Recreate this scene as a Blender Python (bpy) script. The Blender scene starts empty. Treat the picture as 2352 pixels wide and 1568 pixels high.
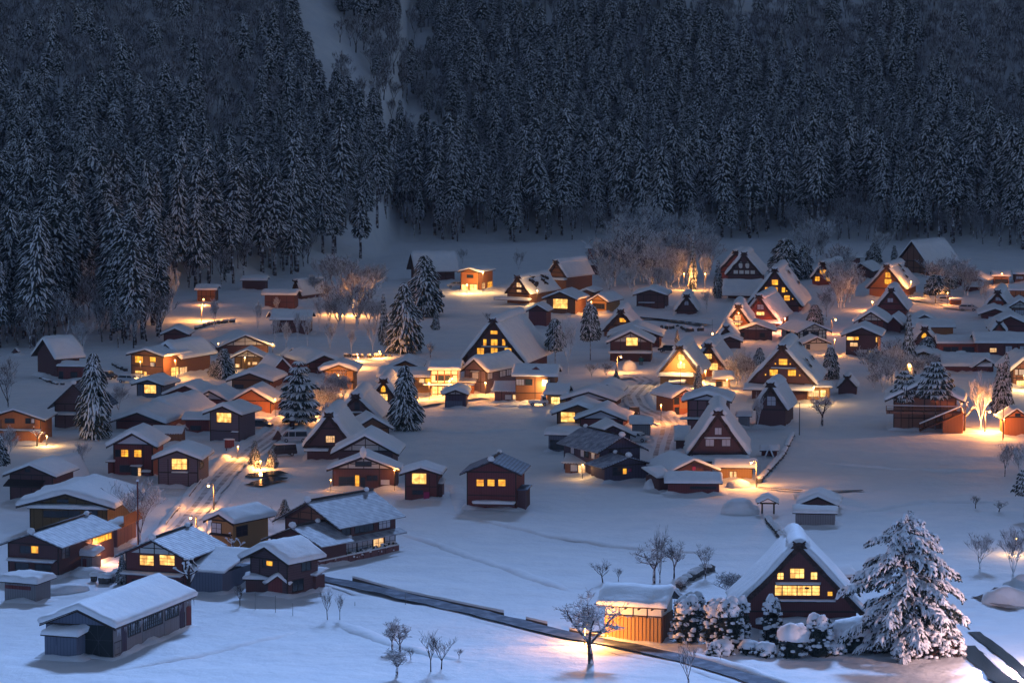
import bpy, bmesh, math, random
from math import sin, cos, tan, atan2, radians, sqrt, pi
from mathutils import Vector, noise
random.seed(7)
SC = bpy.context.scene
COL = SC.collection
R = radians
# ------------------------------------------------------------------ camera, sky, sun, exposure
FPX, CX, CY, HOR, CAMH = 8100.0, 1176.0, 784.0, -50.0, 75.0       # measured on a 2352 x 1568 view of the photograph
PITCH = math.atan((CY - HOR) / FPX)
cam_d = bpy.data.cameras.new('camera'); cam = bpy.data.objects.new('camera', cam_d); COL.objects.link(cam)
cam.location = (0, 0, CAMH); cam.rotation_euler = (pi / 2 - PITCH, 0, 0)
cam_d.sensor_width = 36; cam_d.lens = 36 * FPX / 2352; cam_d.clip_start = 1; cam_d.clip_end = 6000
SC.camera = cam
SUN_EL, SUN_AZ = R(27.6), R(5)
world = bpy.data.worlds.new('World'); SC.world = world; world.use_nodes = True
wn = world.node_tree
sky = wn.nodes.new('ShaderNodeTexSky'); sky.sky_type = 'NISHITA'; sky.sun_disc = False
sky.sun_elevation = SUN_EL; sky.sun_rotation = SUN_AZ; sky.altitude = 500; sky.air_density = 1.3; sky.ozone_density = 1.0
bgn = wn.nodes['Background']; bgn.inputs['Strength'].default_value = 0.0275
tint = wn.nodes.new('ShaderNodeMix'); tint.data_type = 'RGBA'; tint.blend_type = 'MULTIPLY'; tint.inputs[0].default_value = 1; tint.inputs[7].default_value = (.93, .92, 1.0, 1)      # violet dusk cast
wn.links.new(sky.outputs[0], tint.inputs[6]); wn.links.new(tint.outputs[2], bgn.inputs['Color'])
sun_d = bpy.data.lights.new('sun', 'SUN'); sun = bpy.data.objects.new('sun', sun_d); COL.objects.link(sun)
sun_d.energy = 4.9; sun_d.angle = R(10); sun_d.color = (0.28, 0.49, 1.0)
sd = Vector((sin(SUN_AZ) * cos(SUN_EL), cos(SUN_AZ) * cos(SUN_EL), sin(SUN_EL)))
sun.rotation_euler = sd.to_track_quat('Z', 'Y').to_euler(); sun.location = (0, 600, 900)
vs = SC.view_settings; SC.display_settings.display_device = 'sRGB'
vs.view_transform = 'Standard'; vs.look = 'None'; vs.gamma = 1; vs.use_curve_mapping = False; vs.exposure = 1.0
SC.render.engine = 'CYCLES'
HAZE = .000014
cy = SC.cycles; cy.volume_bounces = 1; cy.use_denoising = True; cy.max_bounces = 5; cy.diffuse_bounces = 3; cy.glossy_bounces = 2
cy.transparent_max_bounces = 6; cy.caustics_reflective = False; cy.caustics_refractive = False
cy.sample_clamp_indirect = 4; cy.use_light_tree = True

# ------------------------------------------------------------------ picture measurements -> places
REG = {'A': (0, 1010.6, .3557), 'B': (551.25, 1010.6, .3557), 'C': (1139.25, 1010.6, .3557), 'D': (1653.75, 1010.6, .3557),
       'E': (0, 716.6, .2578), 'F': (404.25, 716.6, .2578), 'G': (808.5, 698.25, .2578), 'H': (1194.4, 698.25, .3046),
       'I': (1488.4, 698.25, .2813), 'J': (1911, 643.1, .2696), 'K': (349.1, 569.6, .25), 'L': (900.4, 551.25, .25),
       'M': (1433.25, 532.9, .2109), 'N': (1892.6, 514.5, .1953), 'O': (0, 0, 1)}
def dpx(reg, x, y): a, b, s = REG[reg]; return a + x * s, b + y * s
def ray(px, py):
    u, v = (px - CX) / FPX, -(py - CY) / FPX
    return Vector((u, cos(PITCH) + v * sin(PITCH), -sin(PITCH) + v * cos(PITCH)))
def flat(px, py):
    d = ray(px, py); k = CAMH / -d.z
    return Vector((d.x * k, d.y * k, 0))
def topx(p):
    q = Vector(p) - Vector((0, 0, CAMH))
    dep = q.y * cos(PITCH) - q.z * sin(PITCH); up = q.y * sin(PITCH) + q.z * cos(PITCH)
    return CX + FPX * q.x / dep, CY - FPX * up / dep, dep
FOOT = [(-900, 705), (0, 705), (250, 698), (420, 672), (620, 640), (850, 605), (900, 560), (1300, 556), (1700, 550), (2100, 556), (2352, 580), (3400, 590)]
FOOTW = [(flat(a, b).x, flat(a, b).y) for a, b in FOOT]
def foot(X):
    if X <= FOOTW[0][0]: return FOOTW[0][1]
    for (x0, y0), (x1, y1) in zip(FOOTW, FOOTW[1:]):
        if X <= x1: return y0 + (y1 - y0) * (X - x0) / (x1 - x0)
    return FOOTW[-1][1]
def sst(e0, e1, x):
    t = min(1, max(0, (x - e0) / (e1 - e0))); return t * t * (3 - 2 * t)
def hill(X, Y):
    d = Y - foot(X)
    if d <= 0: return 0.0
    z = .30 * (d - 12 * (1 - math.exp(-d / 12)))
    e = Y - 1190
    if e > 0: z += 1.75 * e * sst(0, 140, e)  # unseen steep rise above the frame, shaped to keep sun off the village
    g = noise.noise((X / 60, Y / 60, 3.3)) * 5 * sst(10, 120, d)
    top = 600 + 6 * noise.noise((X / 260, 0, 1))  # ridge height set so its soft shadow ends in the near field
    return min(z, top) + g
TER = []
def gz(X, Y):
    if Y < 300:
        t = max(0, 1 - Y / 240); return 72 * t ** 1.5
    z = hill(X, Y)
    return z + .28 * noise.noise((X / 9, Y / 13, 0)) + .17 * noise.noise((X / 3.2, Y / 4.2, 5)) + .12 * noise.noise((X / 16, Y / 5, 15)) + .5 * noise.noise((X / 45, Y / 60, 9))
def at(reg, x, y):
    px, py = dpx(reg, x, y); p = flat(px, py)
    p.z = gz(p.x, p.y); return p
def mpp(reg, y): return (CAMH / cos(PITCH)) / (dpx(reg, 0, y)[1] - HOR) * REG[reg][2]

# ------------------------------------------------------------------ materials
MAT = {}
def mat(name, col=(.5, .5, .5), rough=.8, emit=None, es=1.0, spec=.3):
    m = bpy.data.materials.new(name); m.use_nodes = True
    b = m.node_tree.nodes['Principled BSDF']
    b.inputs['Base Color'].default_value = (*col, 1); b.inputs['Roughness'].default_value = rough
    b.inputs['Specular IOR Level'].default_value = spec
    if emit: b.inputs['Emission Color'].default_value = (*emit, 1); b.inputs['Emission Strength'].default_value = es
    MAT[name] = m; return m, m.node_tree, b
def nd(nt, typ, **kw):
    n = nt.nodes.new(typ)
    for k, v in kw.items():
        if k in n.inputs: n.inputs[k].default_value = v
        else: setattr(n, k, v)
    return n
def mixcol(nt, fac, a, b):
    m = nt.nodes.new('ShaderNodeMix'); m.data_type = 'RGBA'
    for i, v in ((6, a), (7, b)):
        if isinstance(v, tuple): m.inputs[i].default_value = (*v, 1)
        else: nt.links.new(v, m.inputs[i])
    if isinstance(fac, float): m.inputs[0].default_value = fac
    else: nt.links.new(fac, m.inputs[0])
    return m.outputs[2]
def ramp(nt, src, p0, p1, c0=(0, 0, 0), c1=(1, 1, 1)):
    r = nt.nodes.new('ShaderNodeValToRGB'); e = r.color_ramp.elements
    e[0].position = p0; e[1].position = p1; e[0].color = (*c0, 1); e[1].color = (*c1, 1)
    nt.links.new(src, r.inputs[0]); return r.outputs[0]
def bump(nt, b, h, strength, dist):
    n = nd(nt, 'ShaderNodeBump', Strength=strength, Distance=dist); nt.links.new(h, n.inputs['Height']); nt.links.new(n.outputs[0], b.inputs['Normal'])
def snow_mat(name, scale, dist):
    m, nt, b = mat(name, (.82, .83, .85), .75)
    tc = nd(nt, 'ShaderNodeTexCoord')
    n1 = nd(nt, 'ShaderNodeTexNoise', Scale=scale, Detail=6.0, Roughness=.6); nt.links.new(tc.outputs['Object'], n1.inputs['Vector'])
    bump(nt, b, n1.outputs[0], .6, dist)
    c = ramp(nt, n1.outputs[0], .3, .7, (.76, .78, .82), (.86, .86, .87)); nt.links.new(c, b.inputs['Base Color'])
snow_mat('snow', .7, .25); snow_mat('snow_ground', .22, .8); snow_mat('snow_clump', 2.0, .1)
def wood(name, c0, c1, period=.24, horizontal=False, rough=.8):
    m, nt, b = mat(name, c0, rough)
    uv = nd(nt, 'ShaderNodeUVMap'); mp = nd(nt, 'ShaderNodeMapping'); nt.links.new(uv.outputs[0], mp.inputs[0])
    s = 1 / period
    mp.inputs['Scale'].default_value = (s, .15, 1) if not horizontal else (.15, s, 1)
    sp = nd(nt, 'ShaderNodeSeparateXYZ'); nt.links.new(mp.outputs[0], sp.inputs[0])
    ax = sp.outputs['Y' if horizontal else 'X']
    fl = nd(nt, 'ShaderNodeMath', operation='FLOOR'); nt.links.new(ax, fl.inputs[0])
    wnz = nd(nt, 'ShaderNodeTexWhiteNoise', noise_dimensions='1D'); nt.links.new(fl.outputs[0], wnz.inputs['W'])
    nz = nd(nt, 'ShaderNodeTexNoise', Scale=2.2, Detail=5.0); nt.links.new(mp.outputs[0], nz.inputs['Vector'])
    big = nd(nt, 'ShaderNodeTexNoise', Scale=.7, Detail=4.0); nt.links.new(uv.outputs[0], big.inputs['Vector'])
    a = nd(nt, 'ShaderNodeMath', operation='ADD'); nt.links.new(wnz.outputs['Value'], a.inputs[0]); nt.links.new(nz.outputs[0], a.inputs[1])
    a2 = nd(nt, 'ShaderNodeMath', operation='MULTIPLY_ADD'); nt.links.new(big.outputs[0], a2.inputs[0]); a2.inputs[1].default_value = 1.2; nt.links.new(a.outputs[0], a2.inputs[2])
    c = ramp(nt, a2.outputs[0], .7, 2.0, c0, c1)
    fr = nd(nt, 'ShaderNodeMath', operation='FRACT'); nt.links.new(ax, fr.inputs[0])
    gap = ramp(nt, fr.outputs[0], .04, .12, (.25, .25, .25), (1, 1, 1))
    mu = nt.nodes.new('ShaderNodeMix'); mu.data_type = 'RGBA'; mu.blend_type = 'MULTIPLY'; mu.inputs[0].default_value = 1
    nt.links.new(c, mu.inputs[6]); nt.links.new(gap, mu.inputs[7]); nt.links.new(mu.outputs[2], b.inputs['Base Color'])
    bump(nt, b, gap, .5, .03)
wood('dark_wood', (0.042, 0.021, 0.020), (0.114, 0.053, 0.051)); wood('dark_siding', (0.038, 0.024, 0.027), (0.104, 0.063, 0.068), .3, True)
wood('maroon_wood', (0.076, 0.026, 0.024), (0.153, 0.048, 0.044)); wood('brown_wood', (0.098, 0.042, 0.022), (0.210, 0.096, 0.050))
wood('warm_wood', (0.253, 0.132, 0.050), (0.414, 0.231, 0.090)); wood('orange_wood', (0.260, 0.086, 0.025), (0.416, 0.149, 0.050))
wood('grey_board', (.07, .07, .075), (.22, .21, .22), .34); wood('blue_board', (.05, .06, .09), (.12, .14, .19), .4)
wood('mustard', (.10, .06, .022), (.16, .10, .04), 1.2); wood('pink_wall', (.13, .06, .06), (.19, .09, .09), 1.5)
wood('red_metal', (0.115, 0.029, 0.027), (0.172, 0.046, 0.044), .35); wood('brown_panel', (0.150, 0.072, 0.048), (0.225, 0.104, 0.066), 1.9)
wood('red_wood', (0.169, 0.036, 0.024), (0.286, 0.072, 0.048)); wood('plank_house', (0.056, 0.042, 0.056), (0.160, 0.112, 0.128), .28, True)
wood('dark_metal', (0.042, 0.031, 0.048), (0.075, 0.056, 0.082), .5)
mat('plaster', (.55, .53, .5), .85); mat('white_plaster', (.7, .68, .62), .85)
mat('timber', (.03, .02, .016), .7); mat('frame_wood', (.14, .06, .02), .6); mat('frame_dark', (.03, .025, .025), .6)
mat('stone', (.10, .095, .09), .9); mat('steel', (.12, .12, .13), .5); mat('pole', (.2, .17, .13), .6); mat('red_pole', (.16, .03, .03), .6)
mat('tarp', (.012, .018, .02), .7); mat('silver_paint', (.45, .46, .5), .35, spec=.5); mat('dark_paint', (.02, .022, .03), .35, spec=.5)
mat('white_paint', (.6, .6, .62), .35, spec=.5); mat('rubber', (.015, .015, .016), .8); mat('glass', (.02, .03, .04), .12, spec=.6)
mat('water', (.012, .02, .03), .08, spec=.6); mat('teal_cloth', (.02, .12, .13), .9); mat('skin', (.35, .2, .15), .6); mat('dark_cloth', (.02, .02, .03), .9)
mat('shoji', (.55, .56, .62), .9); mat('magenta_cloth', (.35, .04, .12), .9); mat('tail_light', (.3, .01, .01), .4)
def glow(name, c, s, lo):
    m, nt, b = mat(name, (.3, .2, .1), .6, c, s)
    tc = nd(nt, 'ShaderNodeTexCoord'); n = nd(nt, 'ShaderNodeTexNoise', Scale=1.3, Detail=3.0, Roughness=.6); nt.links.new(tc.outputs['Object'], n.inputs['Vector'])
    k = nd(nt, 'ShaderNodeMapRange'); k.inputs[1].default_value = .3; k.inputs[2].default_value = .68; k.inputs[3].default_value = s * .38; k.inputs[4].default_value = s * 1.3
    nt.links.new(n.outputs[0], k.inputs[0]); nt.links.new(k.outputs[0], b.inputs['Emission Strength'])
    nt.links.new(ramp(nt, n.outputs[0], .35, .65, lo, c), b.inputs['Emission Color'])
glow('glow_amber', (1, .47, .03), .75, (1, .33, .01)); glow('glow_warm', (1, .58, .16), .9, (1, .42, .07)); glow('glow_pale', (1, .62, .28), .6, (1, .5, .2)); glow('glow_white', (1, .66, .24), 1.0, (1, .5, .1))
mat('bulb', (1, .8, .5), .5, (1, .56, .18), 9.0)
def tile_mat(name, dark, light, period, cover):
    m, nt, b = mat(name, dark, .6)
    uv = nd(nt, 'ShaderNodeUVMap')
    sp = nd(nt, 'ShaderNodeSeparateXYZ'); nt.links.new(uv.outputs[0], sp.inputs[0])
    mu = nd(nt, 'ShaderNodeMath', operation='MULTIPLY'); nt.links.new(sp.outputs[cover], mu.inputs[0]); mu.inputs[1].default_value = 1 / period
    fr = nd(nt, 'ShaderNodeMath', operation='FRACT'); nt.links.new(mu.outputs[0], fr.inputs[0])
    nz = nd(nt, 'ShaderNodeTexNoise', Scale=.9, Detail=6.0); nt.links.new(uv.outputs[0], nz.inputs['Vector'])
    ad = nd(nt, 'ShaderNodeMath', operation='MULTIPLY_ADD'); nt.links.new(fr.outputs[0], ad.inputs[0]); ad.inputs[1].default_value = .55; nt.links.new(nz.outputs[0], ad.inputs[2])
    c = ramp(nt, ad.outputs[0], .45, .95, light, dark); nt.links.new(c, b.inputs['Base Color'])
    bump(nt, b, fr.outputs[0], .5, .06)
tile_mat('tile_dusted', (.16, .17, .2), (.62, .64, .68), .32, 'Y'); tile_mat('metal_dusted', (.09, .10, .14), (.55, .58, .66), .42, 'X'); tile_mat('tile_dark', (.03, .04, .06), (.14, .17, .24), .5, 'Y')
m, nt, b = mat('thatch', (.05, .03, .025), .95)
tc = nd(nt, 'ShaderNodeTexCoord'); n = nd(nt, 'ShaderNodeTexNoise', Scale=3.0, Detail=6.0); nt.links.new(tc.outputs['Object'], n.inputs['Vector'])
nt.links.new(ramp(nt, n.outputs[0], .3, .7, (.022, .013, .011), (.085, .05, .038)), b.inputs['Base Color']); bump(nt, b, n.outputs[0], .9, .25)
def snowy(name, bark, lo, hi):
    m, nt, b = mat(name, bark, .9)
    g = nd(nt, 'ShaderNodeNewGeometry'); sp = nd(nt, 'ShaderNodeSeparateXYZ'); nt.links.new(g.outputs['True Normal'], sp.inputs[0])
    tc = nd(nt, 'ShaderNodeTexCoord'); n = nd(nt, 'ShaderNodeTexNoise', Scale=1.6, Detail=3.0); nt.links.new(tc.outputs['Object'], n.inputs['Vector'])
    a = nd(nt, 'ShaderNodeMath', operation='MULTIPLY_ADD'); nt.links.new(n.outputs[0], a.inputs[0]); a.inputs[1].default_value = .9; nt.links.new(sp.outputs['Z'], a.inputs[2])
    nt.links.new(ramp(nt, a.outputs[0], lo, hi, bark, (.8, .81, .84)), b.inputs['Base Color'])
snowy('bark_snowy', (.045, .03, .03), .42, .62); snowy('bark_frosted', (.11, .09, .095), .1, .4); snowy('bark', (.05, .032, .028), 1.0, 1.2)
m, nt, b = mat('needles', (.018, .03, .026), .8)
oi = nd(nt, 'ShaderNodeTexCoord'); n = nd(nt, 'ShaderNodeTexNoise', Scale=.8); nt.links.new(oi.outputs['Object'], n.inputs['Vector'])
nt.links.new(ramp(nt, n.outputs[0], .35, .65, (.010, .017, .016), (.04, .055, .045)), b.inputs['Base Color'])
mat('russet_leaves', (.07, .03, .02), .8)
m, nt, b = mat('road', (.05, .055, .065), .7, spec=.15)
tc = nd(nt, 'ShaderNodeTexCoord'); n = nd(nt, 'ShaderNodeTexNoise', Scale=.5, Detail=6.0); nt.links.new(tc.outputs['Object'], n.inputs['Vector'])
nt.links.new(ramp(nt, n.outputs[0], .34, .60, (.27, .27, .29), (.66, .67, .69)), b.inputs['Base Color']); bump(nt, b, n.outputs[0], .4, .1)
m, nt, b = mat('wet_path', (.05, .055, .065), .75, spec=.1)
tc = nd(nt, 'ShaderNodeTexCoord'); n = nd(nt, 'ShaderNodeTexNoise', Scale=.6, Detail=6.0); nt.links.new(tc.outputs['Object'], n.inputs['Vector'])
nt.links.new(ramp(nt, n.outputs[0], .45, .8, (.04, .052, .085), (.22, .25, .32)), b.inputs['Base Color'])

# ------------------------------------------------------------------ mesh helpers
class MB:
    def __init__(s): s.v = []; s.f = []; s.m = []; s.sm = []
    def face(s, idx, m=0, sm=False): s.f.append(idx); s.m.append(m); s.sm.append(sm)
    def poly(s, pts, m=0, sm=False):
        i = len(s.v); s.v.extend([tuple(p) for p in pts]); s.face(list(range(i, i + len(pts))), m, sm)
    def grid(s, rows, m=0, sm=True, flip=False):
        i = len(s.v); n = len(rows[0])
        for r in rows: s.v.extend([tuple(p) for p in r])
        for a in range(len(rows) - 1):
            for c in range(n - 1):
                q = [i + a * n + c, i + a * n + c + 1, i + (a + 1) * n + c + 1, i + (a + 1) * n + c]
                s.face(q[::-1] if flip else q, m, sm)
    def prism(s, prof, F, b0, b1, m=0):
        """closed profile of (a, z) pushed along b"""
        i = len(s.v); n = len(prof)
        for b in (b0, b1): s.v.extend([tuple(F(a, b, z)) for a, z in prof])
        s.face([i + k for k in range(n)][::-1], m); s.face([i + n + k for k in range(n)], m)
        for k in range(n):
            k2 = (k + 1) % n; s.face([i + k, i + k2, i + n + k2, i + n + k], m)
    def box(s, F, a0, a1, b0, b1, z0, z1, m=0): s.prism([(a0, z0), (a1, z0), (a1, z1), (a0, z1)], F, b0, b1, m)
    def tube(s, pts, rad, n=5, m=0, cap=True, sm=True):
        i0 = len(s.v); P = [Vector(p) for p in pts]
        for k, p in enumerate(P):
            d = (P[min(k + 1, len(P) - 1)] - P[max(k - 1, 0)]).normalized()
            u = d.cross(Vector((.13, 1, .07)) if abs(d.y) < .9 else Vector((1, 0, .1))).normalized(); w = d.cross(u)
            r = rad[k] if isinstance(rad, (list, tuple)) else rad
            for j in range(n):
                t = 2 * pi * j / n; s.v.append(tuple(p + (u * cos(t) + w * sin(t)) * r))
        for k in range(len(P) - 1):
            for j in range(n):
                j2 = (j + 1) % n; a = i0 + k * n; s.face([a + j, a + j2, a + n + j2, a + n + j], m, sm)
        if cap: s.face([i0 + j for j in range(n)][::-1], m); s.face([i0 + (len(P) - 1) * n + j for j in range(n)], m)
    def blob(s, c, rx, ry, rz, m=0, seg=7, rings=4, jit=.15, seed=0, lo=-1.0):
        i = len(s.v); c = Vector(c)
        for a in range(rings + 1):
            ph = pi / 2 - (pi / 2 - math.asin(max(-1, lo))) * a / rings
            for k in range(seg):
                t = 2 * pi * k / seg + a * .3
                d = Vector((cos(ph) * cos(t), cos(ph) * sin(t), sin(ph)))
                q = 1 + jit * noise.noise(d * 1.7 + Vector((seed * 3.1, seed, 0)))
                s.v.append((c.x + d.x * rx * q, c.y + d.y * ry * q, c.z + d.z * rz * q))
        for a in range(rings):
            for k in range(seg):
                k2 = (k + 1) % seg; s.face([i + a * seg + k, i + (a + 1) * seg + k, i + (a + 1) * seg + k2, i + a * seg + k2], m, True)
    def mesh(s, name, mats, uv=True):
        me = bpy.data.meshes.new(name); me.from_pydata(s.v, [], s.f)
        for mm in mats: me.materials.append(MAT[mm])
        me.polygons.foreach_set('material_index', s.m); me.polygons.foreach_set('use_smooth', s.sm)
        if uv and len(s.f) < 6000:
            l = me.uv_layers.new(name='UVMap').data
            for p in me.polygons:
                nrm = p.normal
                t = Vector((-nrm.y, nrm.x, 0)); t = t.normalized() if t.length > 1e-3 else Vector((1, 0, 0)); bb = nrm.cross(t)
                for li in p.loop_indices:
                    q = me.vertices[me.loops[li].vertex_index].co; l[li].uv = (q.dot(t), q.dot(bb))
        me.update(); return me
    def build(s, name, mats, parent=None, uv=True, loc=None):
        if isinstance(mats, str): mats = [mats]
        o = bpy.data.objects.new(name, s.mesh(name, mats, uv)); COL.objects.link(o)
        if parent: o.parent = parent
        if loc is not None: o.location = loc
        return o
def tag(o, label, cat, group=None, kind=None):
    if label: o['label'] = label
    if cat: o['category'] = cat
    if group: o['group'] = group
    if kind: o['kind'] = kind
    return o
def thing(name, label, cat, loc, group=None):
    o = bpy.data.objects.new(name, None); COL.objects.link(o); o.location = loc; o.empty_display_size = .5
    return tag(o, label, cat, group)
def slab(mb, prof, F, b0, b1, t, m=0, nb=7, r=.42, seed=0, wav=.45):
    t = t * .86
    """snow lying on a roof: profile of (a, z) under it, rounded edges, bumpy top"""
    L = [0]
    for p, q in zip(prof, prof[1:]): L.append(L[-1] + math.hypot(q[0] - p[0], q[1] - p[1]))
    tot = L[-1]
    def pt(s):
        for k in range(len(prof) - 1):
            if s <= L[k + 1] or k == len(prof) - 2:
                f = (s - L[k]) / max(1e-6, L[k + 1] - L[k]); p, q = prof[k], prof[k + 1]
                return p[0] + (q[0] - p[0]) * f, p[1] + (q[1] - p[1]) * f
    e = .6
    def nrm(s):
        p, q = pt(max(0, s - e)), pt(min(tot, s + e)); dx, dz = q[0] - p[0], q[1] - p[1]; l = math.hypot(dx, dz) or 1
        return -dz / l, dx / l
    sgn = 1 if prof[-1][0] > prof[0][0] else -1
    ss = [0, .12, .35, .7] + [tot * k / 10 for k in range(1, 10) if .9 < tot * k / 10 < tot - .9] + [tot - .7, tot - .35, tot - .12, tot]
    lb = b1 - b0
    bs = [0, .12, .35, .7] + [lb * k / nb for k in range(1, nb) if .9 < lb * k / nb < lb - .9] + [lb - .7, lb - .35, lb - .12, lb]
    if tot < 1.7: ss = [tot * k / 6 for k in range(7)]
    if lb < 1.7: bs = [lb * k / 6 for k in range(7)]
    ed = lambda d: sqrt(max(0, 1 - (1 - min(1, d / r)) ** 2))
    rows = []
    for s_ in ss:
        row = []
        ax, az = pt(s_); nx, nz = nrm(s_); nx *= sgn; nz *= sgn
        for b_ in bs:
            ea, eb = ed(min(s_, tot - s_)), ed(min(b_, lb - b_))
            w = noise.noise((s_ * .45 + seed * 7.7, b_ * .4, seed * 1.3)) + .5 * noise.noise((s_ * 1.1 + seed * 7.7, b_ * 1.2, seed * 2.3))
            th = t * ea * eb * (1 + wav * w)
            ob = 0
            if b_ in (bs[0], bs[-1]) or s_ in (ss[0], ss[-1]): th = -.02
            elif b_ in (bs[1], bs[-2]): ob = (.14 + .26 * w) * (1 if b_ == bs[-2] else -1)
            oa = (.14 + .26 * w) * (-1 if s_ == ss[1] else 1) * sgn if s_ in (ss[1], ss[-2]) else 0
            row.append(F(ax + nx * th + oa, b0 + b_ + ob, az + nz * th))
        rows.append(row)
    mb.grid(rows, m, True, flip=False)
# ------------------------------------------------------------------ buildings
DRIFT = MB()
def drift(G, W, D):
    per = []
    for (a0, b0), (a1, b1) in (((-W / 2, 0), (W / 2, 0)), ((W / 2, 0), (W / 2, D)), ((W / 2, D), (-W / 2, D)), ((-W / 2, D), (-W / 2, 0))):
        n = max(3, int(math.hypot(a1 - a0, b1 - b0) / .8))
        for q in range(n): f = q / n; per.append((a0 + (a1 - a0) * f, b0 + (b1 - b0) * f))
    per.append(per[0]); rows = []
    for a, b in per:
        l = math.hypot(a, b - D / 2) or 1; da, db = a / l, (b - D / 2) / l; p0 = G(a, b); s = noise.noise((p0.x * .35, p0.y * .35, 31)) + .5 * noise.noise((p0.x * 1.1, p0.y * 1.1, 37)); h_ = max(.04, .34 + .5 * s); row = []
        for o, z in ((-.25, h_), (.1, h_ * .95), (.5, h_ * .6), (1.0 + s * .3, h_ * .22), (1.6 + s * .5, -.25)):
            q = G(a + da * o, b + db * o); row.append((q.x, q.y, gz(q.x, q.y) + z))
        rows.append(row)
    DRIFT.grid(rows, 0, True)
GLOW = {'y': 'glow_amber', 'w': 'glow_warm', 'o': 'glow_pale', 'b': 'glow_white', 'd': 'glass', 'p': 'shoji', 'm': 'magenta_cloth'}
def window(root, O, ex, en, u0, u1, z0, z1, kind, cells=None, name='window'):
    """frame with bars and a pane set in it, on the wall through O along ex (root space); en points out of the wall"""
    ez = Vector((0, 0, 1))
    F = lambda a, b, z: O + ex * a + en * b + ez * z
    w, h = u1 - u0, z1 - z0; t = .07
    mb = MB()
    mb.box(F, u0 - t, u1 + t, .0, .09, z1, z1 + t); mb.box(F, u0 - t, u1 + t, .0, .11, z0 - t, z0)
    mb.box(F, u0 - t, u0, .0, .088, z0, z1); mb.box(F, u1, u1 + t, .0, .088, z0, z1)
    if cells is None: cells = (max(1, round(w / .9)), max(1, round(h / .8)))
    nx, nz = cells; q = .022
    for k in range(1, nx): x = u0 + w * k / nx; mb.box(F, x - q, x + q, .03, .07, z0, z1)
    for k in range(1, nz): z = z0 + h * k / nz; mb.box(F, u0, u1, .034, .064, z - q, z + q)
    o = mb.build(name, 'frame_wood' if kind in 'ywob' else 'frame_dark', root, uv=False)
    pb = MB(); pb.box(F, u0, u1, .012, .026, z0, z1)
    pb.build('pane', GLOW[kind], o, uv=False)
    return o
def frame_of(reg, x0, x1, yb, th):
    th = R(th); cx = (x0 + x1) / 2; base = at(reg, cx, yb); k = mpp(reg, yb)
    ex = Vector((cos(th), -sin(th), 0)); ey = Vector((sin(th), cos(th), 0))
    td = (dpx(reg, 0, yb)[1] - HOR) / FPX
    def loc(px, py, off=0.0):
        u = (px - cx) * k / cos(th)
        z = (yb + u * sin(th) * td / k - py) * k
        return u, z
    return base, k, ex, ey, td, loc
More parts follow.
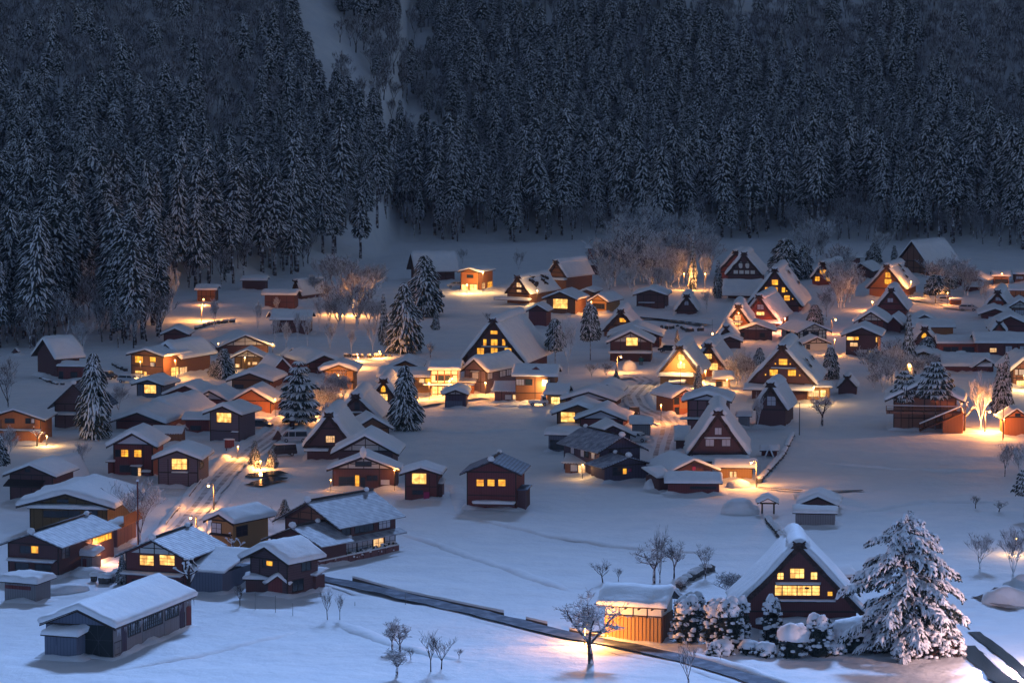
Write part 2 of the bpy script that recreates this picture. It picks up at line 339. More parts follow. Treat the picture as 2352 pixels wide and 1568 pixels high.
def house(name, label, reg, x0, x1, yb, ye, ya, th, D, wall, t=.55, wins=(), cat='house', root=None, ridge='y', roof='timber', ov=.6,
          his=(), side=(), plaster=None, group='village houses', beams=True, lean=0.0, smooth=True, doors=()):
    base, k, ex, ey, td, loc = frame_of(reg, x0, x1, yb, th)
    W = (x1 - x0) * k / cos(R(th)); h = (yb - ye) * k; rise = (ye - ya) * k
    if ridge == 'x':        # the eave measured is the overhanging edge, the ridge measured is the top of the snow
        e_ = h + ov * td; T_ = (yb - ya) * k - (D / 2) * td - t * .8; rise = max(.5, (T_ - e_) / (1 + 2 * ov / D)); h = e_ + ov * rise / (D / 2)
    annex = root is not None
    if not annex: root = thing(name, label, cat, base, group)
    pre = 'annex_' if annex else ''
    off = base - root.location
    F = lambda a, b, z: off + ex * a + ey * b + Vector((0, 0, z))
    Fx = (lambda a, b, z: off + ex * b + ey * a + Vector((0, 0, z)))
    sl = 1 if th >= 0 else -1
    # walls
    mb = MB()
    if ridge == 'y':
        mb.prism([(-W / 2, -1.2), (W / 2, -1.2), (W / 2, h), (0, h + rise), (-W / 2, h)], F, 0, D)
    elif ridge == 'x':
        mb.prism([(0, -1.2), (D, -1.2), (D, h), (D / 2, h + rise), (0, h)], Fx, -W / 2, W / 2)
    else:
        mb.prism([(-W / 2, -1.2), (W / 2, -1.2), (W / 2, h - .1), (-W / 2, h - .1)], F, 0, D)
    mb.build(pre + 'wall', wall, root)
    # roof boards and snow
    if ridge == 'y':
        g = rise / (W / 2); prof = [(-W / 2 - ov, h - ov * g + .04), (0, h + rise + .04), (W / 2 + ov, h - ov * g + .04)]; FF, b0, b1 = F, -ov, D + ov * .6
    elif ridge == 'x':
        g = rise / (D / 2); prof = [(-ov, h - ov * g + .04), (D / 2, h + rise + .04), (D + ov, h - ov * g + .04)]; FF, b0, b1 = Fx, -W / 2 - ov, W / 2 + ov
    else:
        prof = [(-ov, h - lean * .0), (D + ov, h + lean)]; FF, b0, b1 = Fx, -W / 2 - ov, W / 2 + ov
    th_ = .13
    rb = MB(); up = [(a, z + th_) for a, z in prof]
    rb.prism(prof + up[::-1], FF, b0, b1); ro = rb.build(pre + 'roof', roof, root)
    if t > .09:
        if len(prof) == 3 and smooth:
            (a0, z0), (am, zm), (a1, z1) = up; q = .12
            pr = [(a0, z0), (am + (a0 - am) * q, zm + (z0 - zm) * q), (am, zm - (zm - z0) * q * .45), (am + (a1 - am) * q, zm + (z1 - zm) * q), (a1, z1)]
            pr[2] = (am, zm)
        else: pr = up
        sb = MB(); slab(sb, pr, FF, b0 - .02, b1 + .02, t, 0, nb=8, seed=random.random() * 50)
        sb.build('snow_cover' if not annex else 'annex_snow', 'snow', root, uv=False)
    else:
        rc = MB(); am, zm = up[1] if len(up) == 3 else up[1]
        if len(up) == 3:
            rc.tube([FF(am, b0 - .1, zm + .08), FF(am, (b0 + b1) / 2, zm + .12), FF(am, b1 + .1, zm + .08)], .17, 6)
            rc.build('ridge_cap', 'timber', root, uv=False)
            lm = MB(); lm.blob(FF(am, b0 + .3, zm + .25), .55, .7, .42, seed=3); lm.build('ridge_snow', 'snow', root, uv=False)
            lm = MB(); lm.blob(FF(am, b1 - 1.2, zm + .2), .4, 1.0, .3, seed=5); lm.build('ridge_snow', 'snow', root, uv=False)
    out = -ey
    # gable trim
    if ridge == 'y' and beams:
        bb = MB()
        for s in (-1, 1):
            bb.prism([(s * (W / 2 + ov), h - ov * g - .14), (0, h + rise - .14), (0, h + rise + .02), (s * (W / 2 + ov), h - ov * g + .02)], F, -ov - .05, -ov + .04)
        if W > 3 and not any(loc(w[2], w[3])[1] - .1 < h < loc(w[0], w[1])[1] + .1 for w in wins): bb.box(F, -W / 2, W / 2, -.07, 0.0, h - .14, h + .04)
        bb.build(pre + 'bargeboard', 'timber', root, uv=False)
        if plaster:
            s = .80; pm = MB(); pm.prism([(-W / 2 * s, h + .05), (W / 2 * s, h + .05), (0, h + .05 + rise * s)], F, -.03, .01); pm.build('plaster_gable', plaster, root)
            if plaster != 'shoji':
                tm = MB()
                for q in (-.5, -.25, 0, .25, .5):
                    hh = rise * s * (1 - abs(q) / (.5 * s) * .5 * s * 1.0) if abs(q) < .5 else 0
                    hh = max(0, rise * s * (1 - abs(q) * 2 / s))
                    if hh > .15: tm.box(F, q * W - .06, q * W + .06, -.075, -.031, h + .05, h + .05 + hh)
                hw = W / 2 * s * .55; tm.box(F, -hw, hw, -.08, -.032, h + .05 + rise * s * .42, h + .05 + rise * s * .42 + .1)
                tm.build('timber_frame', 'timber', root, uv=False)
        if W > 4.5 and not annex:
            for s in (-1, 1): cb = MB(); cb.box(F, s * (W / 2 - .08) - .08, s * (W / 2 - .08) + .08, -.05, .0, -1, h); cb.build('corner_post', 'timber', root, uv=False)
    drift(lambda a, b: base + ex * a + ey * b, W, D)
    if W > 4 and h > 2.4 and not annex:
        wr = [(loc(w[0], w[3]), loc(w[2], w[1])) for w in list(wins) + list(doors)]
        fm = MB()
        for q in (-.25, 0, .25):
            x = q * W
            if not any(a[0] - .15 < x < b[0] + .15 for a, b in wr): fm.box(F, x - .06, x + .06, -.045, .004, -1, h - .15)
        for z in ((.36, .68) if h > 4.5 else (.5,)):
            if not any(a[1] - .12 < h * z < b[1] + .12 for a, b in wr): fm.box(F, -W / 2 + .1, W / 2 - .1, -.055, .003, h * z - .07, h * z + .07)
        if fm.f: fm.build('wall_frame', 'timber', root, uv=False)
    O = off.copy()
    for w in wins:
        u0, z1 = loc(w[0], w[1]); u1, z0 = loc(w[2], w[3])
        window(root, O + out * (.09 if plaster and z1 > h else 0), ex, out, u0, u1, z0, z1, w[4], w[5] if len(w) > 5 else None)
    for w in doors:
        u0, z1 = loc(w[0], w[1]); u1, z0 = loc(w[2], w[3]); Fd = lambda a, b, z: O + ex * a + out * b + Vector((0, 0, z))
        dm = MB(); dm.box(Fd, u0, u1, 0, .07, z0, z1); dn = (u1 - u0)
        for q in range(1, max(2, int(dn / .5))): x = u0 + dn * q / max(2, int(dn / .5)); dm.box(Fd, x - .02, x + .02, .07, .1, z0, z1)
        dm.build('door', w[4], root)
    for hs in his:      # pent roofs over the front, given by the rectangle their snow fills
        u0, z1 = loc(hs[0], hs[2]); u1, z0 = loc(hs[1], hs[3]); dep = hs[4] if len(hs) > 4 else 1.1
        tt = hs[5] if len(hs) > 5 else .4
        zt = z0 + max(.25, (z1 - z0) - tt - dep * td)
        Fh = lambda a, b, z: off + ex * b + ey * a + Vector((0, 0, z))
        pr = [(-dep, z0 + .05), (.0, zt)]
        pb = MB(); pb.prism([(-dep, z0 - .05), (0, zt - .1), (0, zt), (-dep, z0 + .05)], Fh, u0, u1); pb.build('pent_roof', roof, root)
        if tt > .08:
            sb = MB(); slab(sb, pr, Fh, u0 - .03, u1 + .03, tt, 0, seed=random.random() * 50, r=.4); sb.build('pent_snow', 'snow', root, uv=False)
    if side:
        Os = off + ex * (sl * W / 2); es = ey if sl > 0 else ey; ns = ex * sl
        for f0, f1, z0, z1, kd in side: window(root, Os, es, ns, D * f0, D * f1, h * z0, h * z1, kd)
    return root, dict(F=F, W=W, D=D, h=h, rise=rise, ex=ex, ey=ey, off=off, loc=loc, k=k, base=base, td=td)
def gassho(name, label, reg, xa, ya, xl, xr, yf, yb, th, D, wall='dark_wood', wins=(), his=(), t=.75, thatch='thatch', cat='thatched house',
           thick=.5, lower=True, bare=False, group='steep thatched gable houses', patches=0, boards=3, plaster=None):
    base, k, ex, ey, td, loc = frame_of(reg, xl, xr, yb, th)
    cx = (xl + xr) / 2; cth = cos(R(th))
    hw = (xr - xl) / 2 * k / cth; hf = (yb - yf) * k; ha = (yb - ya) * k
    root = thing(name, label, cat, base, group); off = Vector((0, 0, 0))
    F = lambda a, b, z: ex * a + ey * b + Vector((0, 0, z))
    # outer and inner thatch lines, slightly hollow towards the eaves
    def line(hw_, z0, z1, n=7):
        L = []
        for i in range(n + 1):
            f = i / n; a = -hw_ * (1 - f); z = z0 + (z1 - z0) * f - sin(pi * f) * .015 * (z1 - z0); L.append((a, z))
        return L + [(-a, z) for a, z in L[-2::-1]]
    slope = atan2(ha - hf, hw); vt = thick / cos(slope)
    outer = line(hw, hf, ha); inner = line(max(.3, hw - thick / sin(slope) * .8), hf - .1, ha - min(vt, (ha - hf) * .3))
    fo = .6
    mb = MB(); n = len(outer)
    rr = random.Random(int(xa + ya)); rim = [(a + rr.uniform(-.12, .12), z + rr.uniform(-.12, .12)) for a, z in outer]
    rimi = [(a + rr.uniform(-.06, .06), z + rr.uniform(-.1, .1)) for a, z in inner]
    i0 = len(mb.v)
    rings = [(rimi, -fo + .15), (rim, -fo), (outer, -fo * .3), (outer, D + fo), (inner, D + fo), (inner, .2)]
    for pr, b in rings: mb.v.extend([tuple(F(a, b, z)) for a, z in pr])
    for q in range(len(rings) - 1):
        for j in range(n - 1): mb.face([i0 + q * n + j, i0 + q * n + j + 1, i0 + (q + 1) * n + j + 1, i0 + (q + 1) * n + j])
    for j in range(n - 1): mb.face([i0 + j, i0 + j + 1, i0 + 5 * n + j + 1, i0 + 5 * n + j])
    mb.build('thatch_roof', thatch, root, uv=False)
    # gable wall
    iw = max(.3, hw - thick / sin(slope) * .55); wz = ha - .2
    wm = MB(); lw = hw * .86
    pr = [(-lw, -1.2), (lw, -1.2), (lw, hf + .2), (0, wz), (-lw, hf + .2)] if lower else [(-iw, hf), (iw, hf), (0, wz)]
    wm.prism(pr, F, 0, D); wm.build('wall', wall, root)
    bm = MB()
    for q in range(boards):
        z = hf + (ha - hf) * (.02 + .27 * q)
        if any(loc(w[2], w[3])[1] - .2 < z < loc(w[0], w[1])[1] + .2 for w in wins): continue
        a = hw * (1 - (z - hf) / (ha - hf)) - .5
        if a > .4: bm.box(F, -a, a, -.10, .01, z - .1, z + .1)
    if bm.f: bm.build('floor_beam', 'timber', root, uv=False)
    if plaster:
        pm = MB(); z0 = hf + .3; z1 = hf + (ha - hf) * .45
        for q in range(-2, 2): pm.box(F, hw * (q + .12) * .3, hw * (q + .88) * .3, -.04, .0, z0, z0 + .8)
        pm.blob(F(-hw * .18, -.02, z1), hw * .13, .05, .8, seg=8); pm.blob(F(hw * .18, -.02, z1), hw * .13, .05, .8, seg=8)
        pm.build('plaster_panel', 'white_plaster', root, uv=False)
    drift(lambda a, b: base + ex * a + ey * b, hw * 1.8, D)
    # snow on the two slopes and the capped ridge
    if not bare:
        sb = MB(); slab(sb, outer[:], F, -fo * .55, D + fo * .9, t, 0, nb=10, r=.5, seed=rr.random() * 50, wav=.4); sb.build('snow_cover', 'snow', root, uv=False)
    rb = MB(); rc = [(-1.25, ha - .75), (-.5, ha + .15), (0, ha + .28), (.5, ha + .15), (1.25, ha - .75)]
    rc = [(a * .8, ha + (z - ha) * .75) for a, z in rc]
    if ha - hf < 3.5: rc = [(a * .6, ha + (z - ha) * .6) for a, z in rc]
    e0 = .4 if not bare else -.4
    rb.prism(rc, F, -fo * .75, D + fo * .7); rb.build('ridge_thatch', thatch, root, uv=False)
    s2 = MB(); slab(s2, rc, F, -fo * .2, D + fo * .9, t * .75, 0, nb=12, r=.45, seed=rr.random() * 50, wav=.45); s2.build('ridge_snow', 'snow', root, uv=False)
    om = MB()
    for s in (-1, 1): om.tube([F(s * .1, -fo - .1, ha - .1), F(s * .75, -fo - .15, ha + .35)], .1, 5)
    om.tube([F(-.7, -fo - .1, ha + .02), F(.7, -fo - .1, ha + .02)], .12, 5); om.build('ridge_end', thatch, root, uv=False)
    if patches:
        pb = MB(); nn = Vector((sin(slope), 0, cos(slope)))
        for q in range(patches):
            f = rr.uniform(.3, .85); b = rr.uniform(D * .15, D * .85); a = hw * (1 - f); z = hf + (ha - hf) * f
            c = F(a + nn.x * t * .93, b, z + nn.z * t * .93); ro = [c]
            m_ = []
            for j in range(9):
                an = 2 * pi * j / 9; r_ = rr.uniform(.5, 1.4); sgn = cos(an) * r_ * .6; bb = sin(an) * r_
                m_.append(F(a + nn.x * (t + .12) - cos(slope) * sgn * 1.0, b + bb, z + nn.z * (t + .12) + sin(slope) * sgn))
            pb.poly(m_)
        pb.build('bare_patch', thatch, root, uv=False)
    O = Vector((0, 0, 0)); out = -ey
    for w in wins:
        u0, z1 = loc(w[0], w[1]); u1, z0 = loc(w[2], w[3]); window(root, O, ex, out, u0, u1, z0, z1, w[4], w[5] if len(w) > 5 else None)
    for hs in his:
        u0, z1 = loc(hs[0], hs[2]); u1, z0 = loc(hs[1], hs[3]); dep = hs[4] if len(hs) > 4 else 1.4; tt = hs[5] if len(hs) > 5 else .45
        zt = z0 + max(.25, (z1 - z0) - tt - dep * td); Fh = lambda a, b, z: ex * b + ey * a + Vector((0, 0, z))
        pb = MB(); pb.prism([(-dep, z0 - .08), (0, zt - .12), (0, zt), (-dep, z0 + .05)], Fh, u0, u1); pb.build('pent_roof', 'timber', root)
        if tt > .05:
            sb = MB(); slab(sb, [(-dep, z0 + .05), (0, zt)], Fh, u0 - .03, u1 + .03, tt, 0, r=.45, seed=rr.random() * 50); sb.build('pent_snow', 'snow', root, uv=False)
    return root, dict(F=F, hw=hw, D=D, hf=hf, ha=ha, ex=ex, ey=ey, loc=loc, k=k, base=base, td=td)
def block(root, info, name, m, a0, a1, b0, b1, z0, z1, uv=True):
    mb = MB(); mb.box(info['F'], a0, a1, b0, b1, z0, z1); return mb.build(name, m, root, uv=uv)
def rect(root, info, name, m, x0, y0, x1, y1, b0=.0, b1=.05):
    """panel on the front wall given by its rectangle in the picture"""
    u0, z1 = info['loc'](x0, y0); u1, z0 = info['loc'](x1, y1); return block(root, info, name, m, u0, u1, -b1, -b0, z0, z1)
# ------------------------------------------------------------------ ground, paths, water
def build_ground():
    ys = [-60, 0, 60, 120, 180, 230, 270, 300]
    y = 318.0
    while y < 720: ys.append(y); y += 1.7
    while y < 1010: ys.append(y); y += 2.4
    while y < 1250: ys.append(y); y += 7
    while y < 1900: ys.append(y); y += 30
    ys += [2100, 2600]
    xs = [-900, -600, -420, -300, -230, -180]
    x = -150.0
    while x <= 150: xs.append(x); x += 1.8
    xs += [180, 230, 300, 420, 600, 900]
    mb = MB(); rows = [[(x, y, gz(x, y)) for x in xs] for y in ys]
    mb.grid(rows, 0, True, flip=True)
    o = mb.build('ground', 'snow_ground', uv=False); tag(o, 'snow covered valley floor rising into the wooded mountainside', None, kind='structure')
build_ground()
def path(name, reg, pts, w, m, label, lift=.05, kind='structure'):
    P = [at(reg, *p) for p in pts]; Q = []
    for a, b in zip(P, P[1:]):
        n = max(2, int((b - a).length / 2)); Q += [a + (b - a) * i / n for i in range(n)]
    Q.append(P[-1]); mb = MB(); rows = []
    for i, q in enumerate(Q):
        d = (Q[min(i + 1, len(Q) - 1)] - Q[max(i - 1, 0)]); d.z = 0; d.normalize(); nn = Vector((d.y, -d.x, 0)); row = []
        for s in (-1, -.62 + .1 * noise.noise((i * .2, 1, 8)), -.22 + .1 * noise.noise((i * .2, 3, 8)), .22 + .1 * noise.noise((i * .2, 5, 8)), .62 + .1 * noise.noise((i * .2, 7, 8)), 1):
            p = q + nn * (w / 2 * s * (1 + .34 * noise.noise((i * .55, s, 2)) * (abs(s) == 1)))
            zz = max(gz(p.x + a, p.y + b) for a in (-.9, 0, .9) for b in (-.9, 0, .9)); row.append(Vector((p.x, p.y, zz + lift)))
        rows.append(row)
    hz = [max(p.z for p in r) for r in rows]       # even out the bed lengthways
    hz = [max(hz[max(0, i - 3):i + 4]) for i in range(len(hz))]
    for it in range(6): hz = [max(h_ if it == 0 else 0, (hz[max(0, i - 1)] + h_ + hz[min(len(hz) - 1, i + 1)]) / 3) for i, h_ in enumerate(hz)]
    for i, r in enumerate(rows):
        for p in r: p.z = hz[i] + lift
    mb.grid(rows, 0, True, flip=True)
    if m == 'road':         # two wheel tracks in packed snow
        for k in range(len(mb.f)): mb.m[k] = 1 if k % 5 in (1, 3) else 0
        m = ['snow', 'road']
    o = mb.build(name, m, uv=False); tag(o, label, None, kind=kind); return Q, rows
def bank(name, pts, h, w, m, label, kind='structure', cat=None, seed=0, lift=0.0):
    """a lumpy ridge along a line: snow thrown up beside a path, or a wall"""
    mb = MB(); rows = []
    for i, p in enumerate(pts):
        d = (pts[min(i + 1, len(pts) - 1)] - pts[max(i - 1, 0)]); d.z = 0
        if d.length < 1e-6: d = Vector((1, 0, 0))
        d.normalize(); nn = Vector((d.y, -d.x, 0)); hh = h * (1 + .55 * noise.noise((p.x * .5, p.y * .5, seed))); ww = w * (1 + .4 * noise.noise((p.x * .6, p.y * .6, seed + 4)))
        tp = min(1, (i + .0) / 5, (len(pts) - 1 - i) / 5); hh *= tp; ww *= .3 + .7 * tp
        row = []
        for s, z in ((-1, -.4), (-.8, .35), (-.35, .95), (.2, 1), (.75, .5), (1, -.4)):
            q = p + nn * (ww / 2 * s); row.append(Vector((q.x, q.y, p.z + lift + hh * z - (.15 if tp < .05 else 0))))
        rows.append(row)
    mb.grid(rows, 0, True); o = mb.build(name, m, uv=False); tag(o, label, cat, kind=kind); return o
def offset(Q, d):
    out = []
    for i, q in enumerate(Q):
        t = (Q[min(i + 1, len(Q) - 1)] - Q[max(i - 1, 0)]); t.z = 0; t.normalize(); out.append(q + Vector((t.y, -t.x, 0)) * d)
    return out
# footpath across the near field
Q, _ = path('path', 'O', [(724, 1331), (780, 1341), (880, 1362), (990, 1386), (1100, 1409), (1200, 1434), (1300, 1458), (1400, 1478), (1500, 1500), (1580, 1519), (1660, 1543), (1740, 1566), (1830, 1594)], 2.9, 'wet_path', 'cleared dark footpath running diagonally across the near snow field')
bank('snow_bank', offset(Q, 2.1), .10, 1.6, 'snow', 'snow bank thrown up along the near edge of the footpath', seed=2)
far = offset(Q, -2.1)
def wall_run(pts, i0, i1, label, h=.42, w=.4, m='stone', group='low walls beside the footpath', snow=True, name='stone_wall'):
    seg = pts[i0:i1]; root = thing(name, label, 'wall', seg[0], group)
    mb = MB(); r0 = []
    for p in seg:
        hh = h * (1 + .25 * noise.noise((p.x, p.y, 3)))
        r0.append([p - root.location + Vector((0, -w / 2, -.4)), p - root.location + Vector((0, -w / 2, hh)), p - root.location + Vector((0, w / 2, hh)), p - root.location + Vector((0, w / 2, -.4))])
    mb.grid(r0, 0, False); mb.build('wall_face', m, root)
    if snow:
        sb = MB(); rows = []
        for p in seg:
            a = .22 + .2 * noise.noise((p.x * .8, p.y * .8, 7)); b = p - root.location; row = []
            for s, z in ((-.85, -.02), (-.75, .2), (0, a), (1.2, a * .9), (2.6, .1), (3, -.6)): row.append(b + Vector((0, s * w, h + z)))
            rows.append(row)
        sb.grid(rows, 0, True); sb.build('snow_cap', 'snow', root, uv=False)
    return root
nf = len(far)
wall_run(far, 2, int(nf * .40), 'long dark retaining wall under snow beside the footpath near the red door shed')
wall_run(far, int(nf * .42), int(nf * .50), 'short dark retaining wall under snow at the middle of the footpath')
wall_run(far, int(nf * .52), int(nf * .62), 'dark retaining wall under snow just left of the lamplit storehouse')
bank('snow_bank', offset(Q, -2.5)[int(nf * .64):], .45, 1.8, 'snow', 'snow bank along the far edge of the footpath below the thatched house', seed=6)
for k_, ln in enumerate(([(900, 1215), (1040, 1262), (1200, 1318), (1330, 1366)], [(1000, 1172), (1250, 1228), (1500, 1262), (1700, 1275)], [(950, 985), (1080, 992), (1240, 984)], [(1860, 1060), (2050, 1072), (2300, 1078)], [(940, 1090), (1050, 1120), (1060, 1190)], [(250, 1545), (520, 1490), (700, 1440)], [(760, 1420), (900, 1478), (1080, 1520)], [(1950, 1180), (2130, 1150), (2330, 1160)])):
    P_ = [at('O', *p) for p in ln]; S_ = []
    for a, b in zip(P_, P_[1:]): S_ += [a.lerp(b, q / 14) for q in range(14)]
    for q in S_: q.z = gz(q.x, q.y)
    bank('field_edge', S_, .24, 2.6, 'snow', 'low buried field edge swelling under the snow', seed=30 + k_)
# village lane on the left, lane between the houses on the right, lit yard
Q2, _ = path('lane', 'A', [(1050, 760), (1120, 640), (1180, 570), (1240, 490), (1290, 430), (1350, 350), (1420, 265), (1490, 190), (1560, 130), (1640, 60), (1760, -30), (1900, -130), (2060, -230)], 3.6, 'road', 'narrow snowy lane climbing between the left houses past the lamps')
bank('snow_bank', offset(Q2, 2.7), .4, 2.0, 'snow', 'snow bank on the right side of the left lane', seed=8); bank('snow_bank', offset(Q2, -2.7), .7, 2.2, 'snow', 'snow bank on the left side of the left lane', seed=9)
wall_run(offset(Q2, -2.3), int(len(Q2) * .14), int(len(Q2) * .26), 'dark stone kerb wall with snow cap beside the lamplit left lane', h=.8, group='stone kerbs on the left lane')
wall_run(offset(Q2, -2.3), int(len(Q2) * .30), int(len(Q2) * .40), 'second stone kerb wall under snow further up the left lane', h=.8, group='stone kerbs on the left lane')
Q3, _ = path('lane', 'H', [(1040, 1260), (1060, 1150), (1085, 1050), (1110, 980), (1120, 920), (1060, 860), (960, 820), (880, 770), (850, 700), (900, 640), (960, 590), (900, 560), (780, 560), (640, 580)], 3.8, 'road', 'slushy lane winding between the middle and right houses')
bank('snow_bank', offset(Q3, 2.9), .35, 2.0, 'snow', 'snow bank along the right side of the winding lane', seed=18)
Q4, _ = path('lane', 'G', [(560, 905), (700, 885), (830, 870), (1000, 850), (1100, 835), (1230, 815), (1330, 870)], 3.8, 'road', 'lamplit lane in front of the storefront and big thatched house')
Q5, _ = path('lane', 'N', [(820, 900), (1000, 895), (1180, 900), (1350, 935), (1500, 960), (1700, 1010)], 7.0, 'road', 'lamplit snowy parking yard among the far right houses')
path('canal', 'M', [(150, 950), (330, 966), (560, 990), (760, 1012), (930, 1032)], 2.4, 'water', 'narrow dark canal cutting across the snow near the far right houses')
bank('snow_bank', offset([at('M', x, y) for x, y in ((380, 1048), (480, 1055), (600, 1052), (700, 1078), (860, 1082))], 0), .9, 1.2, 'snow', 'lumpy snow bank below the canal', seed=4)
path('pond', 'F', [(600, 1475), (700, 1462), (800, 1452), (900, 1440), (965, 1436)], 3.4, 'water', 'dark pond edge in the snow beside the lit shrubs')
path('pond', 'F', [(690, 1555), (760, 1530), (850, 1505), (935, 1480)], 3.2, 'water', 'dark water channel below the pond near the two storey house')
path('ditch', 'O', [(2214, 1482), (2250, 1512), (2290, 1546), (2330, 1580)], 2.6, 'water', 'dark stream in the lower right corner', lift=.02)
Qs = [at('O', x, y) for x, y in ((2222, 1468), (2262, 1502), (2304, 1538), (2350, 1576), (2390, 1610))]
bank('snow_bank', Qs, .9, 1.5, 'snow', 'snow ridge between the two dark channels in the lower right corner', seed=12)
path('ditch', 'O', [(2236, 1450), (2275, 1478), (2320, 1515), (2370, 1556)], 1.5, 'water', 'second narrow dark channel in the lower right corner', lift=.02)
path('stream', 'D', [(1640, 1030), (1700, 1025), (1780, 990), (1815, 965)], 1.6, 'water', 'small dark stream right of the big pine')
path('stream', 'D', [(1690, 1035), (1780, 1062), (1890, 1095)], 1.6, 'water', 'short dark stream reach right of the big pine')
path('ditch', 'D', [(240, 318), (380, 330), (530, 340)], .9, 'wet_path', 'thin dark ditch crossing the field right of the lamp')
path('ditch', 'D', [(700, 342), (800, 341), (925, 338)], 1.2, 'water', 'thin dark ditch behind the open hut on the right field')
# ------------------------------------------------------------------ foreground buildings
# long barn, bottom left
r, i = house('barn', 'long weathered barn with black tarp door in the lower left', 'A', 290, 742, 1405, 1195, 1100, 19, 21, 'grey_board', .75, cat='barn', roof='timber', ov=.55, beams=True)
W, D, h, rise, F = i['W'], i['D'], i['h'], i['rise'], i['F']
mb = MB(); mb.prism([(-W / 2 * .9, h + .05), (W / 2 * .9, h + .05), (0, h + rise * .9)], F, -.06, .0); mb.build('gable_board', 'blue_board', r)
def planks(root, info, m, u0, u1, z0, z1, n, side=False, name='plank', out=.05, seed=1, gap=.04):
    rr = random.Random(seed); F = info['F']; W = info['W']; w = (u1 - u0) / n; cache = {}
    for q in range(n):
        a = u0 + q * w; key = (round(w, 3), q % 4)
        if key not in cache:
            mb = MB(); e = rr.uniform(0, .03)
            G = (lambda a_, b_, z_: info['ex'] * a_ + info['ey'] * b_ + Vector((0, 0, z_)))
            if side: mb.box(G, 0, out + e, gap / 2, w - gap / 2, 0, z1 - z0 - rr.uniform(0, .08))
            else: mb.box(G, gap / 2, w - gap / 2, -out - e, 0, 0, z1 - z0 - rr.uniform(0, .08))
            cache[key] = mb.mesh(name, [m])
        o = bpy.data.objects.new(name, cache[key]); COL.objects.link(o); o.parent = root
        o.location = F(W / 2, a, z0) if side else F(a, 0, z0)
rect(r, i, 'tarp', 'tarp', 535, 1192, 740, 1412, .0, .09)
mb = MB()
for x0, y0, x1, y1 in ((560, 1200, 720, 1400), (700, 1210, 600, 1390), (545, 1290, 735, 1300), (640, 1200, 650, 1400)):
    a, b = i['loc'](x0, y0), i['loc'](x1, y1); mb.tube([F(a[0], -.13, a[1]), F(b[0], -.13, b[1])], .018, 4)
mb.build('rope', 'steel', r, uv=False)
planks(r, i, 'blue_board', -W / 2, -W / 2 + 3.4, 0, h * .95, 10, seed=3)
for f0, f1, m in ((.0, .10, 'grey_board'), (.10, .16, 'dark_metal'), (.16, .34, 'grey_board'), (.36, .62, 'grey_board'), (.64, .83, 'grey_board'), (.84, .90, 'dark_metal')):
    planks(r, i, m, D * f0, D * f1, -.1, h * (.5 if m == 'grey_board' else .97), max(2, int(D * (f1 - f0) / .55)), side=True, seed=int(f0 * 100))
planks(r, i, 'red_metal', D * .93, D * .995, -.1, h * .7, 4, side=True, seed=12)
for f0, f1, z0, z1, c in ((.01, .09, .12, .48, (4, 2)), (.18, .33, .5, .93, (5, 4)), (.37, .61, .5, .95, (9, 4)), (.65, .82, .55, .95, (6, 3)), (.85, .90, .1, .55, (2, 2))):
    window(r, i['off'] + i['ex'] * (W / 2), i['ey'], i['ex'], D * f0, D * f1, h * z0, h * z1, 'd', c)
mb = MB(); rr = random.Random(5)
for q in range(46):
    b = D * rr.random(); l = rr.uniform(.2, .8); p = F(W / 2 + .5, b, h - .35); mb.tube([p, p - Vector((0, 0, l))], [.05, .008], 4)
mb.build('icicles', 'shoji', r, uv=False)['kind'] = 'stuff'
house('lean_to', '', 'A', 285, 500, 1425, 1275, 1205, 19, 2.6, 'blue_board', .7, root=r, ridge='flat', lean=.25, ov=.35)
house('shed', 'small board shed with thick mushroom of snow at the left edge below the tiled house', 'A', 24, 238, 1034, 915, 835, 24, 3.4, 'grey_board', .85, ridge='flat', lean=.15, ov=.55, cat='shed', doors=[(30, 925, 205, 962, 'red_metal')])
r, i = house('house', 'dark house with tiled roof and one lit upper window at the left edge', 'A', 45, 390, 880, 665, 600, 19, 16, 'dark_wood', 0, roof='tile_dusted', ov=.9,
      wins=[(205, 680, 252, 727, 'y'), (130, 680, 200, 727, 'd'), (95, 790, 185, 840, 'd'), (230, 800, 335, 840, 'd')], his=[(60, 370, 755, 785, 1.0, .1)], side=[(.05, .18, .55, .85, 'd'), (.6, .95, .66, .84, 'y')])
house('', '', 'A', 470, 600, 840, 745, 640, 19, 2.5, 'grey_board', .9, root=r, ridge='flat', ov=.4, lean=.5, doors=[(535, 760, 560, 835, 'red_metal')])
house('house', 'broad ochre house with a long snow roof and orange balcony above the left edge roofs', 'A', 188, 700, 600, 410, 340, 9, 13, 'mustard', .8, ov=1.5,
      wins=[(282, 455, 400, 497, 'd'), (405, 455, 520, 497, 'd'), (558, 452, 634, 497, 'd'), (372, 378, 442, 400, 'd')], his=[(190, 718, 400, 442, 1.3, .45)])
r, i = house('balcony_wing', 'pinkish side wing with orange balcony rail beside the ochre house', 'A', 655, 760, 705, 560, 550, 12, 8, 'pink_wall', .25, ridge='flat', ov=.2, cat='house wing', doors=[(725, 590, 742, 660, 'dark_wood')])
mb = MB(); W, F, h = i['W'], i['F'], i['h']
for b in range(0, 17): mb.box(F, W / 2 + .9, W / 2 + .98, b * .5, b * .5 + .32, h + .3, h + 1.5)
mb.box(F, W / 2 - .3, W / 2 + 1, 0, 8, h + .15, h + .3); mb.box(F, W / 2 + .88, W / 2 + 1.0, 0, 8.2, h + 1.5, h + 1.6); mb.build('balcony', 'orange_wood', r)
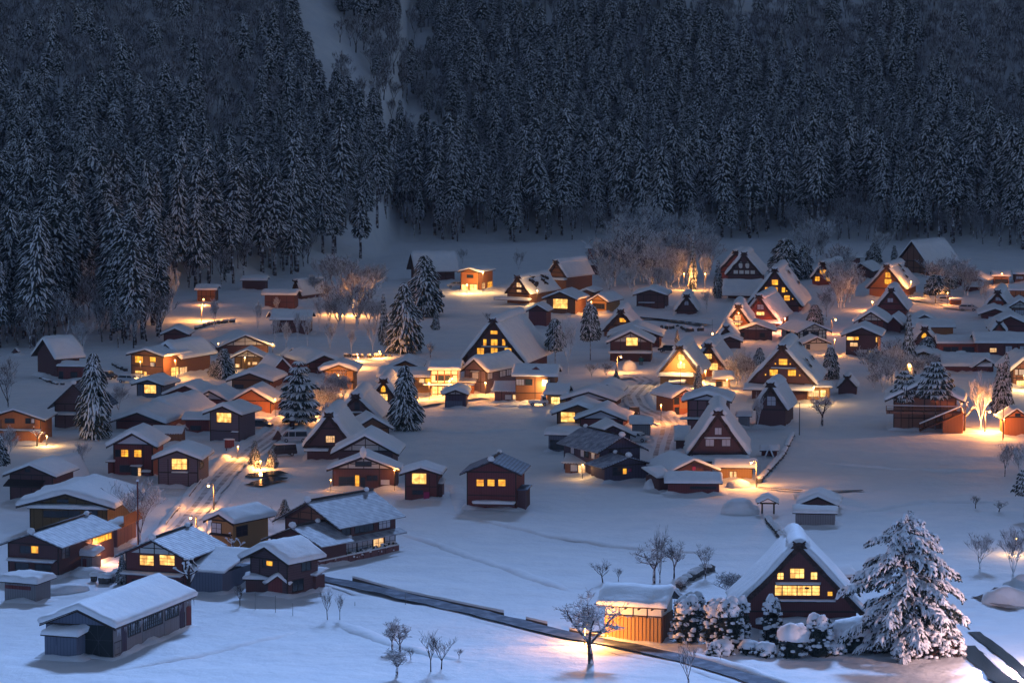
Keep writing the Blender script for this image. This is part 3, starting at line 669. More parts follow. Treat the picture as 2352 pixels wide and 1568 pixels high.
r, i = house('house', 'maroon house with two lit paper windows behind the red flagpole', 'A', 805, 1195, 965, 735, 640, 19, 10.5, 'maroon_wood', 0, roof='tile_dusted', ov=1.0, plaster='plaster',
      wins=[(904, 741, 995, 810, 'w', (2, 3)), (1036, 741, 1134, 810, 'w', (2, 3)), (850, 900, 1000, 960, 'd'), (1030, 905, 1180, 960, 'd')], his=[(800, 1200, 830, 878, 1.4, .12)], side=[(.1, .3, .55, .8, 'd'), (.55, .75, .55, .8, 'd')])
house('', '', 'A', 1225, 1440, 985, 850, 800, 22, 8, 'blue_board', .12, root=r, ridge='flat', roof='tile_dusted', lean=1.6, ov=.5)
r, i = house('house', 'dark plank house with small amber window and red gabled tool shed at its foot', 'B', 62, 316, 990, 765, 690, 36, 5.8, 'dark_siding', .75, ov=.9, wins=[(173, 777, 214, 812, 'y'), (146, 772, 170, 820, 'd')], side=[(.45, .75, .62, .86, 'd'), (.15, .5, .08, .4, 'd')])
house('', '', 'B', 36, 200, 985, 903, 855, 10, 1.6, 'dark_wood', .5, root=r, ridge='flat', ov=.3, lean=.3)
rs, i = house('tool_shed', 'red gabled tool shed under snow against the small amber window house', 'B', 180, 312, 1000, 930, 880, 14, 1.6, 'red_metal', .45, ov=.25, cat='shed', beams=False)
r2, i = house('porch', 'grey entrance porch with slanting roof on the right of the red tool shed', 'B', 392, 492, 968, 865, 828, 30, 2.0, 'dark_wood', .1, ridge='flat', ov=.4, lean=.5, roof='tile_dusted', cat='porch', doors=[(400, 880, 450, 965, 'blue_board')])
r, i = house('house', 'large dark house with tiled roof and glazed lit veranda beside the central field', 'B', 285, 645, 745, 515, 398, 38, 11.5, 'dark_wood', 0, roof='tile_dusted', ov=1.2, plaster='brown_panel', side=[(.05, .2, .62, .85, 'd'), (.28, .6, .62, .85, 'd'), (.7, .9, .62, .9, 'p'), (.02, .3, .08, .38, 'p'), (.32, .58, .08, .38, 'p'), (.6, .78, .08, .38, 'o'), (.8, .98, .08, .38, 'p')])
W, D, F, h = i['W'], i['D'], i['F'], i['h']
mb = MB(); mb.prism([(W / 2 + 1.3, h * .42), (W / 2, h * .52), (W / 2, h * .56), (W / 2 + 1.35, h * .46)], F, -.6, D + .8); mb.build('veranda_roof', 'tile_dusted', r)
mb = MB(); mb.box(F, W / 2 + .01, W / 2 + .5, .1 * D, .1 * D + .9, h * .48, h * .62); mb.build('air_conditioner', 'white_paint', r)
house('', '', 'B', 190, 530, 795, 645, 560, 38, 5, 'dark_wood', 0, root=r, roof='tile_dusted', ov=.9)
def hedge(label, reg, pts, h, w, n, cat='hedge', seed=0):
    root = thing('hedge', label, cat, at(reg, *pts[0])); P = [at(reg, *p) - root.location for p in pts]; rr = random.Random(seed)
    mb = MB(); sb = MB()
    for q in range(n):
        f = rr.random() * (len(P) - 1); a = int(f); p = P[a].lerp(P[a + 1], f - a) + Vector((rr.uniform(-w, w) / 2, rr.uniform(-w, w) / 2, 0)); z = rr.uniform(.1, h)
        mb.poly([p + Vector((rr.uniform(-.3, .3), rr.uniform(-.3, .3), z + rr.uniform(-.3, .3))) for _ in range(4)])
        if rr.random() < .3: sb.blob(p + Vector((0, 0, z + .1)), rr.uniform(.15, .4), rr.uniform(.15, .4), rr.uniform(.08, .2), seg=6, rings=3, seed=q)
    mb.build('leaves', 'needles', root, uv=False); sb.build('snow_cap', 'snow_clump', root, uv=False)['kind'] = 'stuff'
hedge('low clipped hedge dusted with snow along the glazed veranda of the tiled house', 'B', [(500, 812), (760, 765), (1010, 712)], 1.0, .8, 420, seed=4)
wl = thing('garden_wall', 'low pale garden wall under the hedge of the large tiled house', 'wall', at('B', 500, 822)); a, b = at('B', 505, 818), at('B', 1018, 716)
mb = MB(); d = (b - a); n_ = Vector((d.y, -d.x, 0)).normalized(); L = d.length; d.normalize(); o_ = a - wl.location
mb.box(lambda p, q, z: o_ + d * p + n_ * q + Vector((0, 0, z)), 0, L, 0, .25, -.5, .75); mb.build('wall_face', 'pink_wall', wl); sb = MB(); slab(sb, [(-.1, .75), (.35, .75)], lambda p, q, z: o_ + d * q + n_ * p + Vector((0, 0, z)), 0, L, .2); sb.build('snow_cap', 'snow', wl, uv=False)
# yellow lit wooden house by the lane
house('house', 'lamplit yellow wooden house with thick snow roof beside the left lane', 'A', 1365, 1508, 730, 520, 482, 34, 7.5, 'warm_wood', .75, ov=.8, wins=[(1367, 535, 1430, 610, 'p')], his=[(1360, 1505, 607, 625, .5, .05)], side=[(.1, .4, .5, .8, 'd')])
# two storey house with lit doorway
r, i = house('house', 'two storey black house with amber lit doorway and white half timbered gables', 'B', 597, 1003, 318, 185, 108, 4, 5, 'dark_wood', .3, roof='timber', plaster='plaster', ov=.8,
      wins=[(745, 228, 770, 312, 'y', (1, 3)), (640, 240, 735, 310, 'd'), (782, 245, 806, 308, 'd'), (820, 232, 850, 262, 'd'), (858, 232, 886, 262, 'd'), (748, 142, 848, 170, 'd')])
rect(r, i, 'sign_board', 'shoji', 910, 258, 966, 290, .0, .1)
house('', '', 'B', 636, 986, 262, 72, -22, 4, 8, 'dark_siding', .5, root=r, plaster='plaster', ov=1.1)
om = MB(); om.blob(i['F'](0, -.8, i['h'] + i['rise'] + .7), .55, .7, .9, seed=3); om.build('ridge_snow', 'snow', r, uv=False)
r, i = house('hut', 'narrow hut with big lit window and red cabinet at the field edge', 'B', 1065, 1277, 388, 213, 180, 5, 5.5, 'maroon_wood', .35, ov=.75, cat='hut', wins=[(1112, 214, 1203, 282, 'w', (2, 2)), (1115, 325, 1180, 350, 'd')])
rect(r, i, 'cabinet', 'magenta_cloth', 1188, 334, 1225, 388, .0, .4)
house('', '', 'B', 1262, 1305, 385, 290, 262, 5, 3, 'dark_wood', .2, root=r, ridge='flat', ov=.2, lean=.3)
r, i = house('house', 'red square house with three amber windows standing alone in the central field', 'O', 1072, 1186, 1172, 1086, 1062, 8, 8.5, 'red_metal', 0, roof='tile_dark', ov=.9, beams=True,
      wins=[(1095, 1104, 1111, 1119, 'y', (1, 3)), (1120, 1104, 1136, 1119, 'y', (1, 3)), (1145, 1104, 1161, 1119, 'y', (1, 3))])
block(r, i, 'bench', 'dark_wood', -i['W'] / 2 + 1.2, i['W'] / 2 - .2, -1.6, -.1, .6, .9); bs = MB(); slab(bs, [(-1.7, .95), (-.1, .95)], lambda a, b, z: i['F'](b, a, z), -i['W'] / 2 + 1.1, i['W'] / 2 - .1, .35); bs.build('bench_snow', 'snow', r, uv=False)
block(r, i, 'side_shed', 'dark_wood', i['W'] / 2 + .02, i['W'] / 2 + 1.2, 1.0, 5.5, -1, 2.6)
hm = MB(); hm.box(i['F'], i['W'] / 2 - .02, i['W'] / 2 + 1.5, .8, 5.7, 2.6, 2.75); hm.build('side_roof', 'tile_dark', r)
# right of the field
r, i = house('house', 'dark metal clad house with ribbed roof and lit porch in the middle right', 'H', 597, 905, 1308, 1092, 1003, -27, 11.5, 'dark_metal', 0, roof='metal_dusted', ov=1.0, side=[(.12, .22, .62, .85, 'p'), (.3, .4, .62, .85, 'd'), (.42, .52, .6, .85, 'p'), (.7, .8, .62, .85, 'p')])
house('', '', 'H', 635, 972, 1345, 1225, 1168, -27, 4.2, 'dark_metal', 0, root=r, roof='metal_dusted', ov=.9, wins=[(700, 1248, 770, 1300, 'd', (2, 2)), (774, 1256, 802, 1294, 'y'), (812, 1256, 840, 1278, 'm')])
house('', '', 'H', 340, 600, 1290, 1205, 1160, 12, 3.4, 'brown_panel', .1, root=r, ridge='flat', roof='metal_dusted', lean=.9, ov=.5, wins=[(440, 1215, 540, 1280, 'o', (4, 1)), (382, 1212, 432, 1262, 'p')])
pots = thing('flower_pots', 'row of round snow topped pots by the dark metal clad house', 'pots', at('H', 895, 1330)); mb = MB(); sb = MB()
for q in range(9): p = Vector(((q % 5) * .55 - 1.2, (q // 5) * .6, 0)); mb.tube([p, p + Vector((0, 0, .5))], .2, 7); sb.blob(p + Vector((0, 0, .55)), .25, .25, .2, seg=7, rings=3)
mb.build('pot', 'brown_panel', pots, uv=False)['kind'] = 'stuff'; sb.build('snow_cap', 'snow_clump', pots, uv=False)['kind'] = 'stuff'
r, i = gassho('thatched_house', 'tall thatched house with three pale windows above the lamplit kiosk', 'I', 578, 872, 318, 822, 1225, 1345, 3, 16, wins=[(545, 1003, 598, 1058, 'p', (2, 1)), (470, 1096, 537, 1152, 'p', (2, 1)), (603, 1096, 670, 1152, 'p', (2, 1))], his=[(355, 828, 1195, 1270, 1.8, .7), (465, 670, 1078, 1092, .5, .12)], t=.8)
house('', '', 'I', 228, 330, 1200, 1120, 990, 3, 4, 'dark_wood', .5, root=r, ridge='flat', lean=1.6, ov=.3)
house('kiosk', 'lamplit timber kiosk with flat snow roof under the street lamp', 'I', 568, 846, 1448, 1350, 1275, 6, 4.2, 'warm_wood', .55, ridge='x', ov=.7, cat='kiosk', wins=[(668, 1372, 690, 1425, 'o'), (700, 1372, 722, 1425, 'o')])
house('shed', 'low purple brown shed with snowy roof in front of the tall thatched house', 'C', 1110, 1440, 358, 290, 210, 3, 4.5, 'red_metal', .5, ridge='x', ov=.5, cat='shed', wins=[(1255, 303, 1420, 318, 'd', (12, 1))])
house('house', 'low dark house with a magenta window left of the tall thatched house', 'C', 1130, 1400, 300, 192, 132, -20, 8, 'dark_wood', .45, ov=.9, wins=[(1266, 172, 1290, 196, 'm')])
house('annex', 'snow covered lean-to with rusty posts left of the purple brown shed', 'C', 1050, 1135, 335, 250, 195, -20, 5, 'dark_wood', .4, ridge='flat', lean=.7, ov=.5, cat='shed')
# big thatched house, lower right
r, i = gassho('thatched_house', 'largest near thatched house with six glowing windows beside the big pine', 'D', 500, 656, 72, 938, 1108, 1232, 2, 11, wall='maroon_wood',
      wins=[(451, 819, 539, 881, 'w', (3, 2)), (368, 846, 407, 889, 'w', (2, 2)), (584, 843, 623, 889, 'w', (2, 2)), (354, 926, 396, 993, 'w', (1, 3)), (403, 926, 492, 993, 'w', (3, 3)), (499, 926, 587, 993, 'w', (3, 3)), (594, 926, 640, 993, 'w', (1, 3)), (693, 969, 722, 996, 'y', (1, 1))],
      his=[(360, 640, 908, 922, .6, .12), (310, 740, 1020, 1034, .5, .12), (230, 860, 1118, 1172, 1.6, .55)], t=.7, thick=.6)
rect(r, i, 'notice', 'timber', 545, 940, 572, 953, .0, .06)
block(r, i, 'shelf', 'timber', i['hw'] * .62, i['hw'] * .98, -1.4, -.1, 1.4, 1.5)
ss_ = MB(); slab(ss_, [(-1.45, 1.5), (-.1, 1.5)], lambda a, b, z: i['F'](b, a, z), i['hw'] * .6, i['hw'] * 1.0, .3); ss_.build('shelf_snow', 'snow', r, uv=False)
house('shed', 'small shed roof showing behind the right slope of the nearest thatched house', 'D', 735, 865, 960, 890, 805, -15, 6, 'dark_wood', .3, ridge='x', cat='shed')
# storehouse under the lamp
r, i = house('storehouse', 'lamplit storehouse with yellow board wall and white plaster band by the footpath', 'C', 706, 1064, 1290, 1078, 922, 16, 5.4, 'white_plaster', .7, ridge='x', ov=.85, cat='storehouse')
W, D, F, h = i['W'], i['D'], i['F'], i['h']
planks(r, i, 'warm_wood', -W / 2, W / 2, -.2, h * .66, 15, name='board', out=.1, gap=.05)
planks(r, i, 'brown_wood', .02, D, -.2, h * .68, 10, side=True, name='board', out=.1)
for q in range(16):
    mb = MB(); x = -W / 2 + W * q / 15; mb.box(F, x - .035, x + .035, -.17, -.12, -.2, h * .66 + .03)
    mb.build('batten', 'frame_wood', r, uv=False)
mb = MB(); mb.box(F, -W / 2 - .05, W / 2 + .05, -.2, -.0, h * .66 + .04, h * .66 + .14)
mb.build('rail', 'brown_wood', r, uv=False)
mb = MB()
for q in range(6): x = -W / 2 - .6 + (W + 1.2) * q / 5; mb.box(F, x - .08, x + .08, -.84, .0, h - .55, h - .4)
mb.build('eave_beam', 'timber', r, uv=False)
# huts on the right field
r, i = house('hut', 'open field hut with two tiered snow roof behind the nearest thatched house', 'D', 520, 745, 470, 415, 366, 8, 5, 'dark_wood', .7, ov=.5, cat='hut')
house('', '', 'D', 488, 738, 556, 470, 425, 8, 2.2, 'grey_board', .55, root=r, ridge='flat', lean=.4, ov=.4)
mb = MB(); f = i['F']
for a, b in ((-2.6, 0), (0, 2.4), (2.6, 0)): mb.tube([f(a, -2.6, -.2 + b * .0), f(a * .0, -2.6, 1.3)], .06, 4)
mb.build('brace', 'steel', r, uv=False)
def gate_roof(name, label, reg, x0, x1, yb, ye, m='timber', cat='shelter'):
    base, k, ex, ey, td, loc = frame_of(reg, x0, x1, yb, 5); root = thing(name, label, cat, base); F = lambda a, b, z: ex * a + ey * b + Vector((0, 0, z))
    W = (x1 - x0) * k; h = (yb - ye) * k
    for s in (-1, 1): mb = MB(); mb.box(F, s * W / 2 - .12, s * W / 2 + .12, -.1, .12, -.5, h); mb.build('post', m, root, uv=False)
    mb = MB(); mb.box(F, -W / 2 - .3, W / 2 + .3, -.08, .1, h, h + .2); mb.prism([(-W / 2 - .7, h + .1), (0, h + .85), (W / 2 + .7, h + .1), (W / 2 + .7, h + .25), (0, h + 1.0), (-W / 2 - .7, h + .25)], F, -1.1, 1.1); mb.build('roof', m, root)
    sb = MB(); slab(sb, [(-W / 2 - .7, h + .25), (0, h + 1.0), (W / 2 + .7, h + .25)], F, -1.15, 1.15, .6); sb.build('snow_cover', 'snow', root, uv=False); return root
gate_roof('well_shelter', 'small open shelter on two posts carrying a snow dome above the nearest thatched ridge', 'D', 272, 348, 475, 412)
r, i = house('shrine_hut', 'tiny hut with white arched hood on the slope right of the kiosk', 'D', 268, 368, 112, 70, 56, 4, 2.2, 'maroon_wood', .3, ridge='x', ov=.3, cat='hut')
mb = MB(); F = i['F']
for s in (-1, 1): mb.prism([(s * .95, -.2), (s * .7, -.2), (0, 1.75), (0, 2.25)], F, -.9, -.1)
mb.build('hood', 'snow', r, uv=False)
# ------------------------------------------------------------------ left cluster
r, i = house('thatched_hut', 'steep thatched hut with red side shed at the left forest edge', 'E', 515, 700, 580, 420, 205, -38, 7, 'dark_wood', .7, ridge='x', ov=.9, cat='thatched house', roof='thatch')
house('', '', 'E', 516, 800, 612, 490, 455, 10, 4, 'red_metal', .35, root=r, ridge='flat', lean=.4, ov=.2, wins=[(632, 535, 688, 580, 'd'), (525, 530, 560, 595, 'd')])
r, i = house('house', 'black house with dark bare tiled roof half hidden behind the tall left fir', 'E', 485, 860, 1048, 830, 655, 10, 9, 'dark_siding', 0, roof='tile_dark', ov=1.1, his=[(400, 700, 878, 920, 2.2, .2)])
house('house', 'rust brown house with pale window cut by the left picture edge', 'E', -110, 372, 1178, 958, 880, 5, 8, 'orange_wood', .25, ov=.9, wins=[(50, 958, 130, 996, 'd'), (235, 958, 272, 998, 'd'), (284, 960, 311, 996, 'p')], his=[(-110, 372, 1045, 1066, .6, .12)])
r, i = house('house', 'two storey wooden house with two amber windows and lit side entrance near the left forest', 'E', 1160, 1465, 582, 385, 340, 30, 8, 'brown_wood', .5, ov=.7, wins=[(1200, 391, 1275, 453, 'y', (2, 2)), (1340, 400, 1395, 445, 'y'), (1200, 521, 1268, 546, 'w'), (1280, 531, 1308, 571, 'w')], side=[(.3, .6, .02, .42, 'w'), (.65, .95, .02, .36, 'o')])
mb = MB(); u, z = i['loc'](1372, 468); mb.box(i['F'], u - .4, u + .4, -.4, 0, z - .3, z + .35); mb.build('air_conditioner', 'white_paint', r, uv=False)
house('', '', 'E', 1395, 1610, 560, 385, 290, 30, 10, 'brown_wood', .7, root=r, ov=1.0)
house('house', 'small plain maroon house with snowy gable roof below the left lamp', 'E', 1458, 1665, 288, 200, 155, 4, 6, 'maroon_wood', .5, ov=.6)
house('house', 'low house with one warm paned window beside the parked silver car', 'E', 1217, 1445, 795, 657, 622, 18, 6, 'blue_board', .6, ov=.8, wins=[(1287, 663, 1394, 740, 'w', (2, 2))])
house('house', 'plain maroon gable house touching the white triangle gable house', 'E', 1485, 1830, 885, 740, 668, 10, 8, 'maroon_wood', .45, ov=.7)
house('house', 'maroon house with blank white triangle gable in the left cluster', 'F', 165, 452, 890, 785, 712, 12, 8, 'red_metal', .4, ov=.9, plaster='shoji')
house('house', 'plank house with large bright upper window above the parked black car', 'F', 300, 570, 1150, 893, 838, 20, 6.2, 'plank_house', .6, ov=.9, wins=[(364, 893, 496, 982, 'w', (2, 2))], his=[(500, 565, 1055, 1072, .5, .1)])
house('shed', 'dark red flat shed with thick snow left of the plank house', 'F', 85, 296, 1080, 962, 888, 3, 5, 'red_metal', .6, ridge='x', ov=.5, cat='shed', wins=[(130, 1008, 220, 1045, 'd')])
house('house', 'wide low house with deep rounded snow above the blue metal roof', 'E', 1030, 1450, 1078, 982, 908, 14, 9, 'maroon_wood', .9, ov=1.0)
house('house', 'house carrying a long snow ridge behind the wide low left house', 'E', 1270, 1600, 1010, 900, 800, 30, 10, 'dark_wood', .9, ov=.8)
house('shed', 'brown board shed with ribbed blue metal roof', 'E', 1372, 1602, 1185, 1092, 1018, 6, 4.5, 'brown_wood', .12, ridge='x', roof='metal_dusted', ov=.5, cat='shed')
house('house', 'maroon two storey house with two square amber windows and white gable', 'E', 1010, 1368, 1475, 1172, 1075, 7, 7, 'red_metal', .7, ov=.9, plaster='shoji', wins=[(1082, 1221, 1144, 1283, 'y', (2, 3)), (1200, 1224, 1264, 1286, 'y', (2, 3)), (1030, 1222, 1075, 1282, 'd'), (1230, 1385, 1258, 1462, 'o'), (1172, 1372, 1228, 1465, 'd'), (1068, 1362, 1160, 1420, 'd')], his=[(1165, 1270, 1358, 1372, .7, .12), (1270, 1350, 1398, 1420, .8, .3)])
house('lean_to', 'small snowy lean-to against the maroon two storey house', 'E', 962, 1008, 1475, 1340, 1310, 7, 3, 'maroon_wood', .25, ridge='flat', lean=.5, ov=.3, cat='shed')
house('house', 'grey plank house with large lit window standing by the left lane', 'A', 1020, 1283, 298, 112, 64, 6, 8, 'plank_house', .6, ov=.8, wins=[(1112, 115, 1209, 184, 'w', (3, 2))], his=[(1115, 1215, 196, 208, .4, .1)], side=[(.15, .5, .6, .9, 'd')])
r, i = house('house', 'dark hut with blue lean roof and reddish side wing near the left edge', 'A', 60, 350, 385, 215, 158, 14, 8, 'dark_wood', .45, ov=.8, his=[(52, 300, 225, 285, 2.2, .08)], wins=[(165, 180, 195, 198, 'd')])
house('', '', 'A', 300, 408, 300, 210, 120, 24, 6, 'pink_wall', .3, root=r, ov=.8)
house('house', 'warm wooden house with amber window lit from below in front of the snowy clearing', 'F', 1325, 1585, 700, 507, 460, 3, 6, 'warm_wood', .8, ov=.8, wins=[(1422, 535, 1480, 594, 'y', (1, 2))], his=[(1318, 1588, 602, 616, .5, .06)])
r, i = house('house', 'dark house with half timbered gable and grey roof below the curved stone wall', 'F', 412, 820, 400, 300, 213, -12, 10, 'dark_wood', .3, ov=1.0, plaster='plaster')
house('house', 'half timbered annex with pale lit ground floor below the dark gable house', 'F', 520, 762, 520, 398, 340, 3, 5, 'mustard', .3, ov=.9, plaster='plaster', wins=[(516, 462, 566, 492, 'o'), (642, 446, 662, 470, 'o'), (682, 446, 724, 470, 'o')])
house('house', 'brown house with broad snow roof above the orange lit garage', 'F', 497, 838, 705, 607, 548, 11, 9, 'brown_wood', .7, ov=.9, wins=[(742, 650, 818, 682, 'p'), (520, 650, 600, 695, 'd')])
house('house', 'grey roofed house behind the brown house in the left cluster', 'F', 840, 1040, 640, 540, 422, -18, 9, 'maroon_wood', .4, ov=.9)
r, i = house('garage', 'orange lamplit timber garage with snow roof beside the spreading pine', 'F', 512, 850, 905, 790, 693, 11, 7, 'orange_wood', .6, ov=.7, cat='garage', doors=[(715, 792, 838, 900, 'orange_wood')])
house('house', 'narrow dark tower like hut with snow cap at the clearing', 'F', 968, 1092, 470, 385, 330, -10, 3.5, 'dark_wood', .25, ov=.4, cat='hut')
house('house', 'low house with smooth white roof and dark gable left of the warm wooden house', 'F', 1190, 1425, 560, 440, 388, -22, 12, 'maroon_wood', .8, ov=.9)
# ------------------------------------------------------------------ clearing at the back left
house('barn', 'dark back barn with snowy roof in the clearing below the tall trunks', 'K', 1035, 1306, 565, 440, 378, 6, 6, 'dark_wood', .6, ridge='x', ov=.7, cat='barn')
gassho('thatched_hut', 'small dark thatched hut behind the back barn', 'K', 1330, 305, 1272, 1388, 440, 485, 32, 9, his=(), t=.6, thick=.6, boards=0)
house('hut', 'dark hut tucked beneath the snowy cedars at the back left', 'K', 830, 1042, 385, 300, 262, 3, 5, 'dark_wood', .6, ridge='x', ov=.5, cat='hut')
house('hut', 'lamplit brown hut with flat snow roof beside the back left lamp', 'K', 416, 580, 500, 390, 335, 4, 5, 'brown_wood', .55, ridge='x', ov=.6, cat='hut')
house('barn', 'long dark barn behind the row of bare trees in the clearing', 'K', 1112, 1436, 800, 675, 575, 3, 8, 'dark_wood', .7, ridge='x', ov=.7, cat='barn')
house('hut', 'tiny red hut gable peeping left of the long dark barn', 'K', 1065, 1100, 660, 630, 600, 3, 3, 'red_wood', .3, ov=.3, cat='hut')
# ------------------------------------------------------------------ centre
gassho('thatched_house', 'thatched house with one lit window left of the two storey black house', 'F', 1375, 903, 1135, 1600, 1200, 1325, 4, 14, wins=[(1338, 1101, 1414, 1157, 'o', (4, 4))], his=[(1150, 1360, 1192, 1232, 1.2, .3)])
gassho('thatched_house', 'thatched house with one blue grey window behind the lit window thatched house', 'G', 36, 800, -190, 258, 1020, 1075, 4, 15, wins=[(26, 863, 67, 931, 'd', (1, 2))], his=[(-10, 92, 940, 958, .5, .12)])
house('shed', 'brown eaved shed between the thatched houses and the snow field', 'G', 30, 330, 1190, 1090, 1000, -12, 6, 'brown_wood', .45, ov=.6, cat='shed')
gassho('thatched_house', 'slim thatched gable with two glowing windows behind the round cedar', 'G', 281, 668, 135, 430, 880, 930, 3, 12, wall='brown_wood', wins=[(259, 722, 299, 777, 'y', (1, 2)), (249, 796, 317, 851, 'w', (3, 3))])
r, i = house('house', 'house with warm triangular gable and hipped snow skirt behind the round cedar', 'G', 365, 590, 640, 546, 496, 3, 8, 'orange_wood', .6, ov=.9)
house('', '', 'G', 250, 700, 800, 658, 560, 3, 9, 'warm_wood', .7, root=r, ridge='x', ov=.6, wins=[(600, 662, 645, 698, 'o'), (655, 660, 700, 702, 'y')])
r, i = house('shop_house', 'lamplit half timbered shop house with white panels left of the big thatched house', 'G', 705, 942, 830, 597, 498, 3, 8, 'white_plaster', .7, ridge='x', ov=.6, wins=[(745, 628, 820, 680, 'd', (2, 1)), (824, 628, 900, 680, 'd', (2, 1)), (720, 735, 800, 800, 'b', (3, 2)), (805, 735, 860, 800, 'o', (2, 2)), (868, 735, 935, 800, 'b', (2, 2))], his=[(640, 1090, 700, 722, 1.2, .15)])
mb = MB(); F = i['F']; h = i['h']; W = i['W']
for q in range(5): x = -W / 2 + W * q / 4; mb.box(F, x - .1, x + .1, -.05, .0, 0, h)
for z in (.42, .52, .8): mb.box(F, -W / 2, W / 2, -.06, .0, h * z, h * z + .16)
mb.build('timber_frame', 'brown_wood', r)
house('', '', 'G', 940, 1085, 800, 700, 640, 3, 6, 'orange_wood', .35, root=r, ridge='flat', lean=.6, ov=.4, wins=[(960, 720, 1060, 770, 'b', (4, 2))])
gassho('thatched_house', 'biggest thatched house with seven amber windows in the village centre', 'G', 1250, 140, 962, 1556, 528, 640, 15, 19, wins=[(1236, 239, 1297, 271, 'y', (2, 2)), (1171, 316, 1199, 371, 'y', (1, 3)), (1239, 316, 1297, 371, 'y', (2, 3)), (1339, 316, 1367, 371, 'y', (1, 3)), (1116, 394, 1176, 451, 'y', (2, 3)), (1239, 394, 1297, 451, 'y', (2, 3)), (1361, 394, 1421, 451, 'y', (2, 3))], his=[(1160, 1390, 383, 390, .3, .07)], t=.85)
house('house', 'dark front house with long snow roof at the foot of the biggest thatched house', 'G', 1003, 1197, 790, 580, 490, 30, 12, 'plank_house', .7, ov=.6, wins=[(1072, 598, 1128, 660, 'p')], side=[(.03, .18, .62, .88, 'p'), (.4, .58, .62, .88, 'p'), (.6, .8, .62, .88, 'p')], his=[(1060, 1135, 590, 602, .4, .1)])
r, i = house('shop_house', 'two storey inn with pink ground floor and snow roof behind the small truck', 'O', 1184, 1274, 926, 869, 838, 5, 8, 'brown_wood', .7, ridge='x', ov=.6, wins=[(1186, 873, 1204, 886, 'p', (3, 1)), (1207, 873, 1222, 886, 'd'), (1245, 873, 1263, 888, 'p', (3, 1))])
house('', '', 'O', 1136, 1272, 924, 901, 878, 5, 4.5, 'pink_wall', .1, root=r, ridge='flat', roof='metal_dusted', lean=1.2, ov=.5, wins=[(1160, 908, 1175, 919, 'p'), (1178, 908, 1195, 919, 'o'), (1219, 905, 1236, 921, 'b', (3, 2)), (1240, 905, 1262, 921, 'b', (3, 2))])
mb = MB(); F = i['F']; mb.prism([(-1.6, i['h'] + .6), (1.6, i['h'] + .6), (0, i['h'] + 1.5)], F, 1.0, 3.2); mb.build('roof_gable', 'maroon_wood', r)
house('house', 'low lit annex with small dark gable right of the inn', 'H', 205, 340, 775, 690, 595, 8, 6, 'warm_wood', .6, ridge='x', ov=.6, wins=[(235, 700, 300, 760, 'b', (3, 2))])
r, i = house('storehouse', 'small black storehouse with shuttered front at the top of the central field', 'G', 828, 1016, 918, 790, 755, 3, 5, 'dark_metal', .8, ov=.5, cat='storehouse', plaster='plaster', beams=True, doors=[(835, 850, 985, 912, 'blue_board')])
house('house', 'snow roofed house furthest back in the stacked middle roofs', 'H', 575, 742, 740, 650, 608, 8, 8, 'brown_wood', .6, ov=.8)
house('house', 'dark gabled house in the stacked middle roofs with drooping eave snow', 'H', 345, 700, 790, 718, 662, 12, 8, 'maroon_wood', .7, ov=.8, plaster='shoji')
house('house', 'house with one large lit window at the right edge of the central field', 'H', 278, 600, 922, 822, 762, 8, 8, 'brown_wood', .7, ov=.8, wins=[(310, 817, 414, 891, 'w', (2, 2))])
house('house', 'red walled house with white gable in front of the large lit window house', 'H', 452, 775, 948, 868, 806, 9, 8, 'red_metal', .6, ov=.8, plaster='shoji', wins=[(698, 895, 770, 934, 'd')])
house('shed', 'blue board shed with slatted racks below the large lit window house', 'H', 215, 440, 1112, 990, 925, 8, 5, 'blue_board', .5, ridge='x', ov=.6, cat='shed', wins=[(230, 1020, 345, 1090, 'd', (3, 3))])
house('house', 'low roof squeezed behind the dark metal clad house', 'H', 560, 830, 1090, 985, 920, -8, 6, 'dark_metal', .5, ov=.8)
house('shed', 'small grey shed with flat snow roof by the winding lane', 'H', 845, 980, 1000, 910, 858, 4, 4, 'grey_board', .6, ridge='x', ov=.4, cat='shed')
r, i = house('house', 'black house with one large paned window and pent roof above the winding lane', 'H', 680, 985, 442, 285, 210, 5, 7, 'dark_wood', .55, ov=.7, plaster='plaster', wins=[(801, 252, 886, 312, 'w', (2, 2))], his=[(672, 992, 343, 370, 1.4, .35)])
house('house', 'broad snow roof directly behind the black paned window house', 'H', 690, 1050, 330, 235, 172, 5, 9, 'maroon_wood', .6, ov=.8, plaster='plaster', side=[(.3, .9, .1, .6, 'o')])
gassho('thatched_house', 'small thatched house with amber windows up the slope behind the broad snow roof', 'H', 770, 45, 615, 905, 205, 245, 6, 12, wall='brown_wood', wins=[(751, 104, 797, 134, 'y', (2, 2)), (729, 166, 790, 190, 'w', (3, 1)), (698, 180, 720, 193, 'y')], thick=.7)
house('shed', 'plain maroon shed with tilted snow roof right of the central field top', 'L', 1256, 1418, 795, 642, 595, 12, 5, 'red_metal', .45, ov=.55, cat='shed')
house('house', 'house with huge lit upper window between the maroon shed and thatched house', 'L', 1420, 1682, 700, 548, 492, 20, 7.5, 'brown_wood', .4, ov=.8, wins=[(1482, 553, 1612, 644, 'w', (2, 2))])
house('house', 'lamplit brown house with smooth snow roof right of the huge lit window', 'L', 1835, 1968, 682, 570, 525, 24, 8, 'warm_wood', .5, ov=.8, wins=[(1850, 600, 1950, 650, 'd', (4, 1))])
house('house', 'little brown gable behind the huge lit window house', 'L', 1740, 1842, 550, 480, 462, 16, 7, 'brown_wood', .5, ov=.6)
gassho('thatched_house', 'lamplit thatched house with patchy bare thatch at the back centre', 'L', 1160, 328, 1042, 1278, 490, 592, 28, 14, wall='brown_wood', wins=[(1146, 387, 1189, 428, 'o', (2, 2)), (1146, 451, 1189, 474, 'o', (2, 1))], his=[(960, 1285, 492, 552, 1.5, .6)], t=.55, patches=9)
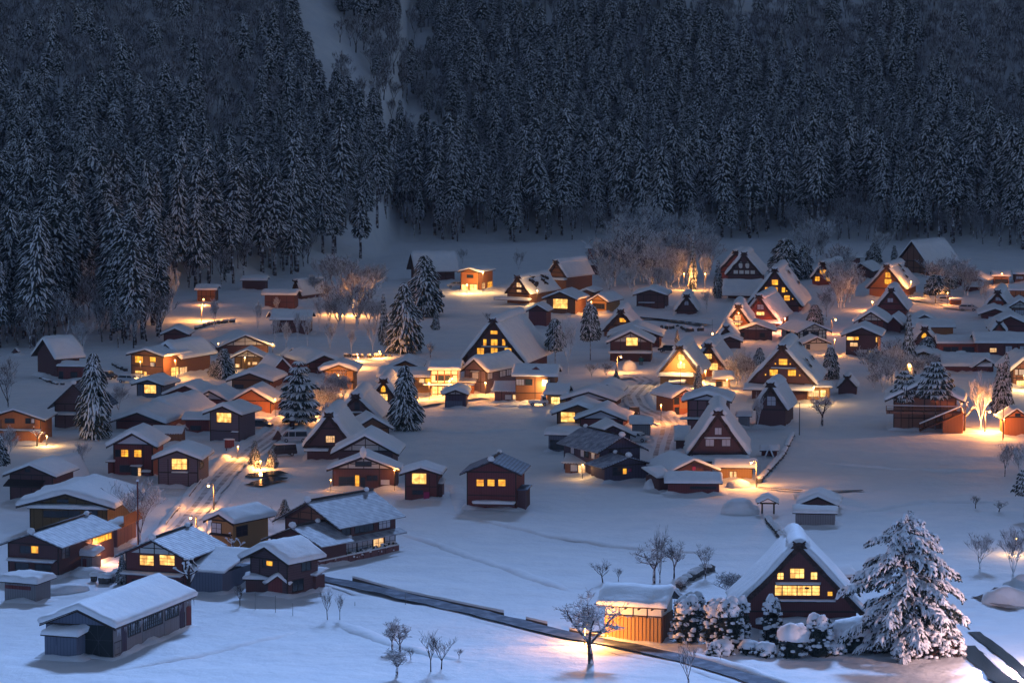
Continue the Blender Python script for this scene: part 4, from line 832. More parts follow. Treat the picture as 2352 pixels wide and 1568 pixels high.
gassho('thatched_house', 'thatched house with plain board gable and lit eave right of the patchy one', 'L', 1500, 188, 1415, 1612, 335, 470, 36, 11, wall='brown_wood', wins=[], his=[(1440, 1610, 330, 365, 1.2, .5)], t=.7)
house('thatched_hut', 'large steep thatch roof seen from the side at the back centre left', 'L', 240, 575, 372, 288, 90, -14, 8, 'dark_wood', .7, ridge='x', ov=1.0, cat='thatched house', roof='thatch')
house('house', 'lamplit orange wooden hut with open lit ground floor at the back centre', 'L', 630, 800, 472, 296, 270, 24, 8, 'orange_wood', .5, ov=.6, wins=[(690, 322, 745, 350, 'd'), (640, 410, 700, 465, 'b'), (715, 410, 785, 465, 'b')], side=[(.6, .95, .1, .4, 'y'), (.2, .4, .1, .4, 'o')])
house('hut', 'reddish hut among the trunks at the back centre right', 'L', 1800, 1962, 190, 90, 50, 4, 5, 'red_wood', .5, ridge='x', cat='hut')
house('shed', 'dark shed with pale roof edge right of the plain board gable', 'L', 1790, 1900, 330, 235, 205, 4, 5, 'dark_wood', .4, ridge='x', cat='shed')
# ------------------------------------------------------------------ right
house('barn', 'dark windowless barn left of the small black thatched hut', 'M', 137, 440, 852, 690, 642, 9, 8, 'dark_wood', .6, ov=.8, cat='barn', his=[(160, 330, 770, 785, .4, .1)])
gassho('thatched_hut', 'small black thatched hut with one grey window on the snow bank', 'M', 681, 686, 556, 808, 858, 905, 5, 9, wins=[(658, 750, 702, 794, 'p', (2, 1))], thick=.55, boards=1)
gassho('temple_hall', 'temple hall with white arched panels in its black thatched gable', 'M', 1300, 238, 1105, 1510, 478, 745, 8, 13, wall='dark_wood', his=[(1085, 1510, 472, 690, 4.5, .9)], plaster=True, cat='temple hall')
gassho('thatched_house', 'red lit thatched gable half hidden behind the temple hall', 'M', 1215, 212, 1010, 1420, 440, 520, 10, 10, wall='red_wood', wins=[], boards=2)
gassho('thatched_house', 'thatched house with amber windows and a wide snow slope below the temple hall', 'M', 1640, 398, 1338, 1940, 800, 880, 10, 19, wall='maroon_wood', wins=[(1609, 510, 1674, 566, 'y', (2, 2)), (1536, 591, 1566, 630, 'y'), (1612, 591, 1672, 650, 'y', (2, 2)), (1716, 593, 1751, 648, 'y', (1, 2)), (1742, 681, 1802, 736, 'y', (2, 2)), (1764, 624, 1778, 638, 'y'), (1826, 710, 1840, 725, 'y')], patches=2)
gassho('thatched_house', 'red glowing thatched house with pink and yellow windows', 'M', 1470, 688, 1262, 1682, 955, 1065, 14, 16, wall='red_wood', wins=[(1452, 781, 1518, 834, 'p', (2, 2)), (1444, 861, 1526, 898, 'b', (3, 1))], his=[(1490, 1725, 925, 985, 2.0, .3)])
gassho('thatched_house', 'orange lit thatched house overlapping the red glowing one', 'M', 1240, 796, 1095, 1388, 995, 1175, 6, 13, wall='orange_wood', wins=[(1204, 901, 1269, 956, 'o', (2, 2)), (1206, 981, 1269, 1006, 'b', (3, 1))], his=[(1125, 1280, 966, 980, .6, .12)])
r, i = house('house', 'dark low house with pale gable boards before the orange lit thatched house', 'M', 1262, 1612, 1192, 1062, 1005, 3, 9, 'dark_wood', .35, ov=.9, plaster='plaster', wins=[(1278, 1095, 1310, 1140, 'd'), (1480, 1100, 1530, 1140, 'd')])
r, i = house('house', 'white half timbered two storey house with black beams right of centre', 'M', 1905, 2205, 1200, 1080, 1008, -20, 9, 'white_plaster', .3, roof='tile_dusted', ov=.9, plaster='white_plaster', wins=[(1946, 1097, 2004, 1144, 'd'), (2042, 1097, 2118, 1140, 'd')], side=[(.05, .25, .3, .8, 'd'), (.5, .7, .3, .8, 'd')])
mb = MB(); F = i['F']; W = i['W']; h = i['h']
for q in range(8): x = -W / 2 + W * q / 7; mb.box(F, x - .07, x + .07, -.05, .0, 0, h)
for z in (.3, .66, .95): mb.box(F, -W / 2, W / 2, -.055, .0, h * z, h * z + .14)
mb.build('timber_frame', 'timber', r, uv=False)
house('', '', 'M', 1970, 2215, 1300, 1205, 1152, -12, 4, 'white_plaster', .35, root=r, ov=.7, plaster='white_plaster', wins=[(1985, 1225, 2020, 1290, 'd')])
r, i = gassho('thatched_house', 'dark thatched gable with lamplit golden left slope', 'M', 1110, 1028, 990, 1232, 1185, 1265, 6, 11, boards=1)
house('', '', 'M', 1035, 1268, 1290, 1185, 1140, 4, 4, 'dark_wood', .5, root=r, ov=.5)
gassho('thatched_house', 'floodlit thatched house with square window over a glowing doorway', 'I', 264, 348, 75, 440, 575, 665, 9, 14, wall='warm_wood', wins=[(249, 410, 297, 457, 'b', (2, 2)), (241, 482, 302, 524, 'b', (3, 2))], his=[(90, 380, 538, 590, 1.6, .35), (175, 310, 588, 640, 2.0, .5)], t=.8)
gassho('thatched_house', 'second lamplit thatched house squeezed behind the floodlit one', 'I', 480, 322, 330, 655, 540, 600, 10, 14, wall='orange_wood', wins=[(459, 399, 519, 440, 'w', (3, 2)), (502, 476, 568, 531, 'w', (3, 3))], t=.8)
house('hut', 'glowing ground floor hut with thick snow right of the floodlit thatched house', 'I', 552, 668, 695, 622, 548, 4, 4.5, 'warm_wood', .7, ridge='x', ov=.6, cat='hut', wins=[(560, 630, 600, 680, 'd', (2, 1)), (610, 630, 655, 680, 'o', (2, 1))])
gassho('thatched_house', 'big thatched house with four amber windows and wide pent roofs at right centre', 'I', 1094, 332, 812, 1376, 645, 790, 10, 17, wins=[(1067, 437, 1134, 486, 'y', (2, 2)), (993, 524, 1058, 574, 'y', (2, 2)), (1141, 528, 1204, 576, 'y', (3, 2)), (1034, 470, 1044, 482, 'y', (1, 1)), (1153, 472, 1163, 484, 'y', (1, 1)), (955, 560, 965, 572, 'y', (1, 1)), (1230, 565, 1240, 577, 'y', (1, 1))], his=[(790, 1350, 608, 690, 2.6, .55), (1005, 1195, 508, 518, .4, .08)], patches=4)
gassho('thatched_hut', 'open fronted thatched barn with grey window below the big four window house', 'I', 1000, 640, 862, 1138, 855, 1000, 13, 9, wins=[(972, 742, 1040, 818, 'p', (2, 2))], t=.75, boards=2, thick=.6)
house('house', 'lamplit annex under the right eave of the big four window house', 'I', 1300, 1480, 800, 690, 660, 6, 6, 'warm_wood', .25, ridge='x', ov=.5, wins=[(1310, 705, 1395, 760, 'o', (3, 2)), (1408, 705, 1450, 760, 'b', (2, 2))])
gassho('thatched_hut', 'tiny thatched storehouse alone on the snow right of the big four window house', 'J', 132, 822, 42, 218, 915, 988, 8, 4, thick=.45, boards=0, wall='dark_wood', t=.5)
house('house', 'orange lit corner house with dark doorway beside the pink walled house', 'I', 205, 370, 905, 748, 698, -27, 6, 'orange_wood', .65, ov=.75, wins=[(212, 765, 250, 815, 'd'), (218, 845, 250, 905, 'd')], doors=[(258, 800, 320, 850, 'warm_wood')])
house('house', 'pink walled house with white gable behind the tall pale window thatched house', 'I', 322, 642, 1040, 782, 735, 7, 8, 'pink_wall', .65, ov=.9, plaster='shoji', his=[(265, 430, 905, 935, 1.2, .15)])
house('shed', 'small blue roofed shed right of the tall pale window thatched house', 'I', 737, 830, 1000, 918, 880, 4, 3, 'grey_board', .12, ridge='x', roof='tile_dark', ov=.4, cat='shed')
# far right
house('house', 'timber gabled snow house above the four lit window house at far right', 'J', 225, 440, 480, 355, 285, 12, 9, 'maroon_wood', .6, ov=.9, plaster='plaster')
house('house', 'low wing with snow roof right of the timber gabled snow house', 'J', 470, 580, 455, 375, 325, 14, 8, 'maroon_wood', .6, ov=.7)
house('house', 'dark house with four lit windows on two floors at the far right slope', 'J', 120, 388, 658, 462, 405, 10, 7.5, 'dark_wood', .55, ov=.9, wins=[(128, 481, 186, 510, 'w', (2, 1)), (190, 481, 225, 508, 'y'), (156, 532, 217, 564, 'o', (2, 1)), (308, 602, 361, 634, 'b', (2, 1)), (236, 590, 298, 618, 'p', (2, 1)), (370, 487, 387, 526, 'w')])
gassho('thatched_house', 'thatched house with one pale window and orange lit left slope', 'N', 764, 758, 590, 985, 1010, 1090, 10, 12, wall='maroon_wood', wins=[(747, 867, 809, 914, 'p', (2, 1))])
gassho('thatched_house', 'thatched house with two stacked yellow windows by the parking yard', 'N', 745, 488, 508, 965, 765, 870, 18, 14, wall='orange_wood', wins=[(721, 570, 779, 631, 'y', (2, 2)), (713, 651, 789, 709, 'y', (3, 3))], patches=4)
gassho('thatched_house', 'red brown thatched house with three yellow windows near the dark forest', 'M', 2165, 348, 2035, 2300, 525, 605, 22, 13, wall='red_wood', wins=[(2136, 424, 2199, 474, 'y', (2, 2)), (2084, 498, 2132, 547, 'y', (2, 2)), (2200, 498, 2250, 547, 'y', (2, 2))], patches=6)
house('house', 'dark hall with grey snow roof behind the stacked yellow window thatched house', 'N', 330, 545, 650, 545, 478, 22, 9, 'dark_wood', .4, ov=.9)
r, i = house('temple_pavilion', 'hipped temple pavilion with white gable near the dark trunks', 'N', 145, 310, 420, 352, 280, 6, 8, 'white_plaster', .45, ov=.9, cat='temple pavilion')
house('', '', 'N', 70, 420, 475, 400, 350, 6, 8, 'pink_wall', .5, root=r, ridge='x', ov=1.0)
r, i = house('temple_barn', 'tall timber hall with large plain snow roof under the far right cedars', 'N', 905, 1205, 590, 430, 205, 42, 12.5, 'brown_panel', .4, ov=1.2, cat='hall')
mb = MB(); F = i['F']; W = i['W']; D = i['D']; h = i['h']
for q in range(8): b = D * q / 7; mb.box(F, W / 2, W / 2 + .07, b - .12, b + .12, 0, h)
mb.box(F, W / 2, W / 2 + .08, 0, D, h * .55, h * .55 + .2); mb.build('timber_frame', 'timber', r, uv=False)
house('house', 'snow roofed brown house in the row at the far right', 'N', 1565, 1860, 735, 660, 586, 20, 8, 'maroon_wood', .5, ov=.8)
house('house', 'balconied house with railings right of the row brown house', 'N', 2000, 2172, 712, 612, 535, 5, 7, 'brown_panel', .45, ridge='x', ov=.6, wins=[(2012, 640, 2160, 690, 'd', (8, 1))])
house('house', 'pale roofed house cut by the right picture edge near the top', 'N', 2245, 2420, 695, 602, 540, 4, 7, 'brown_panel', .5, ridge='x', ov=.6, wins=[(2260, 620, 2340, 650, 'p', (3, 1))])
house('house', 'long snowy low roof with pale blue edge in front of the row brown house', 'N', 1660, 1850, 790, 740, 672, 8, 6, 'maroon_wood', .4, ridge='x', ov=.6)
gassho('thatched_house', 'brown thatched house with two pale windows near the right edge', 'N', 2040, 798, 1880, 2200, 1005, 1060, 12, 13, wall='red_wood', wins=[(2017, 869, 2084, 911, 'p', (2, 1)), (2017, 951, 2084, 980, 'p', (2, 1))])
r, i = house('house', 'half timbered inn with pale ground floor at the right edge', 'N', 2165, 2440, 1085, 985, 900, 6, 8, 'brown_panel', .5, ov=.8, plaster='plaster', wins=[(2170, 1010, 2235, 1065, 'p', (3, 1)), (2250, 1010, 2350, 1065, 'p', (4, 1))])
house('house', 'orange lit house with snow lip at the upper right edge', 'N', 2200, 2420, 905, 790, 712, 6, 7, 'orange_wood', .5, ridge='x', ov=.6)
house('house', 'low maroon house at the foot of the two pale window thatched house', 'N', 1855, 2165, 1135, 1058, 1003, 6, 8, 'maroon_wood', .55, ov=.8, wins=[(1935, 1090, 2000, 1120, 'p')])
house('house', 'long low house with dark triangular gable above the orange wall', 'J', 690, 1030, 480, 412, 335, 2, 8, 'orange_wood', .6, ridge='x', ov=.6)
house('house', 'dark triangular gable roof rising behind the orange wall', 'J', 690, 880, 440, 356, 306, 2, 7, 'maroon_wood', .4, ov=.5)
gassho('thatched_house', 'little thatched gable with one amber window in front of the orange wall', 'J', 785, 398, 665, 910, 545, 590, 3, 8, wins=[(763, 446, 802, 487, 'y', (2, 2))], thick=.6, boards=1)
house('long_house', 'long low house with even snow eave and grey windows at the far right', 'J', 918, 1232, 622, 542, 465, 2, 8, 'red_wood', .5, ridge='x', ov=.7, wins=[(950, 565, 1010, 612, 'd', (3, 1)), (1020, 565, 1075, 612, 'd', (2, 1)), (1110, 565, 1210, 612, 'd', (4, 1))])
r, i = house('long_house', 'long low inn with broken snow edge at the right edge', 'J', 1240, 1690, 650, 537, 435, 2, 9, 'maroon_wood', .6, ridge='x', ov=.7, wins=[(1345, 572, 1400, 605, 'o', (3, 2)), (1478, 555, 1532, 610, 'p', (2, 1)), (1600, 555, 1660, 610, 'p', (2, 1))])
gassho('roof_gable', 'little thatched dormer gable behind the long low inn', 'J', 1420, 355, 1355, 1488, 440, 520, 3, 6, wall='red_wood', thick=.5, boards=0, cat='thatched house')
house('house', 'snowy house behind the little thatched dormer gable', 'N', 1950, 2430, 1310, 1195, 1085, 6, 9, 'maroon_wood', .6, ov=.8)
house('house', 'low brown house under wide snow above the balconied hall', 'J', 545, 1010, 760, 690, 605, 5, 8, 'mustard', .7, ov=.9)
house('long_house', 'flat roofed snow hall behind the lattice posts', 'J', 960, 1330, 790, 742, 622, 3, 9, 'maroon_wood', .6, ridge='x', ov=.6)
house('house', 'maroon end gable right of the flat roofed snow hall', 'J', 1200, 1380, 790, 720, 665, -20, 7, 'maroon_wood', .5, ov=.7)
r, i = house('house', 'brown half timbered house cut by the right edge above the tall bare tree', 'J', 1535, 1790, 905, 745, 640, -6, 9, 'brown_panel', .6, ov=1.0, plaster='brown_panel', wins=[(1555, 755, 1580, 800, 'p'), (1590, 755, 1640, 800, 'p', (2, 1)), (1570, 850, 1640, 895, 'b', (3, 1))])
# hall with balcony and stair
r, i = house('hall', 'brown panelled hall with snowy balcony and outside stair at the right field', 'J', 525, 1050, 1282, 1000, 872, 8, 9, 'brown_panel', .7, ov=1.4, cat='hall')
W, D, h, F, loc = i['W'], i['D'], i['h'], i['F'], i['loc']
u0, z1 = loc(468, 1118); u1, z0 = loc(1090, 1142); bz = z0
block(r, i, 'balcony_deck', 'brown_panel', u0, u1, -1.9, .02, bz, bz + .45)
mb = MB()
for q in range(9): x = u0 + (u1 - u0) * q / 8; mb.box(F, x - .06, x + .06, -1.85, -1.73, bz + .45, bz + 1.35)
for z in (.85, 1.3): mb.box(F, u0, u1, -1.84, -1.74, bz + z, bz + z + .1)
mb.build('railing', 'brown_wood', r)
sb = MB(); slab(sb, [(-1.9, bz + 1.4), (-1.65, bz + 1.4)], lambda a, b, z: F(b, a, z), u0, u1, .15); sb.build('railing_snow', 'snow', r, uv=False)
a0, az = loc(750, 1262); a1, a2 = loc(1095, 1112); n = 16
for q in range(n):
    f = q / n; x = a0 + (a1 - a0) * f; z = az + (a2 - az) * f; block(r, i, 'step', 'brown_wood', x, x + (a1 - a0) / n * 1.02, -3.6, -2.2, z, z + .12)
mb = MB()
for b in (-3.7, -2.12):
    mb.tube([F(a0, b, az + 1.0), F(a1, b, a2 + 1.0)], .09, 5); mb.tube([F(a0, b, az - .1), F(a1, b, a2 - .1)], .16, 5)
    for q in range(6): f = q / 5; mb.tube([F(a0 + (a1 - a0) * f, b, az + (a2 - az) * f), F(a0 + (a1 - a0) * f, b, az + (a2 - az) * f + 1.0)], .07, 5)
mb.build('stair_rail', 'orange_wood', r, uv=False)
sb = MB(); sb.tube([F(a0, -3.7, az + 1.15), F(a1, -3.7, a2 + 1.15)], .14, 6); sb.build('rail_snow', 'snow', r, uv=False)
block(r, i, 'stair_base', 'orange_wood', a1 - 3.0, a1 + .3, -3.5, -.1, -1, a2 - .2)
house('hut', 'small orange boarded hut at the right edge beside the tall lamp', 'J', 1470, 1660, 1338, 1172, 1108, -4, 4, 'orange_wood', .2, ov=.7, cat='hut', wins=[(1560, 1145, 1600, 1165, 'd')])
house('hut', 'tiny dark pyramid shelter under the left forest edge', 'E', 112, 160, 378, 350, 322, 5, 1.2, 'dark_wood', .1, ov=.2, cat='hut', beams=False)
# ------------------------------------------------------------------ trees
def conifer_mesh(seed, h=20.0, rad=2.6, n=420, base=.22, snow=.62, droop=.6, spray=1.3, shape=.8, tiers=0):
    """snow laden conifer: sprays of needles hanging from the stem, snow lying on most of them; returns crown and trunk builders"""
    rr = random.Random(seed); c = MB(); t = MB()
    lean = rr.uniform(-.02, .02)
    t.tube([Vector((0, 0, -1)), Vector((0, 0, h * .4)), Vector((lean * h, 0, h * .96))], [h * .016, h * .011, .03], 6)
    prof = lambda u: rad * min(1, (1 - u) * 1.25 + .04) ** shape * (.72 + .28 * min(1, u / .12))
    for q in range(n):
        u = rr.random() ** 1.25
        if tiers: u = (round(u * tiers) + rr.uniform(-.16, .16)) / tiers; u = min(.98, max(0, u))
        z = h * (base + (1 - base) * u); ph = rr.uniform(0, 2 * pi)
        lob = 1 + .42 * noise.noise((cos(ph) * 1.3 + seed, sin(ph) * 1.3, u * 6))
        Ro = prof(u) * lob; r0 = Ro * rr.uniform(.25, .8)
        L = spray * rr.uniform(.7, 1.3) * (.55 + .45 * Ro / rad); w = L * rr.uniform(.28, .42)
        d = Vector((cos(ph), sin(ph), 0)); s = Vector((-d.y, d.x, 0)); o = d * r0 + Vector((lean * h * u, 0, z))
        dz = -droop * rr.uniform(.6, 1.4)
        pts = [o, o + d * L * .5 + Vector((0, 0, L * dz * .22)), o + d * L + Vector((0, 0, L * dz))]
        ws = [w * .5, w, w * .35]; hang = L * rr.uniform(.25, .5)
        rows = [[p - s * ww - Vector((0, 0, hang * .6)), p - s * ww * .55, p + s * ww * .55, p + s * ww - Vector((0, 0, hang * .6))] for p, ww in zip(pts, ws)]
        c.grid(rows, 0, False)
        if rr.random() < snow:
            k = rr.uniform(.7, 1.05); up = L * rr.uniform(.10, .2); i = len(c.v)
            for p, ww, e in zip(pts, ws, (.6, 1.0, .45)):
                a = ww * .72 * k
                c.v.extend([tuple(p - s * a - Vector((0, 0, hang * .12 - .05))), tuple(p - s * a * .5 + Vector((0, 0, up * e * .8))), tuple(p + s * a * .5 + Vector((0, 0, up * e))), tuple(p + s * a - Vector((0, 0, hang * .12 - .05)))])
            tip = pts[2] + d * L * .12 - Vector((0, 0, L * .12)); c.v.append(tuple(tip))
            for a in range(2):
                for b in range(3): c.face([i + a * 4 + b, i + a * 4 + b + 1, i + a * 4 + b + 5, i + a * 4 + b + 4], 1, True)
            for b in range(3): c.face([i + 8 + b, i + 9 + b, i + 12], 1, True)
    k = MB(); c.tube([Vector((0, 0, h * base * 1.05)), Vector((0, 0, h * (base + .12))), Vector((lean * h * .6, 0, h * .6)), Vector((lean * h, 0, h * .985))], [rad * .2, rad * .5, rad * .28, .03], 7, 0)
    return c, t
def branch_mesh(seed, h=8.0, spread=.55, levels=5, trunk=.18, kids=3, upright=.25, tops=0, start=.25, mrad=.016):
    rr = random.Random(seed); mb = MB(); sn = MB()
    def grow(p, d, L, r, lv):
        pts = [p]; rad = [r]; q = p; dd = d.copy(); n = 3
        for k in range(n):
            dd = (dd + Vector((rr.uniform(-1, 1), rr.uniform(-1, 1), rr.uniform(-.5, .7))) * .20 + Vector((0, 0, upright * .25))).normalized()
            q = q + dd * L / n; pts.append(q); rad.append(max(mrad, r * (1 - .45 * (k + 1) / n)))
        mb.tube(pts, rad, 5 if lv > 2 else 3, cap=False)
        if lv <= 0: return
        m = kids + (1 if rr.random() < .5 else 0)
        for k in range(m):
            f = rr.uniform(.35, 1.0); i = min(n - 1, int(f * n)); b = pts[i].lerp(pts[i + 1], f * n - i)
            ax = Vector((rr.uniform(-1, 1), rr.uniform(-1, 1), rr.uniform(-.2, .35))).normalized()
            nd_ = (dd * (1 - spread) + ax * spread * 1.25 + Vector((0, 0, upright))).normalized()
            grow(b, nd_, L * rr.uniform(.55, .78), max(mrad, r * .55), lv - 1)
    d = Vector((rr.uniform(-.15, .15), rr.uniform(-.15, .15), 1)).normalized()
    tl = h * start; p1 = d * tl
    mb.tube([Vector((0, 0, -.6)), d * tl * .5 + Vector((rr.uniform(-.1, .1), 0, 0)), p1], [trunk * 1.25, trunk, trunk * .85], 6, cap=False)
    m = kids + 1
    for k in range(m):
        a = 2 * pi * (k + rr.random() * .6) / m
        nd_ = (Vector((cos(a) * spread, sin(a) * spread, .75 + upright))).normalized()
        grow(p1 - d * tl * rr.uniform(0, .25), nd_, h * .36, trunk * .6, levels - 1)
    return mb
def pollard_mesh(seed, h=6.0):
    rr = random.Random(seed); mb = MB(); sn = MB()
    def limb(p, d, L, r, lv):
        pts = [p]; q = p
        for k in range(3): d = (d + Vector((rr.uniform(-.5, .5), rr.uniform(-.5, .5), .35)) * .5).normalized(); q = q + d * L / 3; pts.append(q)
        mb.tube(pts, [r, r * .9, r * .8, r * .85], 6, cap=True); sn.tube([a + Vector((0, 0, r * .7)) for a in pts], r * .85, 6)
        sn.blob(pts[-1] + Vector((0, 0, r)), r * 2.1, r * 2.1, r * 1.6, seg=7, rings=4, seed=rr.random() * 9)
        if lv > 0:
            for k in range(2): limb(pts[rr.choice((1, 2, 3))], Vector((rr.uniform(-1, 1), rr.uniform(-1, 1), rr.uniform(.1, .8))).normalized(), L * .7, r * .75, lv - 1)
    mb.tube([Vector((0, 0, -.5)), Vector((.1, 0, h * .25)), Vector((.2, 0, h * .45))], [.28, .22, .2], 7)
    for k in range(3): a = 2.1 * k + .4; limb(Vector((.2, 0, h * (.35 + .05 * k))), Vector((cos(a) * .6, sin(a) * .6, .7)).normalized(), h * .35, .16, 1)
    return mb, sn
PROTO = {}
def proto(kind):
    if kind in PROTO: return PROTO[kind]
    H_ = 10.0; P = []
    def con(seed, **k): c, t = conifer_mesh(seed, **k); P.append([('trunk', t.mesh('trunk', ['bark_snowy'], False)), ('crown', c.mesh('crown', ['needles', 'snow_clump'], False))])
    if kind == 'fir':
        for s in (11, 12): con(s, h=10, rad=2.3, n=2000, base=.06, snow=.74, droop=.8, spray=.68, shape=.7)
    elif kind == 'spruce':
        for s in (21, 22): con(s, h=10, rad=1.9, n=1400, base=.05, snow=.76, droop=.9, spray=.62, shape=.85, tiers=13)
    elif kind == 'round_pine':
        for s in (31, 32): con(s, h=10, rad=3.0, n=1900, base=.40, snow=.72, droop=.5, spray=.75, shape=.42)
    elif kind == 'flat_pine':
        for s in (41, 42): con(s, h=10, rad=4.6, n=2000, base=.52, snow=.68, droop=.35, spray=.95, shape=.5, tiers=6)
    elif kind == 'wide_pine':
        for s in (45, 46): con(s, h=10, rad=3.4, n=2300, base=.12, snow=.72, droop=.45, spray=.9, shape=.6, tiers=7)
    elif kind == 'bare':
        for s in (51, 52, 53): P.append([('branches', branch_mesh(s, 10, .62, 5, .22, 3, .18).mesh('branches', ['bark_snowy'], False))])
    elif kind == 'bare_frosted':
        for s in (61, 62, 63): P.append([('branches', branch_mesh(s, 10, .52, 5, .17, 3, .28, start=.14, mrad=.03).mesh('branches', ['bark_frosted'], False))])
    elif kind == 'upright':
        for s in (71, 72): P.append([('branches', branch_mesh(s, 10, .34, 4, .13, 3, .5, start=.12).mesh('branches', ['bark_snowy'], False))])
    elif kind == 'sapling':
        for s in (81, 82): P.append([('branches', branch_mesh(s, 10, .45, 4, .14, 3, .3, start=.3).mesh('branches', ['bark'], False))])
    elif kind == 'orchard':
        for s in (91, 92, 93): P.append([('branches', branch_mesh(s, 10, .75, 5, .34, 3, .05, start=.24, mrad=.026).mesh('branches', ['bark_snowy'], False))])
    elif kind == 'pollard':
        for s in (3, 5): a, b = pollard_mesh(s, 10 * .8); P.append([('branches', a.mesh('branches', ['bark'], False)), ('snow_cover', b.mesh('snow_cover', ['snow_clump'], False))])
    for p in P:
        hh = max(max(v.co.z for v in m.vertices) for _, m in p); ww = max(max(abs(v.co.x) for v in m.vertices) for _, m in p); p.append((hh, ww))
    PROTO[kind] = P; return P
CAT = {'fir': ('fir_tree', 'fir'), 'spruce': ('fir_tree', 'fir'), 'round_pine': ('pine_tree', 'pine'), 'flat_pine': ('pine_tree', 'pine'), 'wide_pine': ('pine_tree', 'pine')}
NT = [0]
def tree(kind, label, reg, bx, by, top, w, group=None):
    p = at(reg, bx, by); k = mpp(reg, by); P = proto(kind); NT[0] += 1; v = P[NT[0] % len(P)]; hh, ww = v[-1]
    nm, cat = CAT.get(kind, ('bare_tree', 'bare tree')); root = thing(nm, label, cat, p, group)
    sz = (by - top) * k / hh; sx = w * k / (2 * ww)
    root.scale = (sx, sx, sz); root.rotation_euler = (0, 0, random.uniform(0, 6.28) if kind not in ('pollard',) else random.uniform(-.4, .4))
    for n_, m_ in v[:-1]: o = bpy.data.objects.new(n_, m_); COL.objects.link(o); o.parent = root
    return root
def shrub(label, reg, bx, by, top, w, n=240, cap=.8, russet=False, seed=0):
    p = at(reg, bx, by); k = mpp(reg, by); H_ = (by - top) * k; W = w * k / 2; root = thing('shrub', label, 'shrub', p, 'snow capped shrubs by the nearest thatched house'); rr = random.Random(seed + int(bx))
    lf = MB(); sn = MB()
    for q in range(n * 3):
        a = rr.uniform(0, 6.28); z = rr.uniform(.03, .92); r_ = W * (.98 - .35 * z ** 2) * rr.uniform(.55, 1.02)
        c = Vector((cos(a) * r_, sin(a) * r_, H_ * z)); e = .26
        lf.poly([c + Vector((rr.uniform(-e, e), rr.uniform(-e, e), rr.uniform(-e, e))) for _ in range(4)], 1 if russet and rr.random() < .5 else 0)
    lf.tube([Vector((0, 0, 0)), Vector((0, 0, H_ * .5)), Vector((0, 0, H_ * .9))], [W * .6, W * .6, W * .3], 8, 0)
    for q in range(n // 3):
        a = rr.uniform(0, 6.28); z = rr.uniform(.05, .9); r_ = W * (1.0 - .35 * z ** 2) * rr.uniform(.8, 1.02); s = rr.uniform(.12, .42)
        sn.blob(Vector((cos(a) * r_, sin(a) * r_, H_ * z)), s * 1.2, s, s * .65, seg=6, rings=3, seed=q)
    for q in range(3): a = 2.1 * q + seed; sn.blob(Vector((cos(a) * W * .32, sin(a) * W * .32, H_ * (.84 - .04 * q))), W * .62 * cap, W * .6 * cap, H_ * .2 * cap + .32, seg=10, rings=5, seed=q + seed, jit=.25, lo=-.5)
    lf.build('leaves', ['needles', 'russet_leaves'], root, uv=False); sn.build('snow_cap', 'snow_clump', root, uv=False); return root
